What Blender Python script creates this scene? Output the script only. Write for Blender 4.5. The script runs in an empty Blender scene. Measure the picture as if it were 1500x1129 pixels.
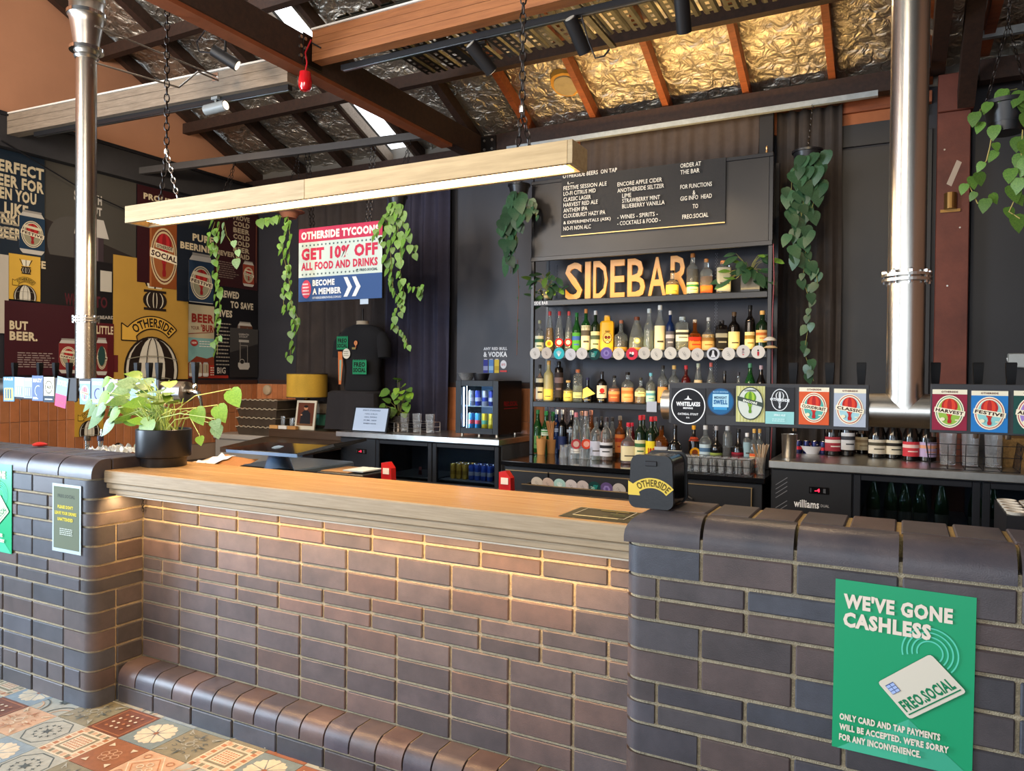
import bpy, math, random
from mathutils import Vector, Matrix, noise
R = math.radians; PI = math.pi
random.seed(7)
scn = bpy.context.scene; COL = scn.collection

# ---------------------------------------------------------------- camera
F_PX, YAW, PIT, ROL = 1096.65, -0.48329, -0.012032, 0.0095936
CAM = Vector((2.8779, -2.2844, 1.48807))
FW = Vector((math.sin(YAW)*math.cos(PIT), math.cos(YAW)*math.cos(PIT), math.sin(PIT)))
RT = Vector((math.cos(YAW), -math.sin(YAW), 0)); UP = RT.cross(FW)
R2 = RT*math.cos(ROL)+UP*math.sin(ROL); U2 = -RT*math.sin(ROL)+UP*math.cos(ROL)
cd = bpy.data.cameras.new('camera'); cam = bpy.data.objects.new('camera', cd); COL.objects.link(cam)
cd.sensor_width = 36; cd.sensor_fit = 'HORIZONTAL'; cd.lens = F_PX/1500*36; cd.clip_start = .02; cd.clip_end = 200
cam.matrix_world = Matrix(((R2.x, U2.x, -FW.x, CAM.x), (R2.y, U2.y, -FW.y, CAM.y), (R2.z, U2.z, -FW.z, CAM.z), (0, 0, 0, 1)))
scn.camera = cam
vs = scn.view_settings; scn.display_settings.display_device = 'sRGB'
vs.view_transform = 'Standard'; vs.look = 'None'; vs.gamma = 1; vs.use_curve_mapping = False
vs.exposure = 0.0

def at(x, y, Y=None, X=None, Z=None):
    """the point of the room seen at a photograph pixel, on one wall or level plane"""
    d = FW + R2*((x-750)/F_PX) - U2*((y-564.5)/F_PX)
    i, v = (1, Y) if Y is not None else ((0, X) if X is not None else (2, Z))
    return CAM + d*((v-CAM[i])/d[i])

# ---------------------------------------------------------------- light
wd = bpy.data.worlds.new('daylight'); scn.world = wd; wd.use_nodes = True
bg = wd.node_tree.nodes['Background']; bg.inputs[0].default_value = (.78, .88, 1, 1); bg.inputs[1].default_value = 2.0
def area(name, loc, target, sx, sy, power, col, spread=180):
    l = bpy.data.lights.new(name, 'AREA'); l.shape = 'RECTANGLE'; l.size = sx; l.size_y = sy; l.energy = power; l.color = col; l.spread = R(spread)
    o = bpy.data.objects.new(name, l); COL.objects.link(o); o.location = loc
    o.rotation_euler = (Vector(target)-Vector(loc)).to_track_quat('-Z', 'Y').to_euler(); return o
def spot(name, loc, target, power, col, ang, blend=.6, size=.04):
    l = bpy.data.lights.new(name, 'SPOT'); l.energy = power; l.color = col; l.spot_size = R(ang); l.spot_blend = blend; l.shadow_soft_size = size
    o = bpy.data.objects.new(name, l); COL.objects.link(o); o.location = loc
    o.rotation_euler = (Vector(target)-Vector(loc)).to_track_quat('-Z', 'Y').to_euler(); return o
# lamp added behind the camera for daylight through an assumed open front
area('assumed_front_daylight', (-.5, -7.6, 1.9), (-.5, 2, 1.4), 9, 3.4, 235, (.88, .94, 1))
# lamp added at the left wall as daylight from an assumed window
area('assumed_side_daylight', (-3.6, -2.9, 1.8), (0, -2.9, 1.8), 2.6, 2.2, 600, (.66, .82, 1))
area('added_roof_fill', (-1.8, -2.6, 3.3), (-3.2, 2.6, 4.3), 1.2, 1.2, 170, (1, .84, .68))  # unseen fill added to lift the gable wall and roof foil
area('added_roof_fill', (1.6, -2.4, 3.2), (-.5, 3.2, 4.0), 1.2, 1.2, 70, (1, .86, .70))  # second added fill, aimed at the back of the roof
WARM = (1, .62, .27); WARM2 = (1, .72, .42)
area('under_counter_strip', (.95, -.14, .936), (.95, -.07, 0), 2.3, .012, 23, (1, .58, .24))
area('under_counter_strip_end', (-.21, -.14, .936), (-.25, -.10, 0), .05, .012, .9, WARM)
area('pendant_light_glow', (.36, .50, 2.30), (.36, .50, 0), 2.6, .09, 50, WARM2)
for i, zz in enumerate((1.306, 1.712, 2.142)):
    area('shelf_led_strip', (1.07, 3.315, zz), (1.07, 3.42, zz+.4), 1.8, .012, (3.4, 3.0, 5.0)[i], (1, .66, .2))
area('shelf_top_uplight', (1.25, 3.36, 3.14), (1.25, 3.36, 4.5), 2.2, .08, 15, (1, .62, .22), 150)
area('shelf_under_light', (1.07, 3.5, 1.24), (1.07, 3.45, 0), 1.7, .02, 3, (1, .8, .6))
spot('track_spot_light', (.4, 1.75, 3.35), (1.0, 3.3, 2.7), 60, WARM2, 70)
spot('track_spot_light', (1.3, 1.75, 3.35), (1.6, 3.3, 1.4), 60, WARM2, 70)
spot('track_spot_light', (2.2, 1.6, 3.4), (2.6, -.1, 1.1), 60, WARM2, 70)
spot('track_spot_light', (-1.2, 1.6, 3.3), (-3.6, 2.9, 2.2), 90, (1, .78, .55), 80)
spot('track_spot_light', (-.9, 1.2, 3.3), (-1.6, 3.8, 1.6), 60, (1, .8, .6), 80)
spot('track_spot_light', (2.6, 1.6, 3.4), (2.7, 3.9, 2.3), 40, (1, .72, .4), 60)

# ---------------------------------------------------------------- materials
def lin(h):
    if isinstance(h, (tuple, list)): return tuple(h[:3])
    h = h.lstrip('#'); c = [int(h[i:i+2], 16)/255 for i in (0, 2, 4)]
    return tuple(((v+.055)/1.055)**2.4 if v > .04045 else v/12.92 for v in c)
MC = {}
def mat(col, rough=.6, metal=0, noise_amt=0, scale=20, bump=0, bscale=60, rand=0, stretch=None, emit=0, trans=0, alpha=1, coat=0, col2=None, spec=.5, ior=1.45):
    key = (str(col), rough, metal, noise_amt, scale, bump, bscale, rand, stretch, emit, trans, alpha, coat, str(col2), spec, ior)
    if key in MC: return MC[key]
    m = bpy.data.materials.new('m%03d' % len(MC)); m.use_nodes = True; nt = m.node_tree; N = nt.nodes; L = nt.links
    b = N['Principled BSDF']; c = lin(col); b.inputs['Base Color'].default_value = (*c, 1)
    b.inputs['Roughness'].default_value = rough; b.inputs['Metallic'].default_value = metal
    b.inputs['Specular IOR Level'].default_value = spec; b.inputs['IOR'].default_value = ior
    if trans: b.inputs['Transmission Weight'].default_value = trans
    if alpha < 1: b.inputs['Alpha'].default_value = alpha
    if coat: b.inputs['Coat Weight'].default_value = coat; b.inputs['Coat Roughness'].default_value = .12
    if emit:
        b.inputs['Emission Color'].default_value = (*c, 1); b.inputs['Emission Strength'].default_value = emit
    src = None
    if noise_amt or bump or col2:
        tc = N.new('ShaderNodeTexCoord'); mp = N.new('ShaderNodeMapping'); L.new(tc.outputs['Object'], mp.inputs[0])
        if stretch: mp.inputs['Scale'].default_value = stretch
        oi = N.new('ShaderNodeObjectInfo'); ad = N.new('ShaderNodeVectorMath'); ad.operation = 'ADD'
        ml = N.new('ShaderNodeMath'); ml.operation = 'MULTIPLY'; ml.inputs[1].default_value = 37
        L.new(oi.outputs['Random'], ml.inputs[0]); L.new(mp.outputs[0], ad.inputs[0]); L.new(ml.outputs[0], ad.inputs[1])
    if noise_amt or col2:
        t = N.new('ShaderNodeTexNoise'); t.inputs['Scale'].default_value = scale; t.inputs['Detail'].default_value = 6; t.inputs['Roughness'].default_value = .65
        L.new(ad.outputs[0], t.inputs[0]); r = N.new('ShaderNodeValToRGB'); L.new(t.outputs[0], r.inputs[0])
        r.color_ramp.elements[0].position = .3; r.color_ramp.elements[1].position = .72
        if col2: c2 = lin(col2); ca = c
        else: c2 = tuple(min(1, v*(1+noise_amt)) for v in c); ca = tuple(v*(1-noise_amt) for v in c)
        r.color_ramp.elements[0].color = (*ca, 1); r.color_ramp.elements[1].color = (*c2, 1); src = r.outputs[0]; L.new(src, b.inputs['Base Color'])
    if rand:
        oi = N.new('ShaderNodeObjectInfo'); hs = N.new('ShaderNodeHueSaturation'); mr = N.new('ShaderNodeMapRange')
        mr.inputs[3].default_value = 1-rand; mr.inputs[4].default_value = 1+rand; L.new(oi.outputs['Random'], mr.inputs[0]); L.new(mr.outputs[0], hs.inputs['Value'])
        if src: L.new(src, hs.inputs['Color'])
        else: hs.inputs['Color'].default_value = (*c, 1)
        L.new(hs.outputs[0], b.inputs['Base Color'])
    if bump:
        t2 = N.new('ShaderNodeTexNoise'); t2.inputs['Scale'].default_value = bscale; t2.inputs['Detail'].default_value = 5; L.new(ad.outputs[0], t2.inputs[0])
        bp = N.new('ShaderNodeBump'); bp.inputs['Strength'].default_value = bump; bp.inputs['Distance'].default_value = .01; L.new(t2.outputs[0], bp.inputs['Height']); L.new(bp.outputs[0], b.inputs['Normal'])
    MC[key] = m; return m
def flat(h, rough=.75): return mat(h, rough, spec=.25)
def emat(h, s): return mat(h, .5, emit=s)

BLACK = mat('#15151a', .45); BLACKM = mat('#1b1c22', .5, noise_amt=.2, scale=8)
STEEL = mat('#b4afa7', .27, 1, noise_amt=.06, scale=6, stretch=(40, 40, .6), bump=.04, bscale=30)
STEELH = mat('#b9b6b0', .30, 1, noise_amt=.12, scale=10)
CHROME = mat('#dcdcdc', .12, 1)
DKMETAL = mat('#3a3634', .4, 1)
GLASS = mat('#f8fcff', .03, trans=.9, ior=1.45)
MORTAR = mat('#9a8e76', .95, noise_amt=.25, scale=60, bump=.6, bscale=260)
def brickmat(a, b, rough=.42):
    return mat(a, rough, col2=b, scale=9, bump=.12, bscale=320, rand=.22, spec=.45)
def smooth(o, f=lambda q: True):
    for q in o.data.polygons: q.use_smooth = f(q)
    o.data.set_sharp_from_angle(angle=R(20)); return o
BR = [brickmat('#3b3a40', '#4d4a50'), brickmat('#3f3a3b', '#534b4c'), brickmat('#38393f', '#484a52'), brickmat('#433a39', '#574a48'), brickmat('#39373a', '#4b474a')]
BRN = [brickmat('#474042', '#5b5252', .5), brickmat('#423e41', '#554e50', .5), brickmat('#4c4140', '#61514d', .5), brickmat('#403c40', '#544d50', .5)]
BRCAP = brickmat('#3d3a40', '#544b4c', .33)
OAK = mat('#b88a58', .26, col2='#d0a772', scale=5, stretch=(.7, 14, 14), bump=.05, bscale=80, coat=.25)
OAKEDGE = mat('#8d7a5e', .6, col2='#a8957a', scale=9, stretch=(.8, 18, 18), bump=.15, bscale=80)
PINE = mat('#95815f', .6, col2='#b09d7a', scale=5, stretch=(.8, 12, 12), bump=.05)
DKWOOD = mat('#271912', .65, col2='#3d271c', scale=5, stretch=(6, 6, 6), bump=.15)
REDWOOD = mat('#6b3519', .6, col2='#8f4c26', scale=6, stretch=(1, 8, 8), bump=.1)
GREYWOOD = mat('#6d5f50', .7, col2='#8d7e6c', scale=7, stretch=(.8, 12, 12), bump=.2)
FABRIC_G = mat('#38312f', .95, noise_amt=.15, scale=40); FABRIC_N = mat('#23212c', .95, noise_amt=.15, scale=40); FABRIC_K = mat('#141417', .95)
LEAF = mat('#3c6426', .45, col2='#6c9038', scale=14, rand=.3); LEAFB = mat('#5f8a26', .4, col2='#8cae38', scale=12, rand=.25)
LEAFD = mat('#22402a', .4, col2='#375a3d', scale=14, rand=.3); STEM = mat('#9aa84a', .5); VINE = mat('#7b7a3e', .7)

# ---------------------------------------------------------------- mesh helpers
WL = {None: Vector((0, 0, 0))}
class MB:
    def __init__(s): s.v = []; s.f = []; s.m = []; s.mats = []; s.sm = []
    def mi(s, m):
        if m is None: m = s.mats[0] if s.mats else BLACK
        if m not in s.mats: s.mats.append(m)
        return s.mats.index(m)
    def add(s, vs, fs, m=None, smooth=False):
        o = len(s.v); s.v += [tuple(v) for v in vs]; k = s.mi(m)
        for f in fs: s.f.append(tuple(i+o for i in f)); s.m.append(k); s.sm.append(smooth)
        return s
    def box(s, a, b, m=None, bev=0):
        (x0, y0, z0), (x1, y1, z1) = a, b
        x0, x1 = min(x0, x1), max(x0, x1); y0, y1 = min(y0, y1), max(y0, y1); z0, z1 = min(z0, z1), max(z0, z1)
        if not bev:
            return s.add([(x0, y0, z0), (x1, y0, z0), (x1, y1, z0), (x0, y1, z0), (x0, y0, z1), (x1, y0, z1), (x1, y1, z1), (x0, y1, z1)],
                  [(0, 3, 2, 1), (4, 5, 6, 7), (0, 1, 5, 4), (1, 2, 6, 5), (2, 3, 7, 6), (3, 0, 4, 7)], m)
        e = min(bev, (x1-x0)/2.1, (y1-y0)/2.1, (z1-z0)/2.1)
        xs = (x0, x1); ys = (y0, y1); zs = (z0, z1); V = []; idx = {}
        for i in (0, 1):
            for j in (0, 1):
                for k in (0, 1):
                    sx = e if i == 0 else -e; sy = e if j == 0 else -e; sz = e if k == 0 else -e
                    idx[i, j, k] = len(V); V += [(xs[i], ys[j]+sy, zs[k]+sz), (xs[i]+sx, ys[j], zs[k]+sz), (xs[i]+sx, ys[j]+sy, zs[k])]
        Fc = []
        for i in (0, 1):
            q = [idx[i, 0, 0], idx[i, 1, 0], idx[i, 1, 1], idx[i, 0, 1]]; Fc.append(q if i else q[::-1])
            q = [idx[0, i, 0]+1, idx[1, i, 0]+1, idx[1, i, 1]+1, idx[0, i, 1]+1]; Fc.append(q[::-1] if i else q)
            q = [idx[0, 0, i]+2, idx[1, 0, i]+2, idx[1, 1, i]+2, idx[0, 1, i]+2]; Fc.append(q if i else q[::-1])
        for j in (0, 1):
            for k in (0, 1):
                q = [idx[0, j, k]+1, idx[1, j, k]+1, idx[1, j, k]+2, idx[0, j, k]+2]; Fc.append(q if j != k else q[::-1])
                q = [idx[j, 0, k], idx[j, 1, k], idx[j, 1, k]+2, idx[j, 0, k]+2]; Fc.append(q[::-1] if j != k else q)
                q = [idx[j, k, 0], idx[j, k, 1], idx[j, k, 1]+1, idx[j, k, 0]+1]; Fc.append(q if j != k else q[::-1])
        for (i, j, k), a0 in idx.items():
            q = [a0, a0+1, a0+2]; Fc.append(q if (i+j+k) % 2 else q[::-1])
        return s.add(V, Fc, m)
    def tube(s, pts, rad, m=None, n=8, cap=True, smooth=True):
        pts = [Vector(p) for p in pts]; k = len(pts); rs = rad if isinstance(rad, (list, tuple)) else [rad]*k
        V = []; Fc = []; prev = None
        for i, p in enumerate(pts):
            t = (pts[min(i+1, k-1)]-pts[max(i-1, 0)])
            if t.length < 1e-9: t = Vector((0, 0, 1))
            t.normalize()
            if prev is None: a = t.orthogonal().normalized()
            else:
                a = prev-t*prev.dot(t)
                a = a.normalized() if a.length > 1e-6 else t.orthogonal().normalized()
            prev = a; b = t.cross(a)
            for j in range(n): V.append(p+(a*math.cos(2*PI*j/n)+b*math.sin(2*PI*j/n))*rs[i])
        for i in range(k-1):
            for j in range(n): Fc.append((i*n+j, i*n+(j+1) % n, (i+1)*n+(j+1) % n, (i+1)*n+j))
        s.add(V, Fc, m, smooth)
        if cap: s.add(V[:n], [tuple(range(n))[::-1]], m); s.add(V[-n:], [tuple(range(n))], m)
        return s
    def cyl(s, a, b, r, m=None, n=16, r2=None, smooth=True): return s.tube([a, b], [r, r if r2 is None else r2], m, n, True, smooth)
    def lathe(s, prof, c, m=None, n=18, axis='Z', sq=None, smooth=True, ry=1):
        V = []; Fc = []; c = Vector(c)
        for (r, h) in prof:
            for j in range(n):
                a = 2*PI*(j+.5)/n; x, y = math.cos(a), math.sin(a)
                if sq:
                    q = (abs(x)**sq+abs(y)**sq)**(-1/sq) if r > .0 else 1; x *= q; y *= q
                x *= r; y *= r*ry
                V.append(c+(Vector((x, y, h)) if axis == 'Z' else (Vector((h, x, y)) if axis == 'X' else Vector((x, h, -y)))))
        for i in range(len(prof)-1):
            for j in range(n): Fc.append((i*n+j, i*n+(j+1) % n, (i+1)*n+(j+1) % n, (i+1)*n+j))
        s.add(V, Fc, m, smooth)
        if prof[0][0] > 1e-5: s.add(V[:n], [tuple(range(n))[::-1]], m)
        if prof[-1][0] > 1e-5: s.add(V[-n:], [tuple(range(n))], m)
        return s
    def prism(s, poly, z0, z1, m=None, ax='Z', smooth=False):
        """extrude a polygon; ax Z: poly is (x,y); ax X: poly is (y,z); ax Y: poly is (x,z)"""
        n = len(poly)
        def P(p, h): return (p[0], p[1], h) if ax == 'Z' else ((h, p[0], p[1]) if ax == 'X' else (p[0], h, p[1]))
        V = [P(p, z0) for p in poly]+[P(p, z1) for p in poly]
        s.add(V, [tuple(range(n))[::-1], tuple(range(n, 2*n))]+[(i, (i+1) % n, n+(i+1) % n, n+i) for i in range(n)], m); 
        return s
    def build(s, name, parent=None, origin='c', label=None, cat=None, group=None, kind=None, fix=True):
        me = bpy.data.meshes.new(name)
        xs = [v[0] for v in s.v]; ys = [v[1] for v in s.v]; zs = [v[2] for v in s.v]
        if origin == 'c': o = Vector(((min(xs)+max(xs))/2, (min(ys)+max(ys))/2, min(zs)))
        else: o = Vector(origin)
        me.from_pydata([(v[0]-o.x, v[1]-o.y, v[2]-o.z) for v in s.v], [], s.f)
        for m in s.mats: me.materials.append(m)
        me.polygons.foreach_set('material_index', s.m); me.polygons.foreach_set('use_smooth', s.sm)
        me.validate(); me.update()
        if any(s.sm): me.set_sharp_from_angle(angle=R(34))
        ob = bpy.data.objects.new(name, me); COL.objects.link(ob)
        ob.location = o-WL[parent]; ob.parent = parent; WL[ob] = o
        tag(ob, label, cat, group, kind); return ob
def tag(o, label=None, cat=None, group=None, kind=None):
    if label: o['label'] = label
    if cat: o['category'] = cat
    if group: o['group'] = group
    if kind: o['kind'] = kind
    return o
def root(name, loc, label=None, cat=None, group=None, kind=None):
    o = bpy.data.objects.new(name, None); COL.objects.link(o); o.location = loc; o.empty_display_size = .05; WL[o] = Vector(loc)
    return tag(o, label, cat, group, kind)
def inst(me, name, loc, parent, rot=(0, 0, 0), scale=(1, 1, 1)):
    o = bpy.data.objects.new(name, me); COL.objects.link(o); o.parent = parent; o.location = Vector(loc)-WL[parent]; o.rotation_euler = rot; o.scale = scale; WL[o] = Vector(loc); return o
KIDS = {}
def copy_tree(o, loc=None, parent=None, rot=None, label=None, group=None):
    c = o.copy(); COL.objects.link(c); c.parent = parent
    if loc is not None: c.location = loc
    if rot is not None: c.rotation_euler = rot
    if label: c['label'] = label
    if group: c['group'] = group
    for ch in list(o.children): copy_tree(ch, None, c)
    return c

# ---------------------------------------------------------------- flat print (lettering, emblems) on real sheets
TC = {}
def text_geo(s, bold=.0):
    bold = min(bold, .018+bold*.5)
    k = (s, bold)
    if k in TC: return TC[k]
    cu = bpy.data.curves.new('lettering', 'FONT'); cu.body = s; cu.size = 1; cu.resolution_u = 2; cu.offset = bold; cu.space_character = 1+bold*2.4
    ob = bpy.data.objects.new('lettering', cu); me = bpy.data.meshes.new_from_object(ob)
    V = [(v.co.x, v.co.y) for v in me.vertices]; Fc = [tuple(p.vertices) for p in me.polygons]
    bpy.data.objects.remove(ob); bpy.data.meshes.remove(me); bpy.data.curves.remove(cu)
    if not V: V = [(0, 0), (1, 0), (0, 1)]; Fc = []
    x0 = min(v[0] for v in V); x1 = max(v[0] for v in V); y0 = min(v[1] for v in V); y1 = max(v[1] for v in V)
    TC[k] = (V, Fc, x0, x1, y0, y1); return TC[k]
class Print:
    """2D drawing on a plane: O origin (lower left), U right, V up; units metres"""
    def __init__(s, O, U=(1, 0, 0), V=(0, 0, 1), mb=None, step=.0004):
        s.O = Vector(O); s.U = Vector(U).normalized(); s.V = Vector(V).normalized(); s.N = s.U.cross(s.V); s.k = 1; s.mb = mb or MB(); s.step = step; s.clip = None
    def P(s, x, y): return s.O+s.U*x+s.V*y+s.N*(s.k*s.step)
    def poly(s, pts, c, up=True):
        if s.clip:
            x0, y0, x1, y1 = s.clip
            for (a, v, sg) in ((0, x0, 1), (0, x1, -1), (1, y0, 1), (1, y1, -1)):
                out = []
                for i in range(len(pts)):
                    p, q = pts[i], pts[(i+1) % len(pts)]; dp = (p[a]-v)*sg; dq = (q[a]-v)*sg
                    if dp >= 0: out.append(p)
                    if (dp >= 0) != (dq >= 0):
                        t = dp/(dp-dq); out.append((p[0]+(q[0]-p[0])*t, p[1]+(q[1]-p[1])*t))
                pts = out
                if len(pts) < 3: return s
        s.mb.add([s.P(*p) for p in pts], [tuple(range(len(pts)))], flat(c) if isinstance(c, str) else c)
        if up: s.k += 1
        return s
    def rect(s, x0, y0, x1, y1, c): return s.poly([(x0, y0), (x1, y0), (x1, y1), (x0, y1)], c)
    def ell(s, cx, cy, rx, ry, c, n=28, a0=0, a1=360):
        return s.poly([(cx+rx*math.cos(R(a0+(a1-a0)*i/n)), cy+ry*math.sin(R(a0+(a1-a0)*i/n))) for i in range(n if a1-a0 >= 360 else n+1)], c)
    def ring(s, cx, cy, rx, ry, w, c, n=28, a0=0, a1=360):
        for i in range(n):
            t0 = R(a0+(a1-a0)*i/n); t1 = R(a0+(a1-a0)*(i+1)/n)
            s.poly([(cx+rx*math.cos(t0), cy+ry*math.sin(t0)), (cx+rx*math.cos(t1), cy+ry*math.sin(t1)), (cx+(rx-w)*math.cos(t1), cy+(ry-w)*math.sin(t1)), (cx+(rx-w)*math.cos(t0), cy+(ry-w)*math.sin(t0))], c, False)
        s.k += 1; return s
    def line(s, x0, y0, x1, y1, w, c):
        d = math.hypot(x1-x0, y1-y0) or 1; nx, ny = -(y1-y0)/d*w/2, (x1-x0)/d*w/2
        return s.poly([(x0+nx, y0+ny), (x1+nx, y1+ny), (x1-nx, y1-ny), (x0-nx, y0-ny)][::-1], c)
    def text(s, t, x0, y0, x1, y1, c, bold=.02, ang=0, fn=None, keep=False):
        """fit the text into the box; ang turns it about the box's lower left corner"""
        V, Fc, a0, a1, b0, b1 = text_geo(t, bold); sx = (x1-x0)/(a1-a0); sy = (y1-y0)/(b1-b0)
        if keep: sx = min(sx, sy)
        ca, sa = math.cos(R(ang)), math.sin(R(ang)); W = []
        for (x, y) in V:
            u = (x-a0)*sx; v = (y-b0)*sy
            p = (x0+u*ca-v*sa, y0+u*sa+v*ca)
            if fn: p = fn((x-a0)/(a1-a0), (y-b0)/(b1-b0))
            W.append(p)
        if s.clip:
            for f in Fc: s.poly([W[i] for i in f], c, False)
        else: s.mb.add([s.P(*p) for p in W], Fc, flat(c) if isinstance(c, str) else c)
        s.k += 1; return s
    def lines(s, x0, y0, x1, y1, n, c, fill=.5, rag=.3):
        h = (y1-y0)/n
        for i in range(n):
            yy = y1-(i+.5)*h; xe = x1-(x1-x0)*rag*random.random(); x = x0
            while x < xe:
                w = (x1-x0)*random.uniform(.08, .2); s.poly([(x, yy-h*fill/2), (min(x+w, xe), yy-h*fill/2), (min(x+w, xe), yy+h*fill/2), (x, yy+h*fill/2)], c, False); x += w+(x1-x0)*.03
        s.k += 1; return s
def star(cx, cy, r, n=5, ir=.42, rot=90):
    return [(cx+(r if i % 2 == 0 else r*ir)*math.cos(R(rot+180/n*i)), cy+(r if i % 2 == 0 else r*ir)*math.sin(R(rot+180/n*i))) for i in range(2*n)]

def balloon_body(p, cx, cy, w, h, c1, c2, line=None):
    """hot air balloon: striped envelope, neck and basket, w wide, h tall, centred at cx"""
    top = cy+h/2; er = w/2; ey = top-er*1.05
    def env(k):  # k in [-1,1] outline of a gore meridian
        pts = []
        for i in range(9):
            a = R(90-i*20); pts.append((cx+k*er*math.cos(a) if i < 8 else cx+k*er*math.cos(R(-65)), ey+er*1.05*math.sin(a)))
        pts.append((cx+k*w*.14, cy-h*.2)); return pts
    ks = (-1, -.72, -.28, .28, .72, 1)
    for i in range(5):
        a = env(ks[i]); b = env(ks[i+1]); p.poly(a+b[::-1], c1 if i % 2 == 0 else c2, False)
    p.k += 1
    if line:
        for yy in (.25, -.25): 
            pts = [(cx+er*x*.95, ey+er*yy-er*.14*(1-x*x)) for x in (-1, -.6, -.2, .2, .6, 1)]
            for a, b in zip(pts, pts[1:]): p.line(*a, *b, w*.018, line)
    p.poly([(cx-w*.11, cy-h*.2), (cx+w*.11, cy-h*.2), (cx+w*.08, cy-h*.34), (cx-w*.08, cy-h*.34)], c1)
    p.poly([(cx-w*.10, cy-h*.34), (cx-w*.13, cy-h*.42), (cx-w*.10, cy-h*.5), (cx+w*.10, cy-h*.5), (cx+w*.13, cy-h*.42), (cx+w*.10, cy-h*.34)], c1)
def emblem(p, cx, cy, w, h, word, ring1='#efe3c4', ring2='#9c2a2c', fill='#6fb3a0', b1='#b02a2a', b2='#d8452f', ban='#efe3c4', ink='#3a1a18'):
    p.ell(cx, cy, w/2, h/2, ring1); p.ell(cx, cy, w*.46, h*.465, ring2); p.ell(cx, cy, w*.43, h*.44, ring1); p.ell(cx, cy, w*.39, h*.405, fill)
    balloon_body(p, cx, cy+h*.02, w*.56, h*.76, b1, b2)
    a = -9; ca, sa = math.cos(R(a)), math.sin(R(a)); bw, bh = w*1.06, h*.155
    q = [(-bw/2, -bh/2), (bw/2, -bh/2), (bw/2, bh/2), (-bw/2, bh/2)]
    p.poly([(cx+x*ca-y*sa, cy+x*sa+y*ca) for x, y in q], ban)
    q = (-bw*.45, -bh*.33); p.text(word, cx+q[0]*ca-q[1]*sa, cy+q[0]*sa+q[1]*ca, cx+q[0]*ca-q[1]*sa+bw*.9, cy+q[0]*sa+q[1]*ca+bh*.66, ink, .04, a)
def arc_banner(p, cx, cy, r, w, a0, a1, c, ink, word, outline=True, tail=True):
    """curved arrow ribbon with a word along it; angles in degrees, from a0 (left) down to a1"""
    def arc(rr, x, y, n=18): return [(cx+rr*math.cos(R(x+(y-x)*i/n)), cy+rr*math.sin(R(x+(y-x)*i/n))) for i in range(n+1)]
    eo = arc(r, a1, a0)[-1]; ei = arc(r-w, a0, a1)[0]; A = (eo[0]-.5*w, eo[1]+.3*w); tl = [A, (A[0], ei[1]-.35*w), (ei[0]+.1*w, ei[1]-.35*w)]
    out = arc(r, a1, a0)+tl+arc(r-w, a0, a1); p.poly(out, c)
    if outline:
        for q, q2 in zip(out, out[1:]+out[:1]): p.line(*q, *q2, w*.09, ink); p.k -= 1
        p.k += 1
    def fn(u, v):
        a = R(a0-4+(a1+4-a0+4)*u); rr = r-w*.86+w*.72*v; return (cx+rr*math.cos(a), cy+rr*math.sin(a))
    p.text(word, 0, 0, 1, 1, ink, .03, fn=fn)
def sheet(name, O, U, V, w, h, col, draw, label, cat, group=None, t=.003, V2=None, parent=None, clip=True, border=None):
    """a flat printed sheet with a little thickness and its print as a part"""
    U = Vector(U).normalized(); V = Vector(V).normalized(); N = U.cross(V); O = Vector(O)
    mb = MB(); c = [O, O+U*w, O+U*w+V*h, O+V*h]
    mb.add(c+[q-N*t for q in c], [(0, 1, 2, 3), (7, 6, 5, 4), (0, 4, 5, 1), (1, 5, 6, 2), (2, 6, 7, 3), (3, 7, 4, 0)], col if not isinstance(col, str) else flat(col, .5))
    if parent is None: r = mb.build(name, None, label=label, cat=cat, group=group)
    else: r = mb.build(name, parent)
    p = Print(O, U, V); 
    if clip: p.clip = (0, 0, w, h)
    draw(p, w, h)
    if p.mb.f: p.mb.build('print', r)
    return r
def chain(mb, a, b, m=None, L=.034, w=.011, r=.0026):
    a = Vector(a); b = Vector(b); d = b-a; n = max(1, int(d.length/(L*.78))); d.normalize(); s1 = d.orthogonal().normalized(); s2 = d.cross(s1)
    for i in range(n):
        c = a+(b-a)*((i+.5)/n); s = s1 if i % 2 else s2; P = []
        for k in range(9):
            t = 2*PI*k/8; P.append(c+d*(L/2*math.cos(t))+s*(w*math.sin(t)))
        mb.tube(P, r, m, 4, False)
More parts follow.
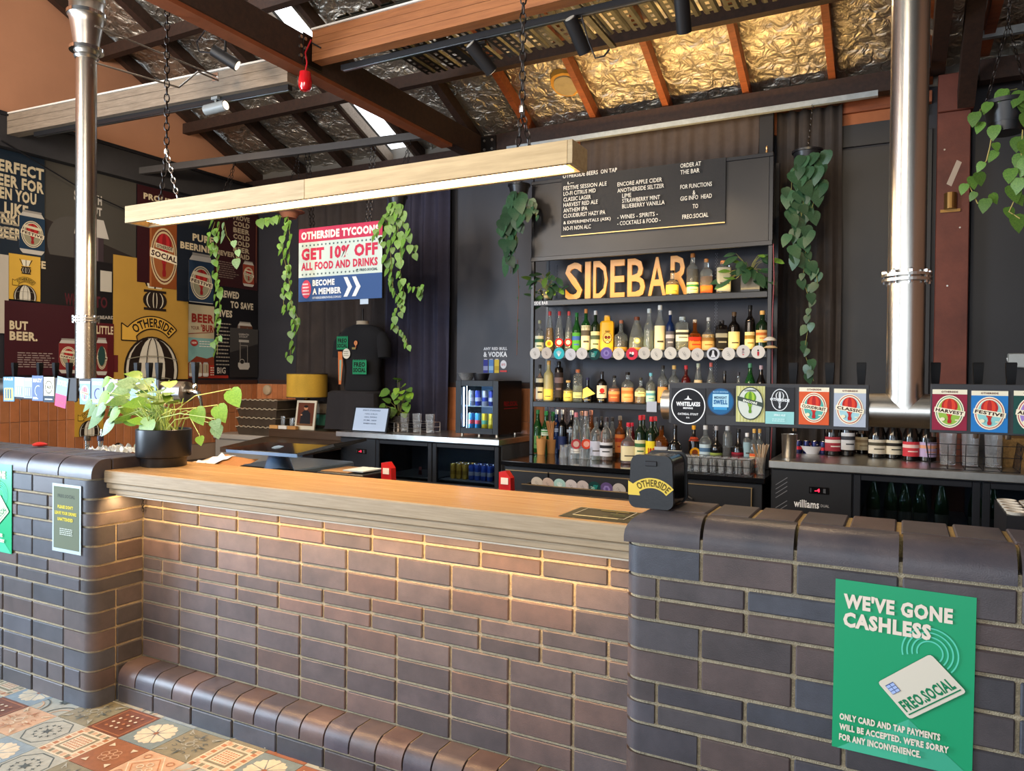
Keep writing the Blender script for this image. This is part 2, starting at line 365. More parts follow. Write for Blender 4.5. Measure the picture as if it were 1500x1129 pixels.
# ================================================================ floor with cement tiles
fl = MB().box((-6, -9, -.08), (8.5, 4.2, -.012), mat('#6d655a', .7, noise_amt=.2, scale=4)).build('floor', kind='structure')
TSZ = .2017
INK = {'g': '#6f7c7c', 'gd': '#4c5250', 'cream': '#c2b69e', 'br': '#6a4334', 'br2': '#85583f', 'pe': '#b49478', 'or': '#a06b4a', 'ol': '#7a7560', 'lt': '#989a90', 'bl': '#7d8c94'}
def tile_mesh(kind):
    e = TSZ/2-.0012; mb = MB(); base = {'dots': 'br', 'flower': 'g', 'damask': 'ol', 'frame': 'cream', 'outline': 'br2', 'diamond': 'pe', 'octagon': 'lt', 'swirl': 'lt', 'scroll': 'pe', 'flowerb': 'bl'}[kind]
    def tm(h): return mat(INK.get(h, h), .38, noise_amt=.16, scale=30, spec=.4)
    mb.box((-e, -e, -.012), (e, e, 0), tm(base)); p = Print((-TSZ/2, -TSZ/2, 0), (1, 0, 0), (0, 1, 0), mb, .00025); S = TSZ; c = S/2
    def fl8(r, col, n=8, w=.42, r0=.12):
        for i in range(n):
            a = 2*PI*i/n+.2; d = (math.cos(a), math.sin(a)); q = (-d[1], d[0])
            p.poly([(c+d[0]*r*r0, c+d[1]*r*r0)]+[(c+d[0]*r*t+q[0]*r*w*s_, c+d[1]*r*t+q[1]*r*w*s_) for t, s_ in ((.55, -.5), (.85, -.75), (.98, -.35), (.9, 0), (.98, .35), (.85, .75), (.55, .5))], col, False)
        p.k += 1
    if kind == 'dots':
        p.ring(c, c, S*.62, S*.62, S*.03, tm('or'), 4, 45, 405)
        for i in range(4):
            for j in range(4):
                if (i in (0, 3)) and (j in (0, 3)): pass
                p.ell(S*(.26+.16*i), S*(.26+.16*j), S*.035, S*.035, tm('cream' if (i+j) % 3 else 'or'), 8)
    elif kind in ('flower', 'flowerb'):
        fl8(S*.42, tm('cream')); p.ell(c, c, S*.06, S*.05, tm('br2'), 10)
    elif kind in ('damask', 'scroll'):
        a, b = (('gd', 'lt') if kind == 'damask' else ('or', 'cream'))
        for i in range(4):
            for q in range(5):
                ang = i*90+45+(q-2)*20; rr = S*(.16+.1*(q % 3)+.05*q % .2); x = c+rr*math.cos(R(ang)); y = c+rr*math.sin(R(ang))
                p.ring(x, y, S*.06, S*.045, S*.018, tm(a if q % 2 else b), 10, ang, ang+260)
            p.poly([(c+math.cos(R(i*90+t))*S*r_, c+math.sin(R(i*90+t))*S*r_) for t, r_ in ((-12, .2), (0, .46), (12, .2), (0, .3))], tm(a), False)
            p.poly([(c+math.cos(R(i*90+45+t))*S*r_, c+math.sin(R(i*90+45+t))*S*r_) for t, r_ in ((-7, .4), (0, .64), (7, .4), (0, .5))], tm(b), False)
        p.k += 1; p.ring(c, c, S*.09, S*.09, S*.02, tm(b), 14)
    elif kind == 'frame':
        p.rect(S*.03, S*.03, S*.97, S*.97, tm('cream')); n = 8
        for i in range(n):
            for (a, b) in (((i+.08)/n, .04), ((i+.08)/n, .84)):
                p.poly([(S*a, S*b), (S*(a+.1), S*b), (S*(a+.1), S*(b+.11)), (S*a, S*(b+.11))], tm('pe' if i % 2 else 'or'), False)
                if 0 < i < n-1: p.poly([(S*b, S*a), (S*(b+.11), S*a), (S*(b+.11), S*(a+.1)), (S*b, S*(a+.1))], tm('ol' if i % 2 else 'pe'), False)
        p.k += 1; p.rect(S*.21, S*.21, S*.79, S*.79, tm('ol')); p.rect(S*.27, S*.27, S*.73, S*.73, tm('cream'))
        for i in range(6):
            for j in range(6):
                if (i+j) % 1 == 0: p.poly([(S*(.30+.067*i+.03), S*(.30+.067*j)), (S*(.30+.067*i+.06), S*(.30+.067*j+.03)), (S*(.30+.067*i+.03), S*(.30+.067*j+.06)), (S*(.30+.067*i), S*(.30+.067*j+.03))], tm('or'), False)
        p.k += 1
    elif kind == 'outline':
        for i in range(6): 
            a = 60*i; p.ring(c+S*.13*math.cos(R(a)), c+S*.13*math.sin(R(a)), S*.085, S*.085, S*.016, tm('pe'), 12)
        for i in range(4): p.poly([(c+math.cos(R(i*90+45+t))*S*r_, c+math.sin(R(i*90+45+t))*S*r_) for t, r_ in ((-5, .36), (0, .5), (14, .4))], tm('cream'))
    elif kind == 'diamond':
        p.ring(c, c, S*.46, S*.46, S*.03, tm('cream'), 4, 0, 360); p.ring(c, c, S*.36, S*.36, S*.03, tm('or'), 4, 0, 360)
        for i in range(4): p.ring(c+S*.12*math.cos(R(90*i)), c+S*.12*math.sin(R(90*i)), S*.07, S*.07, S*.02, tm('cream'), 10); p.ring(c+S*.44*math.cos(R(90*i+45)), c+S*.44*math.sin(R(90*i+45)), S*.08, S*.08, S*.02, tm('or'), 10)
    elif kind == 'octagon':
        p.ring(c, c, S*.48, S*.48, S*.03, tm('gd'), 8, 22.5, 382.5)
        for i in range(12): 
            a = 30*i; p.poly(star(c+S*.24*math.cos(R(a)), c+S*.24*math.sin(R(a)), S*.06, 4, .35, a), tm('gd'), False)
        p.k += 1; p.poly(star(c, c, S*.14, 6), tm('gd'))
    elif kind == 'swirl':
        for x, y in ((0, 0), (S, 0), (0, S), (S, S)):
            for k in (.28, .4):
                a0 = math.degrees(math.atan2(c-y, c-x))-45; p.ring(x, y, S*k, S*k, S*.03, tm('gd' if k > .3 else 'pe'), 8, a0, a0+90)
        p.poly(star(c, c, S*.16, 8, .5), tm('gd'))
    rr = mb.build('tile'); me = rr.data; bpy.data.objects.remove(rr); return me
TM = {k: tile_mesh(k) for k in ('dots', 'flower', 'damask', 'frame', 'outline', 'diamond', 'octagon', 'swirl', 'scroll', 'flowerb')}
LAY = {(0, 0): 'dots', (1, 0): 'flower', (2, 0): 'damask', (3, 0): 'frame', (4, 0): 'flower', (5, 0): 'outline', (-1, 0): 'damask', (-2, 0): 'swirl', (-3, 0): 'flowerb', (-4, 0): 'frame',
       (0, 1): 'frame', (1, 1): 'outline', (2, 1): 'diamond', (3, 1): 'swirl', (-1, 1): 'octagon', (-2, 1): 'scroll', (-3, 1): 'dots', (-1, 2): 'flowerb', (-2, 2): 'swirl', (0, 2): 'octagon', (1, 2): 'damask', (-3, 2): 'outline'}
ks = list(TM)
for j in range(-1, 6):
    for i in range(-8, 13):
        cx, cy = -.1215+TSZ*(i+.5), -.1535-TSZ*(j+.5)
        if j == -1 and not (-1 < i < 0): cy = -.1535+TSZ*.5
        k = LAY.get((i, j)) or ks[(i*5+j*3+7*(i % 3)) % 10]
        inst(TM[k], 'tile', (cx, cy, 0), fl, (0, 0, R(90*((i*3+j) % 4)) if k not in ('scroll',) else 0))

# ================================================================ brickwork
T, t_ = .086, .061
BM = {}
def brick(par, x0, x1, z0, z1, yf, mats=BR, d=.1, axis='Y', proud=.0035):
    """axis Y: face towards -Y at yf; axis X: face towards +X at yf with x0..x1 along Y; axis Z: face up at yf, z0..z1 along Y"""
    m = random.randrange(len(mats)); k = (round(x1-x0, 3), round(z1-z0, 3), m, id(mats), axis, d)
    if k not in BM:
        w, h = x1-x0, z1-z0; mb = MB(); b = .0035
        if axis == 'Y': mb.box((-w/2, -proud, 0), (w/2, d, h), mats[m], b)
        elif axis == 'X': mb.box((-d, -w/2, 0), (proud, w/2, h), mats[m], b)
        else: mb.box((-w/2, -h/2, -d), (w/2, h/2, proud), mats[m], b)
        o = mb.build('brick', origin=(0, 0, 0)); BM[k] = o.data; bpy.data.objects.remove(o)
    j = lambda a: random.uniform(-a, a)
    if axis == 'Y': return inst(BM[k], 'brick', ((x0+x1)/2, yf+j(.0012), z0), par, (0, 0, j(.004)))
    if axis == 'X': return inst(BM[k], 'brick', (yf+j(.001), (x0+x1)/2, z0), par)
    return inst(BM[k], 'brick', ((x0+x1)/2, (z0+z1)/2, yf+j(.001)), par)
ROWS = []; z = 0
for i, h in enumerate([T]*6+[t_]*2+[T]*2+[t_]*2+[T]): ROWS.append((z, z+h, h > .07)); z += h
ZC = z   # 1.018 underside of the cap
CAPZ = 1.106; YF = -.25; RC = .048
def cornerbrick(par, xe, xc, z0, z1, yd, sgn, mats=BR):
    """brick wrapping a rounded corner at xc; sgn -1: wall runs to -x (corner faces +x)"""
    p = .0035; a = []; cx = xc+sgn*RC; cy = YF+RC; r = RC+p
    for i in range(8):
        th = R(-90+90*i/7) if sgn < 0 else R(-90-90*i/7); a.append((cx+r*math.cos(th), cy+r*math.sin(th)))
    poly = [(xe, YF-p)]+a+[(xc-sgn*p, yd), (xc+sgn*.1, yd), (xc+sgn*.1, YF+.1), (xe, YF+.1)]
    if sgn > 0: poly = poly[::-1]
    mb = MB().prism(poly, z0, z1, random.choice(mats)); o = mb.build('brick', par)
    smooth(o)
    return o
# ---- left pier
lp = root('brick_pier', (-1, -.1, 0), 'dark brick pier at the left end of the bar, rounded corner, sloping bullnose cap', 'brick wall')
XC = -.255
core = [(-1.9, YF+.004), (XC-RC, YF+.004)]+[(XC-RC+(RC-.004)*math.cos(R(-90+15*i)), YF+RC+(RC-.004)*math.sin(R(-90+15*i))) for i in range(1, 6)]+[(XC-.004, YF+RC), (XC-.004, .03), (-1.9, .03)]
MB().prism(core, 0, ZC+.03, MORTAR).build('mortar', lp)
def row_fill(par, xr, start, xl, step, z0, z1, yf, mats=BR, J=.0095):
    x = start
    while x > xl: brick(par, x-step+J/2, x-J/2, z0, z1, yf, mats); x -= step
for n_, (z0, z1, tall) in enumerate(ROWS):
    a, b = z0+(.0 if n_ == 0 else .005), z1-.005
    if n_ == 1: st, sp = -.329, .12
    elif tall: st, sp = -.449, .24
    else: st, sp = -.329, .24
    cornerbrick(lp, st+.005, XC, a, b, -.139 if tall else -.004, -1); row_fill(lp, None, st, -1.75, sp, a, b, YF)
    if tall: brick(lp, -.129, -.004, a, b, XC, BR, axis='X')
def cap_profile(y0, y1, z0, r=.066):
    P = [(y0, z0), (y0, CAPZ-r)]+[(y0+r-r*math.cos(R(15*i)), CAPZ-r+r*math.sin(R(15*i))) for i in range(1, 7)]+[(y1, CAPZ), (y1, z0)]
    return P
def cap(par, x0, x1, y1=YF+.088):
    o = MB().prism(cap_profile(YF-.004, y1, ZC+.005), x0, x1, BRCAP, 'X').build('cap_brick', par)
    smooth(o)
    return o
for i in range(7): cap(lp, (-.489 if i == 0 else -.489-.24*i)+.0045, XC+.004 if i == 0 else -.489-.24*(i-1)-.0045)
MB().box((-1.9, YF+.06, ZC), (XC-.006, .025, CAPZ-.006), MORTAR).build('mortar', lp)
for i in range(13): brick(lp, XC-.12*(i+1)+.009, XC-.12*i+.003, YF+.097, .032, CAPZ-.0035, BR, .08, 'Z')
# ---- right pier
rp = root('brick_pier', (3.2, -.1, 0), 'dark brick pier in the right foreground carrying the green payment poster', 'brick wall')
XR = 2.18
core = [(4.6, YF+.004), (XR+RC, YF+.004)]+[(XR+RC-(RC-.004)*math.cos(R(90-15*i)), YF+RC-(RC-.004)*math.sin(R(90-15*i))) for i in range(1, 6)]+[(XR+.004, YF+RC), (XR+.004, .03), (4.6, .03)]
MB().prism(core[::-1], 0, ZC+.03, MORTAR).build('mortar', rp)
for n_, (z0, z1, tall) in enumerate(ROWS):
    a, b = z0+(.0 if n_ == 0 else .005), z1-.005
    st = 2.395 if tall else 2.275
    cornerbrick(rp, st-.005, XR, a, b, -.004, 1)
    x = st
    while x < 4.4: brick(rp, x+.005, x+.235, a, b, YF); x += .24
# mitred corner cap: the bullnose turns round the end of the pier
P = cap_profile(YF-.004, YF+.088, ZC+.005); V = []; Fc = []
for (y, zz) in P: V.append((2.3905, y, zz))
for (y, zz) in P: V.append((XR-.004+(y-(YF-.004)), y, zz))
for (y, zz) in P: V.append((XR-.004+(y-(YF-.004)), .032, zz))
n = len(P)
for k in (0, 1):
    for i in range(n): Fc.append((k*n+i, k*n+(i+1) % n, (k+1)*n+(i+1) % n, (k+1)*n+i))
Fc += [tuple(range(n)), tuple(range(2*n, 3*n))[::-1]]
o = MB().add(V, Fc, BRCAP).build('cap_brick', rp)
smooth(o)
x = 2.3995
while x < 4.4: cap(rp, x, x+.231); x += .24
MB().box((2.27, YF+.06, ZC), (4.6, .025, CAPZ-.007), mat('#a98f5e', .95, noise_amt=.2, scale=60, bump=.5, bscale=200)).build('mortar', rp)
x = 2.275
while x < 4.4: brick(rp, x, x+.108, YF+.097, .032, CAPZ-.0035, BRN, .08, 'Z'); x += .12
# ---- bar front between the piers
nw = root('brick_bar_front', (1, .06, 0), 'recessed brown brick wall under the wooden bar top, lit warm from above', 'brick wall')
MB().box((-.26, .004, 0), (2.2, .11, .94), MORTAR).build('mortar', nw)
for n_, (z0, z1, tall) in enumerate(ROWS[:12]):
    if z1 < .17: continue
    a, b = z0+.005, z1-.005
    x = 0 if tall else -.12
    brick(nw, -.248, x-.005, a, b, 0, BRN)
    while x < 2.17: brick(nw, x+.005, min(x+.235, 2.178), a, b, 0, BRN); x += .24
# ---- foot rest plinth
pl = root('brick_plinth', (1, -.06, 0), 'low foot rest of bullnose bricks along the base of the bar front', 'brick step')
ZP = .172; YP = -.131
MB().box((-.25, YP+.006, 0), (2.176, -.001, .1), MORTAR).build('mortar', pl); MB().box((-.25, YP+.05, .09), (2.176, -.001, ZP-.004), MORTAR).build('mortar', pl)
for i in range(-1, 9):
    brick(pl, max(-.001+.2412*i+.004, -.249), min(-.001+.2412*(i+1)-.004, 2.174), 0, .081, YP, BR, .09)
r = .058; prof = [(YP-.003, .091), (YP-.003, ZP-r)]+[(YP-.003+r-r*math.cos(R(18*i)), ZP-r+r*math.sin(R(18*i))) for i in range(1, 6)]+[(-.003, ZP), (-.003, .091)]
bm_ = {}
for i in range(-2, 18):
    w = .2412/2; k = i % 3
    if k not in bm_:
        o = MB().prism(prof, -w/2+.0035, w/2-.0035, [BRCAP, brickmat('#453a3c', '#5e504e', .33), brickmat('#3b3a44', '#55515a', .33)][k], 'X').build('bullnose_brick', origin=(0, 0, 0))
        smooth(o)
        bm_[k] = o.data; bpy.data.objects.remove(o)
    inst(bm_[k], 'bullnose_brick', (-.001+w*(i+.5), 0, 0), pl)

# ================================================================ timber bar top
bt = root('bar_counter', (.96, 0, .94), 'long polished timber bar top between the two brick piers', 'bar counter')
XA, XB = -.252, 2.176
for i, (y0, y1) in enumerate(((-.196, -.09), (-.09, .015), (.015, .12), (.12, .225))):
    mb = MB()
    if i == 0: mb.box((XA, y0, 1.002), (XB, y1-.0004, 1.0555), OAKEDGE, .004); mb.box((XA+.001, y0+.006, 1.05), (XB-.001, y1-.0004, 1.0562), OAK)
    else: mb.box((XA, y0+.0004, 1.002), (XB, y1-.0004, 1.056), OAK, .001)
    mb.build('board', bt)
MB().box((XA, -.184, .9765), (XB, .12, 1.0015), OAKEDGE, .003).build('apron_board', bt)
MB().box((XA, -.172, .951), (XB, .12, .9755), OAKEDGE, .003).build('apron_board', bt)
MB().box((XA, .11, .3), (XB, .13, .965), BLACKM).build('back_panel', bt)
MB().box((XA+.02, -.150, .941), (XB-.02, -.130, .9505), mat('#d8cdb8', .5)).build('light_strip', bt)
o = MB(); chain(o, (-.222, -.025, .925), (-.23, -.02, .85), None, .016, .006, .002); o = o.build('cable_chain', label='small dark chain dangling in the corner where bar top meets left pier', cat='chain')

# ================================================================ walls
WX = -3.65; WY = 3.9
WALLK = mat('#232329', .6, noise_amt=.12, scale=3); WALLP = mat('#32343c', .55, noise_amt=.1, scale=2); SALMON = mat('#bd8868', .8, noise_amt=.06, scale=2, bump=.05, bscale=10)
TILE = [mat('#a4663f', .35, noise_amt=.12, scale=12, rand=.12), mat('#ac6f48', .35, noise_amt=.12, scale=12, rand=.12)]; GROUT = mat('#8d7865', .9)
wl = root('wall_left', (WX, 1, 0), kind='structure')
MB().box((WX-.15, -9, 0), (WX, 4.1, 3.44), WALLK).build('lower_wall', wl)
rz = lambda y: 3.66-.44*(y-3.8)
MB().prism([(-.9, 3.42), (3.95, 3.42), (4.1, 3.66), (-1.2, 5.95), (-1.2, 3.42)], WX-.15, WX+.001, SALMON, 'X').build('gable', wl)
MB().box((WX-.15, -9, 3.42), (WX+.001, -.9, 6.2), SALMON).build('gable', wl)
MB().box((WX, -1, 3.30), (WX+.09, 3.9, 3.545), mat('#302f31', .6, noise_amt=.15, scale=6)).build('wall_beam', wl)
MB().box((WX, -1, 3.545), (WX+.11, 3.9, 3.575), BLACK).build('wall_beam', wl)
MB().box((WX, -1, 1.38), (WX+.02, 3.9, 1.42), mat('#3a1d14', .6)).build('dado_rail', wl)
wb = root('wall_back', (0, WY, 0), kind='structure')
MB().box((WX, WY+.012, 0), (8, WY+.15, 3.75), WALLK).build('lower_wall', wb)
for (x0, x1, z0, z1) in ((-.97, -.16, 1.43, 3.5), (-.15, .34, 1.43, 3.5), (2.4, 2.95, 1.0, 3.22), (2.4, 2.95, 3.235, 3.48), (2.955, 3.03, 1.0, 3.3), (3.27, 4.6, 1.0, 3.35), (4.61, 6, 1.0, 3.35)):
    MB().box((x0, WY-.012, z0), (x1, WY+.012, z1), WALLP if x0 < 0 else mat('#212124', .5, noise_amt=.1, scale=2), .003).build('wall_panel', wb)
MB().box((-3.6, WY-.005, 1.38), (.4, WY+.012, 1.425), mat('#2b1a15', .6)).build('dado_rail', wb)
MB().box((2.42, WY-.05, 3.48), (3.02, WY+.01, 3.56), REDWOOD).build('timber_rail', wb)
MB().box((-.6, WY-.015, 3.4), (3.0, WY+.015, 3.62), mat('#9a5a34', .7, noise_amt=.15, scale=6)).build('timber_rail', wb)
tmm = {}
def wtile(par, p, axis, h):
    k = (axis, h, random.randrange(2))
    if k not in tmm:
        mb = MB()
        if axis == 'X': mb.box((-.004, -.0368, 0), (.006, .0368, h-.003), TILE[k[2]], .002)
        else: mb.box((-.0368, -.006, 0), (.0368, .004, h-.003), TILE[k[2]], .002)
        o = mb.build('wall_tile', origin=(0, 0, 0)); tmm[k] = o.data; bpy.data.objects.remove(o)
    inst(tmm[k], 'wall_tile', p, par)
MB().box((WX, .2, .3), (WX+.004, 3.9, 1.38), GROUT).build('grout', wl)
MB().box((WX, WY+.005, .3), (.4, WY+.012, 1.38), GROUT).build('grout', wb)
for i in range(46):
    y = 3.86-.078*i
    for z0, h in ((1.07, .31), (.757, .313), (.444, .313)):
        if z0 < .5 and y > 2.6: continue
        wtile(wl, (WX+.006, y, z0), 'X', h)
for x in [WX+.05+.078*i for i in range(11)]+[-1.25+.078*i for i in range(20)]:
    for z0, h in ((1.07, .31), (.757, .313)): wtile(wb, (x, WY+.003, z0), 'Y', h)
wr = root('wall_right', (8, 0, 0), kind='structure'); MB().box((8, -9, 0), (8.15, 4.1, 6.2), SALMON).build('plaster', wr)
# red post with its bracket
po = root('timber_post', (3.16, 3.85, 0), 'red-brown timber post on the back wall right of the big steel pipe', 'post')
PRED = mat('#4e2318', .6, col2='#6b3526', scale=4, bump=.1)
MB().box((3.055, 3.76, 0), (3.255, 3.88, 3.36), PRED, .004).build('shaft', po)
MB().box((3.055, 3.74, 3.36), (3.27, 3.88, 3.62), PRED, .004).build('post_head', po)
p = Print((3.055, 3.7595, 0)); p.poly([(.06, 2.86), (.09, 2.84), (.15, 3.0), (.12, 3.02)], '#a89888'); p.mb.build('tape_residue', po)
for x, z in ((3.1, 3.1), (3.2, 2.55), (3.13, 2.15)): MB().cyl((x, 3.755, z), (x, 3.762, z), .006, STEELH, 8).build('bolt', po)
q = root('wall_sensor', (3.14, 3.74, 2.66), 'small brass-coloured half-round fitting fixed to the red post', 'wall fitting')
MB().prism([(3.10+.04*math.cos(R(a))+.04, 3.755-.055*math.sin(R(a))) for a in range(0, 181, 20)], 2.68, 2.79, mat('#8a6a3c', .35, .8)).build('cover', q)
MB().box((3.08, 3.745, 2.66), (3.2, 3.7595, 2.68), mat('#8a6a3c', .35, .8)).build('base_plate', q)

# ================================================================ roof
rf = root('ceiling', (0, 1, 3.6), kind='structure')
FOIL = bpy.data.materials.new('foil'); FOIL.use_nodes = True; nt = FOIL.node_tree; b = nt.nodes['Principled BSDF']
b.inputs['Base Color'].default_value = (.60, .54, .45, 1); b.inputs['Metallic'].default_value = .9; b.inputs['Roughness'].default_value = .33
tc = nt.nodes.new('ShaderNodeTexCoord'); n1 = nt.nodes.new('ShaderNodeTexNoise'); n1.inputs['Scale'].default_value = 11; n1.inputs['Detail'].default_value = 7; n1.inputs['Distortion'].default_value = 1.2
nt.links.new(tc.outputs['Object'], n1.inputs[0]); bp = nt.nodes.new('ShaderNodeBump'); bp.inputs['Strength'].default_value = 1; bp.inputs['Distance'].default_value = .05
nt.links.new(n1.outputs[0], bp.inputs['Height']); nt.links.new(bp.outputs[0], b.inputs['Normal'])
RX = [-3.6, -2.95, -2.32, -1.80, -1.40, -.72, -.14, .49, 1.12, 1.755, 2.37, 3.0, 3.63, 4.26, 4.9, 5.5]
SKY0, SKY1 = -1.76, -1.44
def foil(x0, x1, y0, y1, name='insulation_panel'):
    nx = max(3, int((x1-x0)/.035)); ny = max(3, int((y1-y0)/.05)); V = []; Fc = []
    for j in range(ny+1):
        for i in range(nx+1):
            x = x0+(x1-x0)*i/nx; y = y0+(y1-y0)*j/ny
            quilt = .018*abs(math.sin(PI*(x-x0)/.21))**.5+.014*abs(math.sin(PI*(y-y0)/.30))**.5
            d = -quilt-.022*noise.noise(Vector((x*4, y*9, 1)))-.012*noise.noise(Vector((x*16, y*26, 5)))-.01*abs(noise.noise(Vector((x*9, y*22, 9))))
            V.append((x, y, rz(y)+.135+d))
    for j in range(ny):
        for i in range(nx): a = j*(nx+1)+i; Fc.append((a, a+nx+1, a+nx+2, a+1))
    return MB().add(V, Fc, FOIL, True).build(name, rf)
seg = [(x0, x1) for x0, x1 in zip(RX, RX[1:])]
for x0, x1 in seg:
    if x0 > 5: continue
    a, b2 = x0+.02, x1-.02
    if x0 == -1.80: a, b2 = SKY1+.0, x1-.02
    for y0, y1 in ((-1.3, .9), (.9, 3.95)):
        if x0 == -1.80: continue
        foil(a, b2, y0, y1)
# roof sheet above, so no sky leaks in; the translucent strip itself glows in place of the daylight
ROOFM = mat('#77736c', .6, .3)
def slab(x0, x1, y0, y1, z, m, name, t=.03):
    V = [(x0, y0, rz(y0)+z), (x1, y0, rz(y0)+z), (x1, y1, rz(y1)+z), (x0, y1, rz(y1)+z)]
    V += [(x, y, q+t) for x, y, q in V]
    return MB().add(V, [(0, 3, 2, 1), (4, 5, 6, 7), (0, 1, 5, 4), (1, 2, 6, 5), (2, 3, 7, 6), (3, 0, 4, 7)], m).build(name, rf)
slab(-4, SKY0-.02, -1.35, 4.1, .20, ROOFM, 'roof_sheet'); slab(SKY1+.02, 8.2, -1.35, 4.1, .20, ROOFM, 'roof_sheet')
sk = slab(SKY0-.02, SKY1+.02, -1.35, 4.05, .17, emat('#f2f7ff', 3.0), 'skylight_sheet', .01)
MB().add([(-4, -1.3, rz(-1.3)+.2), (8.2, -1.3, rz(-1.3)+.2), (8.2, -9, 2.9+.2), (-4, -9, 3.1)], [(0, 1, 2, 3)], ROOFM).build('roof_sheet', rf)
MB().box((-4, WY, 3.6), (8.2, WY+.2, 3.85), ROOFM).build('roof_sheet', rf)
def rafter(x, y0=-1.3, y1=3.93, w=.045, m=None, h=.11):
    m = m or DKWOOD
    V = [(x-w/2, y0, rz(y0)), (x+w/2, y0, rz(y0)), (x+w/2, y1, rz(y1)), (x-w/2, y1, rz(y1))]; V += [(a, b_, c+h) for a, b_, c in V]
    return MB().add(V, [(0, 3, 2, 1), (4, 5, 6, 7), (0, 1, 5, 4), (1, 2, 6, 5), (2, 3, 7, 6), (3, 0, 4, 7)], m).build('rafter', rf)
for x in RX:
    rafter(x, w=.07 if x < -.5 else .05, m=DKWOOD if x < -.2 else REDWOOD)
rafter(SKY0-.01, w=.03, m=GREYWOOD); rafter(SKY1+.01, w=.03, m=GREYWOOD)
def xbeam(name, x0, x1, y, z0, z1, d, m, dz=0, dy=0, par=None, skew=0):
    V = []
    for x, s in ((x0, 0), (x1, 1)):
        yy = y+skew*s
        for (a, c) in ((yy-d/2, z0+dz*s), (yy+d/2, z0+dz*s), (yy+d/2, z1+dz*s), (yy-d/2, z1+dz*s)): V.append((x, a, c))
    return MB().add(V, [(0, 3, 2, 1), (4, 5, 6, 7), (0, 1, 5, 4), (1, 2, 6, 5), (2, 3, 7, 6), (3, 0, 4, 7)], m).build(name, par or rf)
for y in (.95, 2.02, 2.94): xbeam('purlin', WX, 6, y, rz(y+.04)-.10, rz(y+.04), .07, DKWOOD)
xbeam('wall_plate', -.6, 2.98, 3.74, 3.55, 3.69, .10, DKWOOD); xbeam('wall_plate', 3.3, 6, 3.74, 3.52, 3.66, .10, DKWOOD); xbeam('wall_plate', WX, -.72, 3.78, 3.42, 3.62, .10, DKWOOD)
# big tie beam
tb = root('tie_beam', (-.66, 1, 3.46), 'big dark timber tie beam running overhead towards the back wall', 'roof beam')
MB().box((-.72, -1.2, 3.49), (-.6, 3.79, 3.695), DKWOOD, .006).build('beam', tb); MB().box((-.715, -1.2, 3.462), (-.605, 3.2, 3.489), mat('#7a4022', .6, noise_amt=.2, scale=8)).build('lower_strip', tb)
MB().box((-.6, 3.68, 3.52), (-.44, 3.69, 3.68), DKMETAL, .003).build('steel_bracket', tb)
for x in (-.56, -.48):
    for z in (3.56, 3.64): MB().cyl((x, 3.672, z), (x, 3.68, z), .012, STEELH, 8).build('bolt', tb)
MB().box((-.598, 1.38, 3.50), (-.59, 1.56, 3.70), DKMETAL, .003).build('steel_bracket', tb)
for y in (1.40, 1.36):
    for z in (3.54, 3.6, 3.66): MB().cyl((-.6, y, z), (-.585, y, z), .012, STEELH, 8).build('bolt', tb)
# laminated beams
def lam_beam(nm, label, x0, x1, y, z0, z1, d, m, n, top, skew=0):
    r_ = root(nm, ((x0+x1)/2, y, z0), label, 'roof beam'); h = (z1-z0)/n
    for i in range(n): xbeam('lamination', x0, x1, y, z0+h*i+.0012, z0+h*(i+1)-.0012, d-.002*(i % 2), m, par=r_, skew=skew)
    xbeam('top_strip', x0, x1, y, z1, z1+.012, d+.02, top, par=r_, skew=skew); return r_
lam_beam('laminated_beam', 'grey laminated timber beam crossing behind the left steel pipe', -3.64, -.722, 1.22, 3.40, 3.56, .09, GREYWOOD, 3, mat('#cfcac0', .5), .20)
lam_beam('laminated_beam', 'orange-brown laminated timber beam overhead right of the tie beam', -.585, 5.0, 1.50, 3.535, 3.735, .09, mat('#85502c', .6, col2='#a86a3c', scale=5, stretch=(.8, 12, 12), bump=.15), 4, mat('#d8d6d0', .4))
# lighting tracks
def track(label, x0, x1, y, z, skew=0):
    r_ = root('lighting_track', ((x0+x1)/2, y, z), label, 'lighting track', 'lighting tracks')
    xbeam('rail', x0, x1, y, z, z+.034, .04, mat('#1c1d20', .35), par=r_, skew=skew); xbeam('slot', x0+.01, x1-.01, y, z-.002, z, .012, mat('#8a8d92', .3, 1), par=r_, skew=skew); return r_
track('black lighting track under the grey laminated beam, upper left', -3.3, -.75, 1.26, 3.365, .17)
track('black lighting track under the orange laminated beam', -.45, 5, 1.60, 3.50)
def canlight(p, tgt, label, m, L=.17, r=.036, up=.10):
    p = Vector(p); d = (Vector(tgt)-p).normalized(); r_ = root('track_spotlight', p, label, 'spotlight', 'track spotlights')
    MB().cyl(p-d*L*.5, p+d*L*.5, r, m, 18).build('barrel', r_); MB().cyl(p+d*(L*.5), p+d*(L*.5+.002), r*.8, emat('#ffe9c8', 3), 16).build('lens', r_)
    MB().cyl(p, p+Vector((0, 0, up)), .008, m, 8).build('arm', r_); MB().box((p.x-.03, p.y-.015, p.z+up-.004), (p.x+.03, p.y+.015, p.z+up+.014), m).build('adaptor', r_)
    MB().cyl(p-d*(L*.5), p-d*(L*.5+.003), r*.7, mat('#b9b4a8', .5), 14).build('end_cap', r_)
CAN = mat('#1b1b1d', .5)
a = at(330, 85, Y=1.05); canlight(a, a+Vector((.7, .5, -.5)), 'black spotlight hanging beside the tie beam, above the pendant chain', CAN, up=.12)
a = at(316, 158, Y=1.36); canlight(a, a+Vector((1, .15, .1)), 'grey cylinder spotlight under the grey laminated beam', mat('#8b9090', .4), up=.06)
a = at(705, 85, Y=1.62); canlight(a, a+Vector((.4, .8, -.7)), 'first black spotlight under the orange beam, left of the pendant chain', CAN, L=.2, r=.04, up=.08)
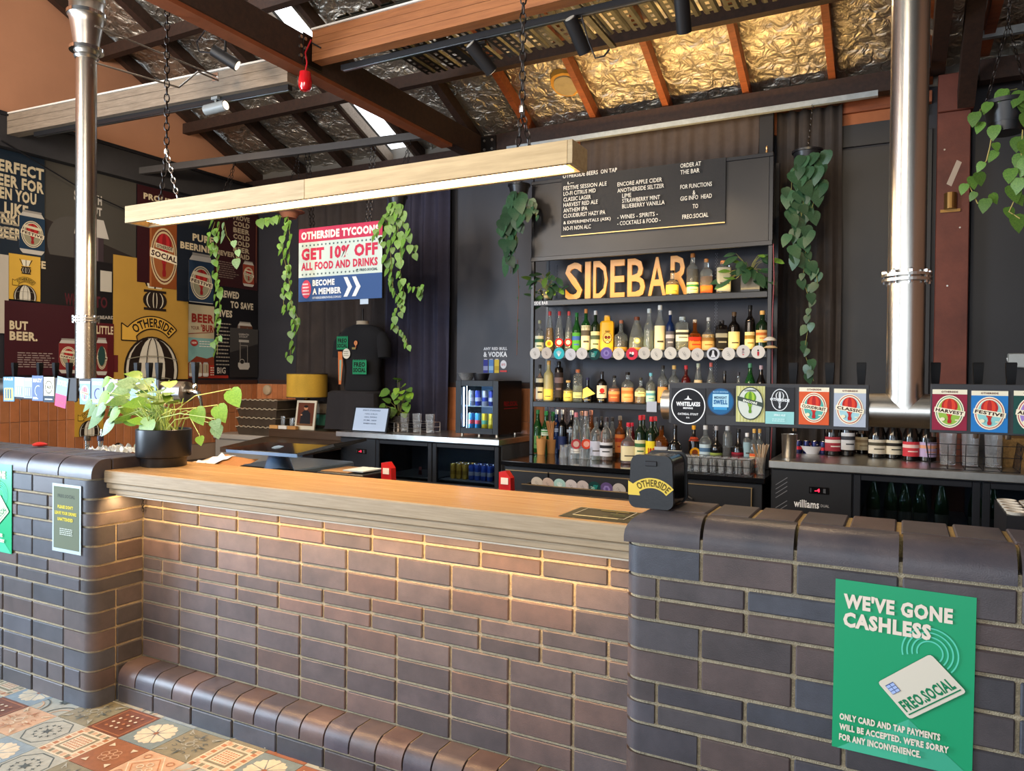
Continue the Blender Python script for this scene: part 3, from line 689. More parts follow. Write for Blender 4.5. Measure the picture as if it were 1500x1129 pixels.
a = at(846, 52, Y=1.62); canlight(a, a+Vector((.2, .8, -.8)), 'second black spotlight under the orange beam, above the yellow patch', CAN, L=.2, r=.04, up=.07)
a = at(1000, 18, Y=1.62); canlight(a, a+Vector((-.1, .8, -.9)), 'third black spotlight at the top of the picture, right of the others', CAN, L=.2, r=.04, up=.06)
# perforated metal deck stored on the purlins
dk = root('metal_deck', (1.5, 2.3, 3.86), 'rack of perforated galvanised metal strips lying above the orange beam', 'metal deck')
GALV = mat('#5a5850', .36, 1, noise_amt=.3, scale=12)
mb = MB(); w = .105; yy0, yy1 = 1.56, 2.62; ns = 16
ye = [(-w/2, 0), (-w*.28, .012)]
for (xa, za), (xb, zb) in (((-w/2, .012), (-w*.36, .0)), ((w*.36, 0), (w/2, .012))): mb.add([(xa, yy0, za), (xb, yy0, zb), (xb, yy1, zb), (xa, yy1, za)], [(0, 1, 2, 3)], GALV)
for i in range(ns):
    y0 = yy0+(yy1-yy0)*i/ns; y1 = y0+(yy1-yy0)/ns*.45; y2 = yy0+(yy1-yy0)*(i+1)/ns
    mb.add([(-w*.36, y0, 0), (w*.36, y0, 0), (w*.36, y1, 0), (-w*.36, y1, 0)], [(0, 1, 2, 3)], GALV)
    for a_, b_ in ((-w*.36, -w*.12), (w*.12, w*.36)): mb.add([(a_, y1, 0), (b_, y1, 0), (b_, y2, 0), (a_, y2, 0)], [(0, 1, 2, 3)], GALV)
o = mb.build('deck_strip', origin=(0, 0, 0)); me = o.data; bpy.data.objects.remove(o)
for i in range(26): inst(me, 'deck_strip', (-.45+.122*i, 0, 3.845+random.uniform(-.006, .006)), dk, (0, 0, R(random.uniform(-.3, .3))))
MB().box((-.5, 1.58, 3.835), (2.75, 1.61, 3.842), GALV).build('cross_rail', dk)
for x, y in ((.02, 2.62), (1.02, 2.62)): MB().box((x, 1.7, 3.79), (x+.04, 2.70, 3.81), GALV).build('cross_rail', dk)
# galvanised struts and the hanging rail
MB().box((-.30, 3.62, 3.50), (2.68, 3.66, 3.54), mat('#a9b2b6', .4, .6, noise_amt=.15, scale=20)).build('strut_channel', label='long galvanised steel channel under the wall plate above the menu board', cat='steel channel')
MB().box((3.19, 3.42, 3.70), (4.4, 3.46, 3.75), mat('#a9b2b6', .4, .6, noise_amt=.15, scale=20)).build('strut_channel', label='short galvanised steel channel in the upper right corner', cat='steel channel')
GR = mat('#4a4643', .5, noise_amt=.1, scale=5)
a, c = Vector((WX+.09, 2.38, 3.40)), Vector((-.70, 2.98, 3.515)); RAIL = lambda x, a=a, c=c: a+(c-a)*((x-a.x)/(c.x-a.x))
V = []
for q in (a, c):
    for dy, dz in ((-.025, -.03), (.025, -.03), (.025, .03), (-.025, .03)): V.append((q.x, q.y+dy, q.z+dz))
MB().add(V, [(0, 3, 2, 1), (4, 5, 6, 7), (0, 1, 5, 4), (1, 2, 6, 5), (2, 3, 7, 6), (3, 0, 4, 7)], GR).build('hanging_rail', label='grey square steel rail from left wall to tie beam, carrying signs and plants', cat='rail')
# knee brace and darker beam at right
br = root('truss', (3.2, 3.0, 3.5), 'dark timber truss members above the red post at upper right', 'roof truss')
def bar(p, q, w, h, m, name, par):
    p, q = Vector(p), Vector(q); d = (q-p).normalized(); s = d.cross(Vector((0, 0, 1)))
    s = s.normalized() if s.length > .01 else Vector((1, 0, 0)); u = s.cross(d); V = []
    for e in (p, q):
        for a_, b_ in ((-1, -1), (1, -1), (1, 1), (-1, 1)): V.append(e+s*w/2*a_+u*h/2*b_)
    return MB().add(V, [(0, 3, 2, 1), (4, 5, 6, 7), (0, 1, 5, 4), (1, 2, 6, 5), (2, 3, 7, 6), (3, 0, 4, 7)], m).build(name, par)
bar((3.22, 3.72, 3.42), (3.22, 1.2, 4.55), .10, .15, DKWOOD, 'beam', br); bar((3.05, -.5, 3.72), (3.05, 3.8, 3.72), .09, .16, DKWOOD, 'beam', br)
bar((3.33, -.5, 3.78), (3.33, 3.8, 3.78), .06, .12, REDWOOD, 'beam', br); bar((2.75, 3.1, 3.95), (3.06, 3.3, 3.72), .04, .06, GREYWOOD, 'brace', br)
MB().box((2.92, 3.48, 3.60), (3.0, 3.53, 3.74), mat('#55565a', .4, .7), .004).build('steel_plate', br)
# yellow foam patch on the foil
a = at(828, 160, Y=3.42); a = Vector((a.x, 3.42, rz(3.42)+.10)); mb = MB()
for rr, m in ((.125, mat('#c08a2e', .8, bump=.5, bscale=50)), (.10, mat('#9a8a66', .5, noise_amt=.15))):
    V = [(a.x+rr*(1+.1*noise.noise(Vector((math.cos(t)*2, math.sin(t)*2, rr*40))))*math.cos(t), a.y+rr*(1+.1*noise.noise(Vector((math.cos(t)*2, math.sin(t)*2, 3))))*math.sin(t)*.95, 0) for t in [2*PI*i/24 for i in range(24)]]
    dz = .0 if rr > .11 else -.012
    V = [(x, y, rz(y)+.075+dz) for x, y, _ in V]; n = 24; V2 = [(x, y, z_+.05) for x, y, z_ in V]
    mb.add(V+V2, [tuple(range(n))[::-1]]+[(i, (i+1) % n, n+(i+1) % n, n+i) for i in range(n)], m)
mb.build('foam_patch', label='round yellow foam-edged patch stuck on the foil insulation', cat='patch')
# ================================================================ tap towers hung from the roof
CARDW = '#e9e2cf'
def tower(label, X0, xl, xr, top, flange_z, collar=None):
    yc, zc, r = .475, 1.388, .056
    r_ = root('beer_tap_tower', (X0, yc, zc-r), label, 'beer tower', 'beer tap towers')
    mb = MB().tube([(X0, yc, zc), (X0, yc, flange_z)], r, STEEL, 40).tube([(X0, yc, flange_z), (X0, yc, top)], r, STEEL, 40); mb.build('vertical_pipe', r_)
    mb = MB(); mb.lathe([(r*.6, xl-.001), (r, xl+.004), (r, xr-.004), (r*.6, xr+.001)], (0, yc, zc), STEELH, 40, 'X'); mb.build('cross_pipe', r_)
    # the welded saddle where the pipes meet
    mb = MB(); n = 40; V = []
    for k, rr in ((0, r*1.0), (1, r*1.02)):
        for j in range(n):
            a = 2*PI*j/n; x = rr*math.cos(a); y = rr*math.sin(a); V.append((X0+x, yc+y, zc+(math.sqrt(max(0, r*r-y*y))+.012 if k == 0 else abs(x)*1.0-.003)))
    mb.add(V, [(j, (j+1) % n, n+(j+1) % n, n+j) for j in range(n)], STEEL, True); mb.build('saddle_joint', r_)
    for dz in (-.012, .004): MB().lathe([(r, flange_z+dz), (r+.018, flange_z+dz), (r+.018, flange_z+dz+.009), (r, flange_z+dz+.009)], (X0, yc, 0), STEELH, 40, smooth=False).build('flange', r_)
    for i in range(8):
        a = 2*PI*i/8+.2; c = (X0+(r+.010)*math.cos(a), yc+(r+.010)*math.sin(a)); MB().cyl((*c, flange_z-.02), (*c, flange_z+.022), .0055, CHROME, 8).lathe([(.008, flange_z+.014), (.008, flange_z+.022), (.0, flange_z+.028)], (*c, 0), CHROME, 8).build('flange_bolt', r_)
    if collar:
        z0 = collar; P = [(r+.004, z0), (r+.012, z0+.012), (r+.004, z0+.026), (r+.010, z0+.04), (r+.018, z0+.055), (r+.010, z0+.068), (r+.014, z0+.10), (r+.03, z0+.20), (r+.038, z0+.24), (r+.046, z0+.25), (r+.046, z0+.27), (r+.036, z0+.285), (r+.036, z0+.33), (r+.045, z0+.34), (r+.045, z0+.36), (r+.034, z0+.37), (r+.034, top)]
        MB().lathe(P, (X0, yc, 0), STEELH, 36).build('reducer', r_)
        for dz in (.055, .26): MB().lathe([(r+.03, z0+dz-.01), (r+.036 if dz < .1 else r+.05, z0+dz-.01), (r+.036 if dz < .1 else r+.05, z0+dz+.01), (r+.03, z0+dz+.01)], (X0, yc, 0), CHROME, 30).build('clamp_ring', r_)
    return r_
tr = tower('tall polished steel tap tower on the right, hung in front of the black wall', 2.878, 2.075, 4.2, 5.2, at(1319, 408, Y=.475).z)
tl_ = tower('polished steel tap tower on the left with a wide reducer at its top', -1.43, -2.45, -.545, 4.2, at(127, 468, Y=.475).z, at(125, 88, Y=.475).z)
for (a, b) in (((140, 38), (318, 112)), ((140, 92), (262, 128)), ((262, 128), (290, 105)), ((290, 105), (320, 118))):
    p = at(*a, Y=.475 if a[0] == 140 else (.9 if a[0] < 280 else 1.05)); q = at(*b, Y=1.19 if b[0] > 315 else (.9 if b[0] < 280 else 1.05)); MB().cyl(p, q, .006, STEELH, 8).build('stay_rod', tl_)
q = at(316, 113, Y=1.19); MB().box((q.x-.03, q.y-.006, q.z-.03), (q.x+.03, q.y, q.z+.03), STEELH, .003).build('stay_plate', tl_)
MB().lathe([(0, 0), (.012, 0), (.014, .005), (.014, .012), (0, .014)][::-1], (-.541, .475, 1.388), DKMETAL, 14, 'X').build('end_screw', tl_)
def tap(x, par, handle=True, y=.530, side=False):
    r_ = root('beer_tap', (x, y, 1.36)); r_.parent = par; r_.location = Vector((x, y, 1.36))-WL[par]
    mb = MB()
    if side: mb.tube([(x-.01, .475, 1.39), (x+.05, .475, 1.392), (x+.075, .475, 1.39)], [.012, .014, .016], CHROME, 12).tube([(x+.07, .475, 1.39), (x+.10, .475, 1.385), (x+.115, .475, 1.355), (x+.13, .475, 1.30)], [.013, .012, .009, .007], CHROME, 10); hx, hy = x+.075, .475
    else: mb.tube([(x, y-.03, 1.39), (x, y+.04, 1.392), (x, y+.07, 1.385), (x, y+.08, 1.30)], [.012, .014, .011, .008], CHROME, 10); hx, hy = x, y+.04
    mb.build('faucet', r_)
    MB().lathe([(.008, 1.40), (.013, 1.41), (.013, 1.425), (.007, 1.435)], (hx, hy, 0), CHROME, 12).build('collar', r_)
    MB().lathe([(.009, 1.435), (.011, 1.445), (.017, 1.52), (.018, 1.545), (.016, 1.548)], (hx, hy, 0), mat('#0c0c0e', .55, spec=.2), 4, sq=4).build('handle', r_)
    if side: MB().lathe([(.012, 0), (.014, .012), (.010, .022), (0, .024)], (x+.132, .475, 1.283), BLACK, 12).build('nozzle', r_)
    return r_
places = [('first', 1163), ('second', 1216), ('third', 1262), ('fourth', 1370), ('fifth', 1432), ('sixth', 1480)]
for w, px in places: tap(at(px, 556, Y=.585).x, tr)
for w, px in (('second', 25), ('third', 62), ('fourth', 85), ('fifth', 105), ('sixth', 205), ('seventh', 222), ('eighth', 236)): tap(at(px, 545, Y=.585).x, tl_)
tap(-.56, tl_, side=True)
BY = .409
def board(label, px0, px1, z0, z1):
    x0 = at(px0, 590, Y=BY).x; x1 = at(px1, 590, Y=BY).x
    return MB().box((x0, BY, z0), (x1, BY+.009, z1), mat('#2b2a2c', .55, noise_amt=.08, scale=10), .0015).build('badge_board', None, label=label, cat='badge board', group='boards on the tap towers')
board('black badge board carrying six beer badges right of centre', 980, 1273, 1.322, 1.472)
board('black badge board at the right edge of the picture', 1363, 1600, 1.325, 1.478)
q = at(947, 603, Y=3.285); q1 = at(962, 588, Y=3.285); MB().box((q.x, 3.284, q.z), (q1.x, 3.2855, q1.z), mat('#b4bccc', .5)).build('paper_slip', label='small pale paper slip hanging from the lower spirit shelf edge', cat='paper')
def card(label, box, col, draw, tilt=0, y=BY-.0035, group='beer badges on the boards'):
    x0, y0, x1, y1 = box; a = at(x0, y1, Y=y); b = at(x1, y1, Y=y); c = at(x0, y0, Y=y); w = b.x-a.x; h = c.z-(a.z+b.z)/2
    U = Vector((math.cos(R(tilt)), 0, math.sin(R(tilt)))); V = Vector((-math.sin(R(tilt)), 0, math.cos(R(tilt))))
    return sheet('beer_badge', (a.x, y, (a.z+b.z)/2), U, V, w, h, col, draw, label, 'beer badge', group)
def oth(word, bgc, fill, top=True, ring2='#9c2a2c', **k):
    def d(p, w, h):
        if top: p.rect(0, h*.885, w, h, '#e6dcc0'); p.text('OTHERSIDE', w*.26, h*.92, w*.74, h*.965, '#5a2020', .05)
        emblem(p, w*.5, h*.46, w*.84, h*.80, word, fill=fill, ring2=ring2, **k)
        p.ell(w*.3, h*.27, w*.07, h*.045, '#e9dcb8') ; p.rect(w*.66, h*.24, w*.76, h*.27, '#e9dcb8')
    return d
def d_white(p, w, h):
    p.ell(w/2, h/2, w*.5, h*.5, '#e8e8e6', 40); p.ell(w/2, h/2, w*.47, h*.47, '#1d1d20', 40); p.text('WHITELAKES', w*.15, h*.50, w*.85, h*.62, '#f0f0ee', .04)
    p.text('BREWING', w*.36, h*.42, w*.64, h*.47, '#f0f0ee', .03); p.text('OATMEAL STOUT', w*.2, h*.25, w*.8, h*.31, '#e0e0de', .03); p.text('5%', w*.45, h*.16, w*.55, h*.2, '#e0e0de', .02)
    p.poly([(w*.38, h*.68), (w*.47, h*.72), (w*.5, h*.80), (w*.53, h*.72), (w*.62, h*.68)], '#f0f0ee')
def d_swell(p, w, h):
    p.ell(w/2, h/2, w*.5, h*.5, '#2b4a6e', 36); p.ell(w/2, h/2, w*.46, h*.46, '#27618d', 36); p.rect(w*.2, h*.3, w*.8, h*.78, '#a9cfdc')
    p.text('MIDNIGHT', w*.26, h*.6, w*.74, h*.70, '#274b6a', .04); p.text('SWELL', w*.24, h*.40, w*.76, h*.57, '#1f5f93', .05); p.rect(w*.25, h*.2, w*.75, h*.3, '#3d8fc0'); p.text('BLACK BREWING', w*.22, h*.83, w*.78, h*.89, '#8fb8d4', .03)
def d_encore(p, w, h):
    for i in range(9): p.rect(w*(.11*i+.02), 0, w*(.11*i+.05), h, '#b9b46a')
    p.ell(w/2, h*.52, w*.45, h*.46, '#2f3a33'); p.ell(w/2, h*.52, w*.42, h*.43, '#c8ccc0'); balloon_body(p, w/2, h*.55, w*.42, h*.6, '#5d8a2a', '#9bbb3c')
    p.poly([(w*.05, h*.60), (w*.95, h*.42), (w*.95, h*.54), (w*.05, h*.72)], '#3f4a42'); p.text('ENCORE', w*.25, h*.575, w*.75, h*.635, '#e8ead8', .04, -13); p.text('OTHERSIDE', w*.3, h*.85, w*.7, h*.9, '#2f3a33', .03)
def d_bt(p, w, h):
    p.rect(0, 0, w, h*.34, '#8fc4c0'); p.ring(w*.5, h*.66, w*.3, h*.3, w*.03, '#d8dada'); balloon_body(p, w*.5, h*.66, w*.3, h*.46, '#c6c8c8', '#2a2b2e'); p.text('OTHERSIDE', w*.16, h*.64, w*.84, h*.72, '#e8eaea', .04, -4); p.text('ZERO ALE', w*.3, h*.22, w*.7, h*.27, '#eef6f4', .02); p.lines(w*.25, h*.06, w*.75, h*.16, 2, '#bfe0dc')
card('round black badge with a white ring and white lettering, WHITELAKES', (983, 568, 1033, 621), '#242326', d_white)
card('round blue badge reading SWELL', (1036, 568, 1075, 608), '#2b2a2c', d_swell)
card('green and white balloon badge reading ENCORE', (1078, 565, 1120, 618), '#c8c68a', d_encore)
card('black badge with white balloon above a teal strip', (1121, 567, 1163, 621), '#242427', d_bt)
card('orange balloon badge reading CLOUDBURST', (1170, 567, 1214, 622), '#cf5427', oth('CLOUDBURST', 0, '#58a89c'))
card('grey balloon badge reading CLASSIC', (1221, 569, 1268, 625), '#a9afba', oth('CLASSIC', 0, '#9fc7cc', ring2='#a9302f'))
card('dark red balloon badge reading HARVEST', (1365, 570, 1416, 630), '#8c1f38', oth('HARVEST', 0, '#93b54a', ring2='#2f7a58'))
card('blue balloon badge reading FESTIVE', (1422, 572, 1476, 633), '#2273b4', oth('FESTIVE', 0, '#8cc4c0', ring2='#b03038'))
card('dark green balloon badge reading ANTHEM, cut by the right edge of the picture', (1484, 572, 1540, 636), '#17463f', oth('ANTHEM', 0, '#9a7fc0', ring2='#b03048'))
board('black badge board of the left tap tower, left of its pipe', 5, 112, 1.318, 1.455)
board('black badge board of the left tap tower, right of its pipe', 116, 232, 1.318, 1.452)
def simple(a, b, word='', kind=0):
    def d(p, w, h):
        if kind == 0: p.rect(w*.1, h*.05, w*.9, h*.55, b); p.text(word, w*.12, h*.86, w*.88, h*.96, '#f2f2f2', .03); [p.rect(w*.18+w*.22*i, h*.12, w*.18+w*.22*i+w*.12, h*.5, a) for i in range(3)]
        if kind == 1: p.rect(0, 0, w, h*.42, b); p.text(word, w*.08, h*.72, w*.92, h*.9, '#f0f0f0', .03); p.text('BREW', w*.2, h*.12, w*.8, h*.2, '#e06a80', .03)
        if kind == 2: p.ring(w*.5, h*.6, w*.36, h*.26, w*.05, b, 18); p.text(word, w*.3, h*.55, w*.7, h*.66, b, .03); p.rect(0, 0, w, h*.26, '#3c4856'); p.rect(w*.14, h*.1, w*.86, h*.14, '#d8d8d0')
        if kind == 3: p.text(word, w*.1, h*.74, w*.9, h*.88, '#f4f4fa', .04); p.ring(w*.55, h*.4, w*.3, h*.22, w*.05, b, 14, 60, 250); p.lines(w*.1, h*.06, w*.6, h*.16, 2, '#eeeef6')
    return d
LB = 'beer badges on the left tower'
card('tall badge with yellow foot and white bars, far left of the left tower', (5, 552, 21, 588), '#5d86a6', simple('#4a6c8c', '#d8d27a', 'PALE'), 1, group=LB)
card('pale blue blank badge, second on the left tower', (21, 552, 35, 581), '#a5b4d6', simple('#b8c4e0', '#93a6cc', 'LAGER'), -1, group=LB)
card('pale violet badge, third on the left tower', (35, 553, 48, 583), '#9aa4c8', simple('#a9b4d8', '#8894bc', 'XPA'), 0, group=LB)
card('slate badge standing taller than the others, fourth on the left tower', (47, 550, 63, 587), '#5d6f90', simple('#6b7c9c', '#b8c4d8', 'HAZY', 3), 0, y=BY-.006, group=LB)
card('cream badge with a black emblem, fifth on the left tower', (64, 552, 79, 589), '#d9d6bf', simple('#222', '#2b2b2b', 'ALE', 2), 0, group=LB)
card('pink and blue badge tilted to the right beside the left pipe', (80, 550, 96, 594), '#8aa0bc', simple('#000', '#c8587a', 'SOUR', 1), -9, y=BY-.008, group=LB)
card('blue balloon badge just right of the left pipe', (117, 558, 132, 592), '#7fb2da', lambda p, w, h: (p.rect(0, h*.9, w, h, '#cfe2ee'), emblem(p, w*.5, h*.48, w*.8, h*.7, 'OTHER', ring1='#cfe0ea', ring2='#a86a78', fill='#8cb8d0', b1='#b86a78', b2='#cf8a8c')), group=LB)
card('lavender badge reading STORY beside the blue balloon badge', (134, 554, 151, 592), '#8a98c8', simple('#98a4d0', '#3a4466', 'STORY', 3), group=LB)
card('greyish pink badge half hidden by the plant', (153, 555, 172, 592), '#a79bb4', simple('#b8b0c8', '#8c7f9c', 'KOLSCH', 3), group=LB)
card('light blue badge behind the plant on the left tower', (190, 554, 228, 592), '#8cbcd8', simple('#a0c8e0', '#e0ecf4', 'CIDER', 3), group=LB)

# ================================================================ pendant light
pd = root('pendant_light', (.36, .49, 2.33), 'long timber box pendant light with glowing strip hung on chains over the bar', 'pendant light')
x0, x1, y0, y1, z0, z1 = -.995, 1.715, .42, .575, 2.325, 2.418
MB().box((x0, y0, z0), (.33, y0+.02, z1), PINE, .001).build('side_board', pd); MB().box((.332, y0, z0), (x1-.022, y0+.02, z1), mat('#9d8660', .6, col2='#b8a078', scale=4, stretch=(.8, 12, 12)), .001).build('side_board', pd)
MB().box((x0, y1-.02, z0), (x1-.022, y1, z1), PINE, .001).build('side_board', pd)
MB().box((x1-.021, y0, z0), (x1, y1, z1), PINE, .001).build('end_board', pd); MB().box((x0, y0+.021, z0), (x0+.02, y1-.021, z1), PINE, .001).build('end_board', pd)
MB().box((x0+.02, y0+.02, z1-.02), (x1-.021, y1-.02, z1-.004), PINE).build('top_board', pd)
MB().box((x0+.13, y0+.0205, z0+.006), (x1-.05, y1-.0205, z0+.010), emat('#ffd9a0', 16)).build('diffuser', pd)
for px, name in ((243, 'chain'), (768, 'chain')):
    top = at(px, 0 if px < 300 else 0, Y=.5); k = at(px+1 if px < 300 else px-3, 222 if px < 300 else 160, Y=.5); mb = MB(); chain(mb, (k.x, .5, k.z), (k.x, .5, top.z+.5), DKMETAL, .05, .013, .0035)
    a = at(234 if px < 300 else 757, 288 if px < 300 else 212, Y=.5); b = at(262 if px < 300 else 778, 284 if px < 300 else 208, Y=.5)
    chain(mb, (k.x, .5, k.z), (a.x, .5, 2.415), DKMETAL, .04, .011, .003); chain(mb, (k.x, .5, k.z), (b.x, .5, 2.415), STEELH if px < 300 else DKMETAL, .04, .011, .003)
    mb.lathe([(.0, 0), (.012, .006), (.014, .02), (.012, .034), (0, .04)], (k.x, .5, k.z-.02), STEELH, 10); o = mb.build('chain', pd); o['kind'] = 'stuff'

# ================================================================ back bar units
STT = mat('#c4c2bc', .30, 1, noise_amt=.14, scale=7, bump=.03, bscale=20); BLK = mat('#17181c', .4, noise_amt=.15, scale=6); BLKG = mat('#0e0f12', .12, coat=.4)
DGLASS = mat('#9aa6b0', .04, trans=1, ior=1.2); COOL = mat('#4a5058', .6)
SHELFG = mat('#8f98a0', .3, .6)
def fridge(label, xs, y0, depth, z1, panel, vent_slant=False, glow=None):
    """under-counter bottle fridge: xs = [left, panel end, door splits..., right]"""
    r_ = root('bottle_fridge', ((xs[0]+xs[-1])/2, y0+depth/2, 0), label, 'fridge'); zt = z1-.05; x0, x1 = xs[0], xs[-1]
    mb = MB(); mb.box((x0, y0+.02, .08), (xs[1], y0+depth, zt), BLK); mb.build('cabinet', r_)
    mb = MB().box((xs[1], y0+depth-.03, .08), (x1, y0+depth, zt), COOL).box((xs[1], y0+.04, .08), (x1, y0+depth-.03, .11), COOL).box((xs[1], y0+.04, zt-.03), (x1, y0+depth-.03, zt), COOL).box((x1-.03, y0+.04, .11), (x1, y0+depth-.03, zt-.03), COOL); mb.build('cabinet', r_)
    MB().box((x0+.03, y0+.05, 0), (x1-.03, y0+depth, .08), BLACK).build('plinth', r_)
    p = MB().box((x0+.004, y0, .09), (xs[1]-.006, y0+.02, zt-.01), BLK, .003).build('control_panel', r_)
    cx = x0+(xs[1]-x0)*.60; MB().box((cx-.06, y0-.006, zt-.15), (cx+.06, y0, zt-.105), BLKG, .003).build('controller', p)
    pr = Print((cx-.06, y0-.0062, zt-.15)); pr.text('-4', .035, .012, .065, .034, emat('#ff2040', 3), .04); pr.rect(.085, .008, .1, .036, '#4a4c50'); pr.rect(.008, .008, .016, .036, '#3a3c40'); pr.mb.build('display', p)
    for sx in ([x0+.03] if not vent_slant else [x0+.03]):
        mb = MB()
        for k in range(3):
            for i in range(4):
                z = zt-.06-.15*k-.028*i
                if vent_slant: mb.box((0, 0, 0), (0, 0, 0), None) if False else mb.add([(sx, y0-.002, z-.05), (sx+.004, y0-.002, z-.052), (sx+.075, y0-.002, z+.0), (sx+.071, y0-.002, z+.003)], [(0, 1, 2, 3)], mat('#6c6e74', .4))
                else: mb.add([(sx, y0-.002, z), (sx+.05, y0-.002, z-.012), (sx+.05, y0-.002, z-.002), (sx, y0-.002, z+.01)], [(0, 1, 2, 3)], mat('#08080a', .4))
        o = mb.build('vent_slots', p); o['kind'] = 'stuff'
    for a, b in zip(xs[1:], xs[2:]):
        d = root('door', (a, y0, .1)); d.parent = r_; d.location = Vector((a, y0, .1))-WL[r_]
        mb = MB(); f = .045; FR = mat('#1d2026', .5, noise_amt=.1, spec=.25)
        mb.box((a+.004, y0-.01, .1), (a+f, y0+.03, zt-.01), FR, .004).box((b-f, y0-.01, .1), (b-.004, y0+.03, zt-.01), FR, .004).box((a+f, y0-.01, zt-f), (b-f, y0+.03, zt-.01), FR, .004).box((a+f, y0-.01, .1), (b-f, y0+.03, .145), FR, .004); mb.build('door_frame', d)
        MB().box((a+f, y0+.005, .145), (b-f, y0+.012, zt-f), DGLASS).build('pane', d)
        for zz in (.34, .57): MB().box((a+.03, y0+.06, zz), (b-.03, y0+depth-.05, zz+.008), SHELFG).build('wire_shelf', r_)
    return r_
fL = fridge('long black bottle fridge at the left below steel worktop, tins behind its right door', [-1.82, -1.40, -.78, -.11], 3.2, .6, .96, 1)
fR = fridge('long black bottle fridge on the right with williams lettering below steel worktop', [2.11, 2.60, 3.28, 4.0, 4.6], 2.83, 1.0, .96, 1, True)
a = at(1163, 742, Y=2.829); p = Print((a.x, 2.826, a.z)); p.text('williams', 0, 0, .15, .05, '#e4e4e4', .02); p.text('DUAL', .16, .012, .21, .03, '#9a9a9a', .02); p.mb.build('lettering', fR)
def worktop(label, x0, x1, y0, y1, z, m, t=.05):
    return MB().box((x0, y0, z-t), (x1, y1, z), m, .004).build('worktop', None, label=label, cat='worktop')
worktop('stainless steel worktop on the left bottle fridge', -1.85, -.10, 3.17, 3.86, .96, STT)
worktop('stainless steel worktop on the right bottle fridge, wine bottles standing on it', 2.10, 4.65, 2.80, 3.86, .96, STT)
# centre unit
cu = root('bar_cabinet', (1.1, 3.1, 0), 'black cabinet with thin brass trim under the spirit shelves', 'cabinet')
MB().box((.14, 2.82, .03), (2.06, 3.6, .80), BLK, .004).build('body', cu)
BRASS = mat('#a98f68', .35, .8)
for (x0, x1) in ((.16, .52), (.53, 1.40), (1.42, 2.0)):
    MB().box((x0, 2.80, .08), (x1, 2.82, .765), BLK, .003).build('door', cu); MB().box((x0, 2.797, .766), (x1, 2.81, .772), BRASS).build('brass_trim', cu)
MB().box((1.992, 2.796, .1), (1.998, 2.81, .766), BRASS).build('brass_trim', cu)
for x in (.62, .85, 1.56): MB().tube([(x-.05, 2.80, .66), (x-.05, 2.775, .67), (x, 2.77, .70), (x+.05, 2.775, .67), (x+.05, 2.80, .66)], .006, STEELH, 8).build('handle', cu)
worktop('glossy black worktop under the spirit shelves crowded with bottles', .13, 2.08, 2.78, 3.66, .84, mat('#101114', .08, coat=.5), .035)
# shelving
sh = root('shelving_unit', (1.07, 3.45, .84), 'tall black spirit shelving with perforated steel back and header board', 'shelving')
SX0, SX1, SY0, SY1 = .115, 2.03, 3.30, 3.62; STOP = 3.10; ZA, ZB, ZCc = 2.118, 1.688, 1.285
SHM = mat('#1a1b20', .35, noise_amt=.1, scale=5)
for x in (SX0, SX1-.03):
    for y in (SY0, SY1-.03): MB().box((x, y, .841), (x+.03, y+.03, STOP), SHM, .003).build('upright', sh)
for z in (ZA, ZB, ZCc): 
    MB().box((SX0+.03, SY0+.006, z-.03), (SX1-.03, SY1-.03, z), SHM, .002).build('shelf', sh); MB().box((SX0+.03, SY0-.002, z-.045), (SX1-.03, SY0+.005, z-.004), SHM, .002).build('shelf_edge', sh)
MB().box((SX0+.03, SY0-.002, 2.47), (SX1-.03, SY0+.02, STOP-.03), mat('#1f1c1c', .38, noise_amt=.3, scale=3)).build('header_board', sh)
MB().box((SX0, SY0-.012, 2.44), (SX1, SY0+.01, 2.475), SHM, .003).build('header_rail', sh); MB().box((SX0, SY0-.012, STOP-.03), (SX1, SY0+.01, STOP), SHM, .003).build('header_rail', sh)
pm = bpy.data.materials.new('perforated'); pm.use_nodes = True; nt = pm.node_tree; b = nt.nodes['Principled BSDF']; b.inputs['Base Color'].default_value = (*lin('#2a2a30'), 1); b.inputs['Roughness'].default_value = .4; b.inputs['Metallic'].default_value = .5
tc = nt.nodes.new('ShaderNodeTexCoord'); sep = nt.nodes.new('ShaderNodeSeparateXYZ'); nt.links.new(tc.outputs['Object'], sep.inputs[0])
def mth(op, a, b_=None):
    n = nt.nodes.new('ShaderNodeMath'); n.operation = op
    for i, v in enumerate((a, b_)):
        if v is None: continue
        if isinstance(v, (int, float)): n.inputs[i].default_value = v
        else: nt.links.new(v, n.inputs[i])
    return n.outputs[0]
K = 2*PI/.0145
s1 = mth('COSINE', mth('MULTIPLY', sep.outputs[0], K)); s2 = mth('COSINE', mth('MULTIPLY', sep.outputs[2], K*.577))
hole = mth('GREATER_THAN', mth('MULTIPLY', s1, s2), .42); alpha = mth('SUBTRACT', 1, hole); nt.links.new(alpha, b.inputs['Alpha'])
MB().box((SX0+.03, SY1-.028, .845), (SX1-.03, SY1-.026, STOP-.04), pm).build('perforated_back', sh)
for x in (.20, 1.56): MB().box((x, SY1-.02, 1.0), (x+.02, SY1-.01, 2.46), mat('#8d8f92', .5)).build('gap_light_strip', sh)  # pale strips behind the holes, coloured as light through a gap
p = Print((SX0+.035, SY0-.003, ZA-.040), mb=MB()); p.text('SIDE BAR', 0, .004, .125, .032, '#e8e8e8', .03); p.mb.build('lettering', sh)
MB().lathe([(.004, 0), (.010, .004), (.010, .02), (.006, .024), (.009, .034), (.009, .044), (0, .055)], (SX1-.05, SY0+.01, STOP), mat('#c9a070', .3, .9), 12).build('finial', sh)
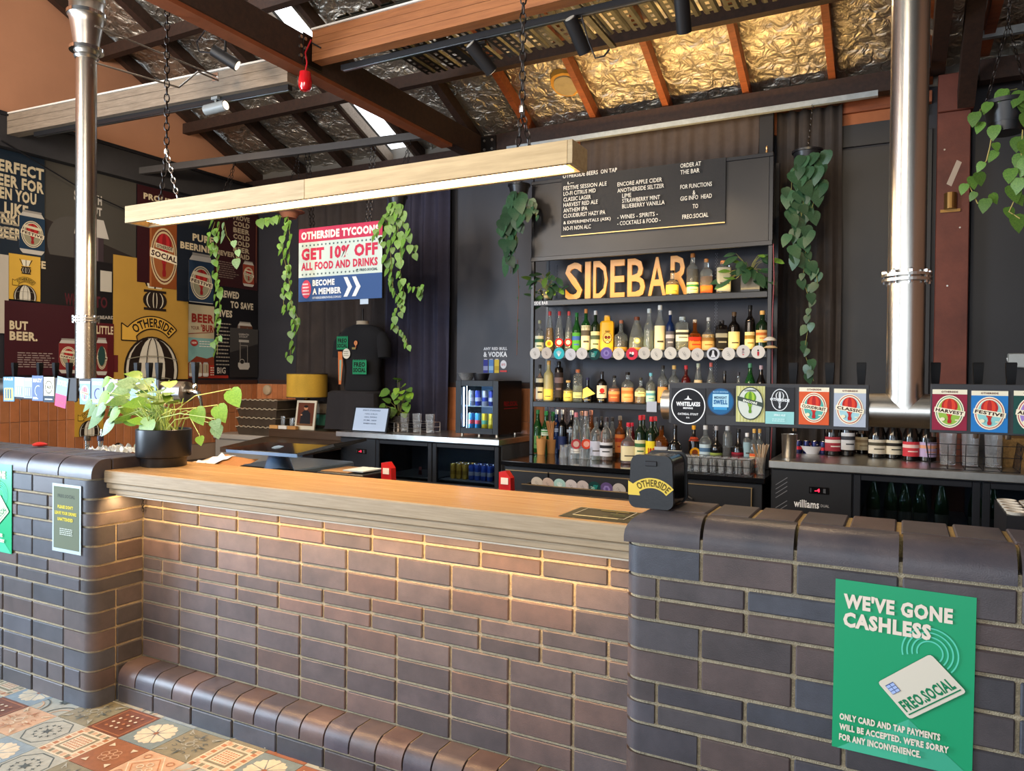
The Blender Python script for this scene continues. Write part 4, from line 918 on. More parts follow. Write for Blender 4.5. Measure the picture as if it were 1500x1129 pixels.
for x in (SX1+.005,): MB().tube([(x, SY0, 2.45), (x+.01, SY0-.01, 2.2), (x, SY0, 1.9), (x+.01, SY0, 1.2), (x, SY0, .9)], .004, mat('#7a2a30', .5), 6).build('cable', sh)
# letter board menu
ml = at(822, 262, Y=3.28); MX0, MX1 = .395, 1.70; MZ0, MZ1 = 2.63, 3.10
def d_menu(p, w, h):
    for i in range(46): p.rect(0, h*i/46, w, h*i/46+.0012, '#0c0c0d')
    W = '#e4e0d4'
    def px(t, x0, y0, x1, hh=6.6, **k):   # photograph pixels -> board
        a = at(x0, y0+hh/2, Y=3.28); b = at(x1, y0+hh/2-(x1-x0)*.115, Y=3.28); d = hh*.0049
        p.text(t, a.x-MX0, a.z-MZ0-d/2, b.x-MX0, a.z-MZ0+d/2, W, .008)
    px('OTHERSIDE BEERS  ON TAP', 826, 256, 905); px('L~', 833, 267, 842, 4)
    for t, y, x1 in (('FESTIVE SESSION ALE', 273.5, 890), ('LO-FI CITRUS MID', 281.5, 874), ('CLASSIC LAGER', 290, 867), ('HARVEST RED ALE', 298, 877), ('ANTHEM IPA', 306, 862), ('CLOUDBURST HAZY IPA', 314, 888), ('& EXPERIMENTALS (ASK)', 324.5, 896), ('NO-FI NON ALC', 332.5, 867)): px(t, 827, y, x1)
    for t, x, y, x1 in (('ENCORE APPLE CIDER', 906, 268, 971), ('ANOTHERSIDE SELTZER', 906, 277, 974), ('LIME', 913, 284.5, 926), ('STRAWBERRY MINT', 913, 292, 968), ('BLUEBERRY VANILLA', 913, 300, 975), ('- WINES - SPIRITS -', 906, 316, 965), ('- COCKTAILS & FOOD -', 906, 325, 969)): px(t, x, y, x1)
    for t, x, y, x1 in (('ORDER AT', 998, 241, 1028), ('THE BAR', 998, 250.5, 1026), ('FOR FUNCTIONS', 998, 272, 1044), ('&', 1016, 280, 1020), ('GIG INFO  HEAD', 998, 289, 1044), ('TO', 1016, 300, 1024), ('FREO.SOCIAL', 1001, 315.5, 1039)): px(t, x, y, x1)
MBRD = sheet('menu_board', (MX0, 3.279, MZ0), (1, 0, 0), (0, 0, 1), MX1-MX0, MZ1-MZ0, mat('#1f1f22', .6), d_menu, 'black letter board menu with white letters listing beers on tap', 'menu board', t=.012, clip=False)
MB().box((MX0, 3.272, MZ0-.008), (MX1, 3.29, MZ0), mat('#b49a68', .4, .6)).build('frame_edge', MBRD)
# gold letters, with the light from below graded into their colour
sg = root('letter_sign', (.9, 3.45, ZA), 'gold letters SIDEBAR on the top spirit shelf, light from below in their colour', 'sign')
gm = bpy.data.materials.new('gold_underlit_fade'); gm.use_nodes = True; nt = gm.node_tree; b = nt.nodes['Principled BSDF']; b.inputs['Roughness'].default_value = .4
tc = nt.nodes.new('ShaderNodeTexCoord'); sep = nt.nodes.new('ShaderNodeSeparateXYZ'); nt.links.new(tc.outputs['Object'], sep.inputs[0]); rp_ = nt.nodes.new('ShaderNodeValToRGB')
mr = nt.nodes.new('ShaderNodeMapRange'); mr.inputs[1].default_value = 0; mr.inputs[2].default_value = .31; nt.links.new(sep.outputs[2], mr.inputs[0]); nt.links.new(mr.outputs[0], rp_.inputs[0]); nt.links.new(rp_.outputs[0], b.inputs['Base Color'])
rp_.color_ramp.elements[0].color = (*lin('#c98a1c'), 1); rp_.color_ramp.elements[1].color = (*lin('#b98a52'), 1)
for ch, a, b2, y0, y1 in (('S', 828, 853, 378, 434), ('I', 857, 865, 378, 433), ('D', 869, 890, 377, 433), ('E', 894, 915, 376, 432), ('B', 919, 945, 374, 432), ('A', 949, 976, 372, 431), ('R', 982, 1010, 371, 430)):
    A = at(a, y1, Y=3.46); B = at(b2, y1, Y=3.46); V, Fc, u0, u1, v0, v1 = text_geo(ch, .012); hgt = .315; mb = MB()
    P3 = lambda v, y: (A.x+(v[0]-u0)/(u1-u0)*(B.x-A.x), y, ZA+.004+(v[1]-v0)/(v1-v0)*hgt)
    mb.add([P3(v, 3.455) for v in V], Fc, gm); mb.add([P3(v, 3.475) for v in V], [f[::-1] for f in Fc], gm)
    ec = {}
    for f in Fc:
        for i in range(len(f)): e = (f[i], f[(i+1) % len(f)]); ec[e] = 1
    side = [e for e in ec if (e[1], e[0]) not in ec]; mb.add([P3(v, 3.455) for v in V]+[P3(v, 3.475) for v in V], [(e[1], e[0], e[0]+len(V), e[1]+len(V)) for e in side], gm)
    mb.build('letter', sg)
# ================================================================ bottles
def ordinal(n): return ['first', 'second', 'third', 'fourth', 'fifth', 'sixth', 'seventh', 'eighth', 'ninth', 'tenth', 'eleventh', 'twelfth', 'thirteenth', 'fourteenth', 'fifteenth', 'sixteenth', 'seventeenth', 'eighteenth', 'nineteenth', 'twentieth', 'twenty-first', 'twenty-second', 'twenty-third', 'twenty-fourth', 'twenty-fifth', 'twenty-sixth', 'twenty-seventh', 'twenty-eighth'][n]
GL = {'clear': mat('#e8f2f4', .04, trans=.92, ior=1.35), 'green': mat('#2f7a3a', .05, trans=.75, ior=1.35), 'dkgreen': mat('#152a18', .06, trans=.3), 'amber': mat('#8a4a18', .05, trans=.7, ior=1.35),
      'dark': mat('#0d0b0b', .07, coat=.3), 'blue': mat('#18346e', .06, trans=.6, ior=1.35), 'frost': mat('#cfc68e', .35, trans=.5), 'yellow': mat('#d8a51c', .3, coat=.4), 'white': mat('#e4e4e0', .35), 'red': mat('#5a1014', .06, trans=.4), 'sky': mat('#b8dce4', .06, trans=.7, ior=1.35)}
LQ = {'amber': mat('#9a5412', .1, trans=.6, ior=1.33), 'gold': mat('#d69a2a', .1, trans=.65, ior=1.33), 'red': mat('#7a1c14', .1, trans=.4), 'dark': mat('#2a120a', .15), 'pale': mat('#dfe2c4', .1, trans=.8), 'orange': mat('#c85a1c', .15, trans=.3), 'yellow': mat('#e0c22e', .2, trans=.3)}
PF = {'spirit': [(.90, 0), (1, .012), (1, .60), (.92, .655), (.62, .71), (.36, .76), (.33, .96)],
      'tall': [(.90, 0), (1, .012), (1, .56), (.86, .63), (.55, .72), (.40, .80), (.36, .96)],
      'wine': [(.92, 0), (1, .012), (1, .62), (.90, .68), (.52, .74), (.37, .78), (.36, .96)],
      'burgundy': [(.92, 0), (1, .012), (1, .44), (.93, .54), (.66, .68), (.42, .80), (.34, .88), (.33, .96)],
      'cone': [(.92, 0), (1, .012), (1, .3), (.88, .5), (.6, .72), (.36, .86), (.33, .96)],
      'squat': [(.92, 0), (1, .02), (1, .46), (.90, .54), (.5, .60), (.30, .66), (.28, .94)],
      'round': [(.6, 0), (.92, .06), (1, .22), (.92, .38), (.6, .50), (.32, .58), (.28, .94)],
      'straight': [(.95, 0), (1, .012), (1, .80), (.85, .84), (.45, .86), (.42, .96)]}
NB = 18
def rad_at(P, z):
    for (r0, a), (r1, b) in zip(P, P[1:]):
        if a <= z <= b: return r0+(r1-r0)*(z-a)/(b-a+1e-9)
    return P[-1][0]
def make_bottle(name, kind, h, r, glass, cap, lab=None, lr=(.12, .5), liq=None, fill=.5, stripe=None, sq=None, capr=None, cat='bottle', label='', group='', loc=(0, 0, 0), text=None, disc=None):
    P = PF[kind]; ro = root(name, (0, 0, 0))
    MB().lathe([(a*r, z*h) for a, z in P], (0, 0, 0), GL[glass], NB, sq=sq).build('glass_body', ro)
    if liq and glass in ('clear', 'green', 'blue', 'sky', 'amber'):
        pts = [(a*r*.9, z*h+.003) for a, z in P if z < fill]; pts.append((rad_at(P, fill)*r*.9, fill*h)); MB().lathe(pts, (0, 0, 0), LQ[liq], 14, sq=sq).build('liquid', ro)
    cr = (capr or P[-1][0]*1.12)*r; MB().lathe([(cr, h*.90), (cr, h*.99), (cr*.9, h)], (0, 0, 0), flat(cap, .4), 12).build('cap', ro)
    if lab:
        def patch(z0, z1, col, off, a0=-172, a1=-8, n=12):
            V = []
            for z in (z0, (z0+z1)/2, z1):
                for i in range(n+1):
                    a = R(a0+(a1-a0)*i/n); x, y = math.cos(a), math.sin(a)
                    if sq: q = (abs(x)**sq+abs(y)**sq)**(-1/sq); x *= q; y *= q
                    rr = max(rad_at(P, z)*r, .001)*1.0+off; V.append((x*rr, y*rr, z*h))
            return V, [(k*(n+1)+i, k*(n+1)+i+1, (k+1)*(n+1)+i+1, (k+1)*(n+1)+i) for k in (0, 1) for i in range(n)]
        mb = MB(); V, Fc = patch(lr[0], lr[1], lab, .0008); mb.add(V, Fc, flat(lab, .6), True)
        d = lr[1]-lr[0]
        if stripe: V, Fc = patch(lr[0]+d*.58, lr[0]+d*.8, stripe, .0014); mb.add(V, Fc, flat(stripe, .6), True)
        V, Fc = patch(lr[0]+d*.30, lr[0]+d*.38, stripe or '#3a342c', .0014, -125, -55, 6); mb.add(V, Fc, flat(stripe or '#4a443c', .6), True)
        mb.build('paper_label', ro)
    if disc:
        mb = MB(); y = -r-.0022; mb.add([(disc[1]*r*math.cos(R(20*i)), y, disc[2]*h+disc[1]*r*math.sin(R(20*i))) for i in range(18)][::1], [tuple(range(18))], flat(disc[0])); 
        mb.add([(disc[1]*.6*r*math.cos(R(20*i)), y-.0008, disc[2]*h+disc[1]*.6*r*math.sin(R(20*i))) for i in range(18)], [tuple(range(18))], flat(disc[3])); mb.build('round_label', ro)
    if text:
        p = Print((-r*.7, -r*1.0-.002, text[1]*h)); p.text(text[0], 0, 0, r*1.4, text[2]*h, text[3], .05); p.mb.build('lettering', ro)
    ro.location = loc; WL[ro] = Vector(loc); ro.rotation_euler.z = math.atan2(CAM.y-loc[1], CAM.x-loc[0])*0+R(random.uniform(-8, 8))+R(22)
    tag(ro, label, cat, group); return ro
def shelf_row(rows, Y, Z, where, group, base_px=None):
    for n, b in enumerate(rows):
        cx, yt, wpx, kind, glass, cap, desc = b[:7]; k = dict(b[7]) if len(b) > 7 else {}
        yy = k.pop('Y', Y); p = at(cx, yt, Y=yy); D = (p-CAM).dot(FW); h = p.z-Z; r = wpx*D/F_PX/2*.97
        make_bottle('bottle', kind, h, r, glass, cap, label="%s, %s %s" % (desc, ordinal(n), where), group=group, loc=(p.x, yy, Z), **k)
CR = '#dcd2b4'
rowA = [(985, 396, 19, 'squat', 'clear', '#1a1612', 'small clear flask of gold spirit', dict(lab='#d9b84a', lr=(.06, .42), liq='gold')),
        (1015, 371, 18, 'spirit', 'clear', '#8a5a30', 'tallest whisky bottle with green-edged label', dict(lab='#d8cf9a', lr=(.04, .30), liq='dark', fill=.62, stripe='#2f6b3f')),
        (1035, 379, 18, 'spirit', 'clear', '#a06a38', 'squarish whisky bottle with orange foot', dict(lab='#c8551f', lr=(.04, .24), liq='amber', fill=.5, sq=4)),
        (1060, 382, 20, 'straight', 'clear', '#c07a40', 'flat gold-edged bottle half behind leaves', dict(lab='#8f9087', lr=(.06, .78), liq='gold', sq=5))]
shelf_row(rowA, 3.40, ZA, 'beside the gold letters', 'bottles on the top shelf')
W_ = 'from left, coaster shelf'
rowB = [(790.5, 469, 13, 'spirit', 'clear', '#9aa08a', 'pale bottle with white label', dict(lab='#dfe6d4', lr=(.05, .52), stripe='#3f6f58')),
        (805.5, 456, 13, 'cone', 'clear', '#a8383c', 'clear bottle with orange round label', dict(liq='gold', fill=.6, disc=('#e8d24a', .85, .22, '#d8701c'))),
        (819.5, 456, 13, 'cone', 'clear', '#a8383c', 'clear bottle with red round label', dict(liq='amber', fill=.3, disc=('#c9262a', .95, .25, '#e8d8c8'))),
        (833.5, 456, 12, 'cone', 'clear', '#b8484a', 'clear bottle with red label and pink cap', dict(liq='pale', disc=('#b8242a', .95, .25, '#e8c8b8'))),
        (845, 458, 13, 'tall', 'green', '#1c6a34', 'green glass bottle', dict(lab='#4f9a3a', lr=(.05, .5), stripe='#3a5fb0')),
        (858.5, 452.5, 14, 'spirit', 'green', '#c08048', 'green bottle with tall cream label and cork', dict(lab=CR, lr=(.06, .62), stripe='#5a5448')),
        (872.5, 455, 14, 'spirit', 'dkgreen', '#c9ccd0', 'dark bottle with silver cap and cream label', dict(lab='#d6cfa0', lr=(.05, .5), stripe='#4a5a4a')),
        (889.5, 462, 21, 'straight', 'yellow', '#c8a060', 'square yellow bottle with a painted skull', dict(sq=6, capr=.42)),
        (910, 469, 20, 'squat', 'clear', '#8a5a48', 'round-shouldered bottle of dark rum', dict(lab='#d89a40', lr=(.03, .16), liq='dark', fill=.36)),
        (933, 464, 23, 'cone', 'clear', '#5a3020', 'wide clear bottle with brown stopper', dict(lab='#c98a3a', lr=(.03, .13), liq='pale', fill=.42, disc=('#b8b070', .4, .32, '#d8d8c0'))),
        (951, 452, 15, 'tall', 'clear', '#b8c4cc', 'tall clear vodka bottle', dict(liq='pale')),
        (967, 447, 16, 'tall', 'clear', '#d8dcdc', 'tallest clear bottle with long cream label', dict(lab='#ded3b0', lr=(.05, .56))),
        (982, 455, 13, 'spirit', 'blue', '#c8c8c8', 'slim dark blue-grey bottle', dict(lab='#50505c', lr=(.1, .5), stripe='#a8a8b8')),
        (999.5, 464, 19, 'straight', 'clear', '#a8b8c0', 'wide bottle with white label and black writing', dict(lab='#e4e2c8', lr=(.30, .62), stripe='#3a3a34', sq=4, liq='pale', fill=.3)),
        (1018, 468, 19, 'squat', 'amber', '#b8b0a0', 'squat bottle with red and gold label', dict(lab='#c8702c', lr=(.05, .56), stripe='#a82a1c', liq='amber', sq=4)),
        (1038, 465, 19, 'squat', 'clear', '#a8b0b8', 'squat bottle with tan label and silver cap', dict(lab='#b89a68', lr=(.05, .5), stripe='#7a5a30', liq='amber')),
        (1057, 469, 17, 'straight', 'dark', '#3a3a3c', 'square black bottle', dict(lab='#141416', lr=(.1, .7), stripe='#8a8a80', sq=5)),
        (1075.5, 457, 17, 'wine', 'dark', '#4a3a2a', 'dark wine-shaped bottle with cream label', dict(lab='#d8c88e', lr=(.08, .5))),
        (1099, 447, 15, 'wine', 'dark', '#1a1a1a', 'tall dark bottle with narrow cream label', dict(lab='#cfc08a', lr=(.06, .42), stripe='#8a6a30')),
        (1117, 455, 19, 'wine', 'dkgreen', '#c09858', 'dark green bottle with cork and tan label', dict(lab='#c8a468', lr=(.22, .52), stripe='#a85a28'))]
shelf_row(rowB, 3.42, ZB, W_, 'bottles on the shelf above the coasters')
# skull on the yellow bottle
sk_ = [o for o in COL.objects if o.get('label', '').startswith('square yellow')][0]; p = Print((-.045, -.0572, .03)); 
p.ell(.045, .085, .036, .045, '#2a2422'); p.ell(.045, .087, .032, .040, '#d8b060'); p.ell(.033, .09, .011, .012, '#1d1a18'); p.ell(.057, .09, .011, .012, '#1d1a18'); p.ell(.033, .09, .005, .005, '#a82a3a'); p.ell(.057, .09, .005, .005, '#a82a3a')
p.poly([(.045, .082), (.04, .072), (.05, .072)], '#1d1a18'); p.ell(.045, .052, .017, .012, '#1d1a18'); p.ell(.045, .053, .013, .008, '#e0c89a'); p.text('KAH', .028, .132, .064, .145, '#1d1a18', .04)
po_ = p.mb.build('skull_print', None, origin=(0, 0, 0)); po_.parent = sk_; po_.location = (0, 0, 0)
rowC = [(791, 534, 12, 'spirit', 'clear', '#1c1c1c', 'bottle with white label and black emblem', dict(lab='#d8d6c4', lr=(.05, .62), stripe='#24221e')),
        (804, 528, 15, 'wine', 'frost', '#c8a060', 'frosted pale bottle with long neck', dict(lab='#d8c25a', lr=(.03, .3))),
        (819, 529, 13, 'straight', 'dark', '#141414', 'black patterned cylinder bottle', dict(lab='#2a2428', lr=(.1, .72), stripe='#6a5a60')),
        (832.5, 557, 14, 'squat', 'clear', '#c8a468', 'short bottle of yellow liqueur with cork', dict(lab='#dccb60', lr=(.04, .5), liq='yellow', capr=.5)),
        (846.5, 541, 14, 'straight', 'clear', '#c06a3c', 'clear square bottle with orange cap', dict(lab='#a8b48c', lr=(.12, .3), liq='pale', sq=5)),
        (861, 553, 17, 'squat', 'dark', '#26264a', 'black squat bottle with yellow diamond label', dict()),
        (882, 544, 15, 'spirit', 'dark', '#2a2a30', 'dark bottle with white label and red dot', dict(lab='#c8c4b8', lr=(.15, .55), disc=('#c8242a', .5, .38, '#c8242a'))),
        (900, 550, 17, 'squat', 'clear', '#1c1a1a', 'round-shouldered bottle with brown label', dict(lab='#a0583a', lr=(.04, .52), stripe='#c89060', liq='amber')),
        (919.5, 545, 18, 'spirit', 'clear', '#1a1512', 'clear bottle with peach label', dict(lab='#d89a6a', lr=(.04, .5), stripe='#c06a40', liq='amber')),
        (938.5, 553, 17, 'squat', 'clear', '#3a3a30', 'bottle with cream label and black seven', dict(lab='#d6cf96', lr=(.28, .6), liq='gold')),
        (953.5, 546, 14, 'spirit', 'clear', '#6ab4cc', 'clear bottle with light blue cap and blue label', dict(lab='#9cc8c4', lr=(.05, .42), stripe='#4a8ab0')),
        (971, 535, 15, 'spirit', 'clear', '#2a2a2c', 'bottle of brown spirit behind the tap tower end', dict(lab='#c88a50', lr=(.04, .44), liq='dark')),
        (987.5, 535, 16, 'spirit', 'clear', '#c8a868', 'clear bottle with gold cap behind the badge board', dict(lab='#8a8f94', lr=(.1, .5), liq='pale')),
        (1005, 535, 14, 'spirit', 'red', '#b8343c', 'dark red bottle with red cap', dict(lab='#3a1a1c', lr=(.1, .5))),
        (1023, 532, 15, 'cone', 'clear', '#a8b4a8', 'tall clear bottle with grey cap', dict(lab='#c8b898', lr=(.2, .6), liq='pale')),
        (1041.5, 531, 12, 'tall', 'clear', '#b8605c', 'slim bottle with pink-red cap', dict(lab='#c87a30', lr=(.1, .5), liq='orange')),
        (1061.5, 543, 16, 'squat', 'dark', '#3a3c40', 'dark squat bottle behind the ENCORE badge', dict(lab='#5a5a54', lr=(.1, .5))),
        (1082, 545, 15, 'squat', 'clear', '#3c3c44', 'clear squat bottle behind the teal badge', dict(lab='#5f6a74', lr=(.1, .5), liq='pale')),
        (1099, 532, 15, 'tall', 'green', '#4f8a6a', 'green bottle with green cap', dict(lab='#2f6a40', lr=(.1, .5))),
        (1115, 535, 14, 'tall', 'dark', '#b8a0a8', 'dark bottle with pale pink cap', dict(lab='#3a3438', lr=(.1, .5)))]
shelf_row(rowC, 3.42, ZCc, 'from left, lower shelf', 'bottles on the lower shelf')
d_ = [o for o in COL.objects if 'yellow diamond' in o.get('label', '')][0]; p = Print((0, -.0465, .07)); p.poly([(-.045, -.04), (.055, 0), (-.01, .055), (-.045, .035)], '#e2cf72'); o = p.mb.build('diamond_label', None, origin=(0, 0, 0)); o.parent = d_; o.location = (0, 0, 0)
# bottles on the centre worktop: back rank then front rank
ZC2 = .841
back = [(788, 600, 14, 'tall', 'green', '#2f7a44', 'green bottle with green cap', dict(lab='#5a8a4a', lr=(.1, .4))), (800, 602, 14, 'tall', 'green', '#2f8a48', 'green bottle with white and green label', dict(lab='#cdd8c0', lr=(.42, .56), stripe='#3a8a3a')),
        (810, 603, 13, 'tall', 'green', '#2a7a40', 'darker green bottle', dict(lab='#3a6a34', lr=(.1, .4))), (815.5, 600, 13, 'spirit', 'blue', '#c8c8c4', 'blue bottle with white cap', dict(lab='#8a98b0', lr=(.5, .58))),
        (824, 600, 13, 'spirit', 'dark', '#b0b0ac', 'navy bottle with grey cap', dict(lab='#24305a', lr=(.1, .4))), (837.5, 601, 14, 'spirit', 'dark', '#c0c0b8', 'navy bottle with white shoulder band', dict(lab='#9aa0a8', lr=(.5, .57))),
        (852, 602, 13, 'spirit', 'clear', '#9a7058', 'clear bottle with brown cap', dict(liq='pale')), (866, 601, 13, 'tall', 'amber', '#8a5a48', 'slim brown bottle with copper cap', dict(lab='#7a4a30', lr=(.1, .4))),
        (881, 610, 14, 'spirit', 'dark', '#2a2624', 'dark bottle half hidden by white labels', dict()), (897, 611, 14, 'spirit', 'clear', '#2a2624', 'whisky bottle with black cap', dict(liq='amber', lab='#8a7a68', lr=(.1, .45))),
        (908.5, 609, 15, 'spirit', 'amber', '#6a6258', 'amber bottle with orange label', dict(lab='#d07a3a', lr=(.12, .56), stripe='#a83a20')), (926, 619, 12, 'tall', 'red', '#c0203a', 'second red-waxed bottle', dict()),
        (943, 608, 12, 'wine', 'dkgreen', '#b02a30', 'second green whiskey bottle with red cap', dict(lab='#c8bf98', lr=(.2, .5))), (960, 610, 12, 'wine', 'dkgreen', '#b8323a', 'second bottle with red cap and yellow label', dict(lab='#c8b040', lr=(.1, .5)))]
shelf_row(back, 3.50, ZC2, 'from left, back worktop rank', 'bottles on the black worktop')
front = [(844, 604, 16, 'cone', 'clear', '#c87a84', 'clear vodka bottle with red round label and pink cap', dict(lab='#d8d8d4', lr=(.12, .22), disc=('#a83a40', .95, .32, '#c8a8a0'))), (858.5, 602, 16, 'cone', 'clear', '#c89a8c', 'clear bottle with orange-red round label', dict(disc=('#c8402a', .95, .32, '#e0a090'))),
         (873.5, 611, 18, 'spirit', 'clear', '#3a3a40', 'clear bottle with pale blue label', dict(lab='#b8bccc', lr=(.10, .44), liq='pale', fill=.2)), (888.5, 611, 19, 'spirit', 'clear', '#3a3238', 'bottle with white label and black picture', dict(lab='#cdd0d8', lr=(.10, .42), stripe='#24242a', liq='amber')),
         (921, 619, 23, 'squat', 'clear', '#c41c34', 'bourbon bottle with dripping red wax and cream label', dict(lab='#ddd3ac', lr=(.08, .44), liq='red', fill=.55, sq=3)), (938.5, 608, 17, 'wine', 'dkgreen', '#c02430', 'green whiskey bottle with red cap and cream label', dict(lab='#d8d2a4', lr=(.16, .50), stripe='#3a6a44')),
         (954.5, 610, 17, 'wine', 'dkgreen', '#c02430', 'bottle with yellow label lettered in red', dict(lab='#e4cf2e', lr=(.12, .5), text=('J&B', .2, .16, '#b0201c'))), (969, 623, 20, 'spirit', 'amber', '#1a1816', 'square whiskey bottle with black and white label', dict(lab='#b8bcc4', lr=(.10, .48), stripe='#1c1e26', sq=5)),
         (989, 622, 21, 'squat', 'dark', '#1c1a1c', 'black round bottle with white label', dict(lab='#d0d0c0', lr=(.10, .40), stripe='#2a2a28')), (1016.5, 623, 16, 'spirit', 'dark', '#e0a020', 'dark bottle with round orange label and gold cap', dict(disc=('#d89a1c', .95, .34, '#7a3a14'), lab='#a83a1c', lr=(.62, .72))),
         (1033.5, 623, 18, 'spirit', 'clear', '#c8ccd0', 'clear bottle with pale blue label', dict(lab='#b4c8d0', lr=(.12, .55), stripe='#4a6a8a')), (1049.5, 624, 18, 'squat', 'dark', '#a8a8ac', 'dark round bottle with green label', dict(lab='#8a9a4a', lr=(.28, .36))),
         (1066, 624, 14, 'straight', 'clear', '#b0b8c0', 'slim clear bottle', dict(liq='dark', fill=.5)), (1082, 628, 20, 'squat', 'dark', '#16181c', 'dark bottle with dark red label', dict(lab='#8a1c2c', lr=(.18, .42), stripe='#5a1420')),
         (1094.5, 634, 12, 'straight', 'clear', '#e0e2e4', 'white-capped slim bottle', dict(lab='#8ca8b0', lr=(.3, .75))), (1105, 628, 14, 'spirit', 'clear', '#c8a050', 'clear bottle with gold cap and orange label', dict(lab='#d05a2c', lr=(.06, .40), stripe='#e8c890', liq='pale')),
         (1113, 628, 13, 'spirit', 'clear', '#b89048', 'clear bottle with gold cap beside the straws', dict(lab='#c8b8a0', lr=(.1, .4), liq='pale'))]
for i, b in enumerate(front): b[7]['Y'] = 3.12 if i in (4, 5, 6, 7, 8) else 3.24
shelf_row(front, 3.2, ZC2, 'from left, front worktop rank', 'bottles on the black worktop')
# wine bottles on the right worktop
wines = [(1218.5, 667, 24, 'wine', '#9a3440', '#e0d8d0', 'wine bottle with red and cream label', .32), (1240.5, 668, 20, 'wine', '#ccd2da', '#3a3f48', 'wine bottle with pale blue-grey label', .32), (1262, 665, 22, 'burgundy', '#cfc4a8', '#9a8a70', 'wine bottle with cream drawing label', .30),
         (1284, 671, 25, 'burgundy', '#cdc6b4', '#4a4638', 'wine bottle with cream label and small bird', .31), (1308.5, 672, 23, 'burgundy', '#d0c8b2', '#24221f', 'wine bottle with cream label and black swirl', .31), (1334, 675, 23, 'burgundy', '#c83a44', '#e6c8c0', 'wine bottle with red label', .31), (1358, 676, 25, 'burgundy', '#b8a4c8', '#d89a78', 'wine bottle with lilac and orange label', .31)]
for i, (cx, yb, w, kind, lab, st, desc, h) in enumerate(wines):
    b = at(cx, yb, Z=.96); D = (b-CAM).dot(FW); r = w*D/F_PX/2
    make_bottle('wine_bottle', kind, h, r, 'dark', '#16141a', lab=lab, lr=(.09, .40) if i != 1 else (.13, .5), stripe=st, label=desc+', %s from left on steel worktop' % ordinal(i), group='wine bottles on the right worktop', loc=(b.x, b.y+r, .961), cat='wine bottle')
# inside the fridges
def can(loc, c1, c2, label, group, h=.135, r=.0265, s=1):
    ro = root('drink_can', (0, 0, 0)); MB().lathe([(r*.85, 0), (r, .008), (r, h-.012), (r*.86, h)], (0, 0, 0), mat(c1, .3, .5), 12).build('body', ro)
    mb = MB().lathe([(r*1.01, h*.3), (r*1.01, h*.55)], (0, 0, 0), mat(c2, .3, .4), 12); mb.build('band', ro); MB().lathe([(r*.86, h), (r*.80, h+.003), (0, h+.003)], (0, 0, 0), CHROME, 12).build('lid', ro)
    ro.location = loc; WL[ro] = Vector(loc); tag(ro, label, 'can', group); return ro
x0 = at(662, 690, Y=3.45).x
for i in range(3):
    for j in range(3): can((x0+.07+.062*i, 3.36+.07*j, .579), '#c09a3a', '#a07a28', 'gold can behind the right fridge door, %s row, %s from left' % (('front', 'middle', 'back')[j], ordinal(i)), 'gold cans in the left fridge')
for i in range(4):
    for j in range(3): can((x0+.26+.062*i, 3.36+.07*j, .579), '#3a5ab8', '#b0b8c8', 'blue and silver can, right fridge door, %s row, %s blue one' % (('front', 'middle', 'back')[j], ordinal(i)), 'blue cans in the left fridge')
make_bottle('bottle', 'burgundy', .30, .036, 'green', '#8ad08a', lab='#d8dcd0', lr=(.1, .35), label='light green bottle behind the middle door of the left bottle fridge', group='bottles in the left fridge', loc=(at(629, 690, Y=3.38).x, 3.38, .349))
make_bottle('bottle', 'burgundy', .30, .036, 'red', '#c06a6a', lab='#b89a9a', lr=(.1, .35), label='reddish bottle behind the middle door of the left bottle fridge', group='bottles in the left fridge', loc=(at(612, 690, Y=3.38).x, 3.42, .349))
for px, cap, desc in ((1279, '#b8b090', 'pale-necked'), (1305, '#6a5a20', 'olive-necked'), (1325, '#2a2a2a', 'dark'), (1348, '#3a3a3a', 'black-necked'), (1379, '#b4cce0', 'silver-foiled sparkling wine'), (1429, '#c8c8c8', 'grey-topped'), (1454, '#b8bca8', 'pale green-topped')):
    make_bottle('bottle', 'burgundy', .31, .04, 'dkgreen', cap, lab='#3a3a34', lr=(.1, .3), label=desc+' bottle behind the glass doors of the right fridge', group='bottles in the right fridge', loc=(at(px, 740, Y=3.0).x, 3.0, .579), capr=.5)
# ================================================================ coasters along the shelf edges
CO = [(783.5, 517.5, '#c9c7c2'), (793.5+7, 517, '#c4bab0'), (818.5, 517.5, '#3ab4c0'), (835.5, 519, '#c2c4cc'), (852, 517.5, '#c6c4c4'), (870.5, 518.5, '#12393a'), (888, 517, '#6a5a9a'), (906, 518, '#cfc8ba'), (925.5, 518, '#c8344a'), (943.5, 517, '#bdbab4'), (961.5, 518.5, '#c6c4bc'),
      (982, 517, '#cac8c0'), (1002.5, 517.5, '#c4c2bc'), (1021.5, 519, '#c2bfba'), (1044.5, 518, '#bfc4cc'), (1067, 518, '#c8c6c0'), (1088.5, 514.5, '#c2c0bc'), (1110.5, 515.5, '#cbc8c2')]
CN = ['pale coaster with a sketch', 'beige coaster with a sketch', 'turquoise coaster with white rays', 'bluish white coaster with a sketch', 'grey-white coaster with a sketch', 'dark coaster striped in teal', 'purple hexagon coaster', 'cream coaster with a black line drawing', 'red coaster with a black and white figure',
      'grey coaster with a faint figure', 'cream coaster with faint lines', 'white coaster with a small figure', 'pale coaster with a grey figure', 'pale grey coaster with a face', 'coaster showing a white bust on black', 'cream coaster with two small figures', 'coaster with pink and grey figure hung higher', 'coaster with a small red-jacketed figure']
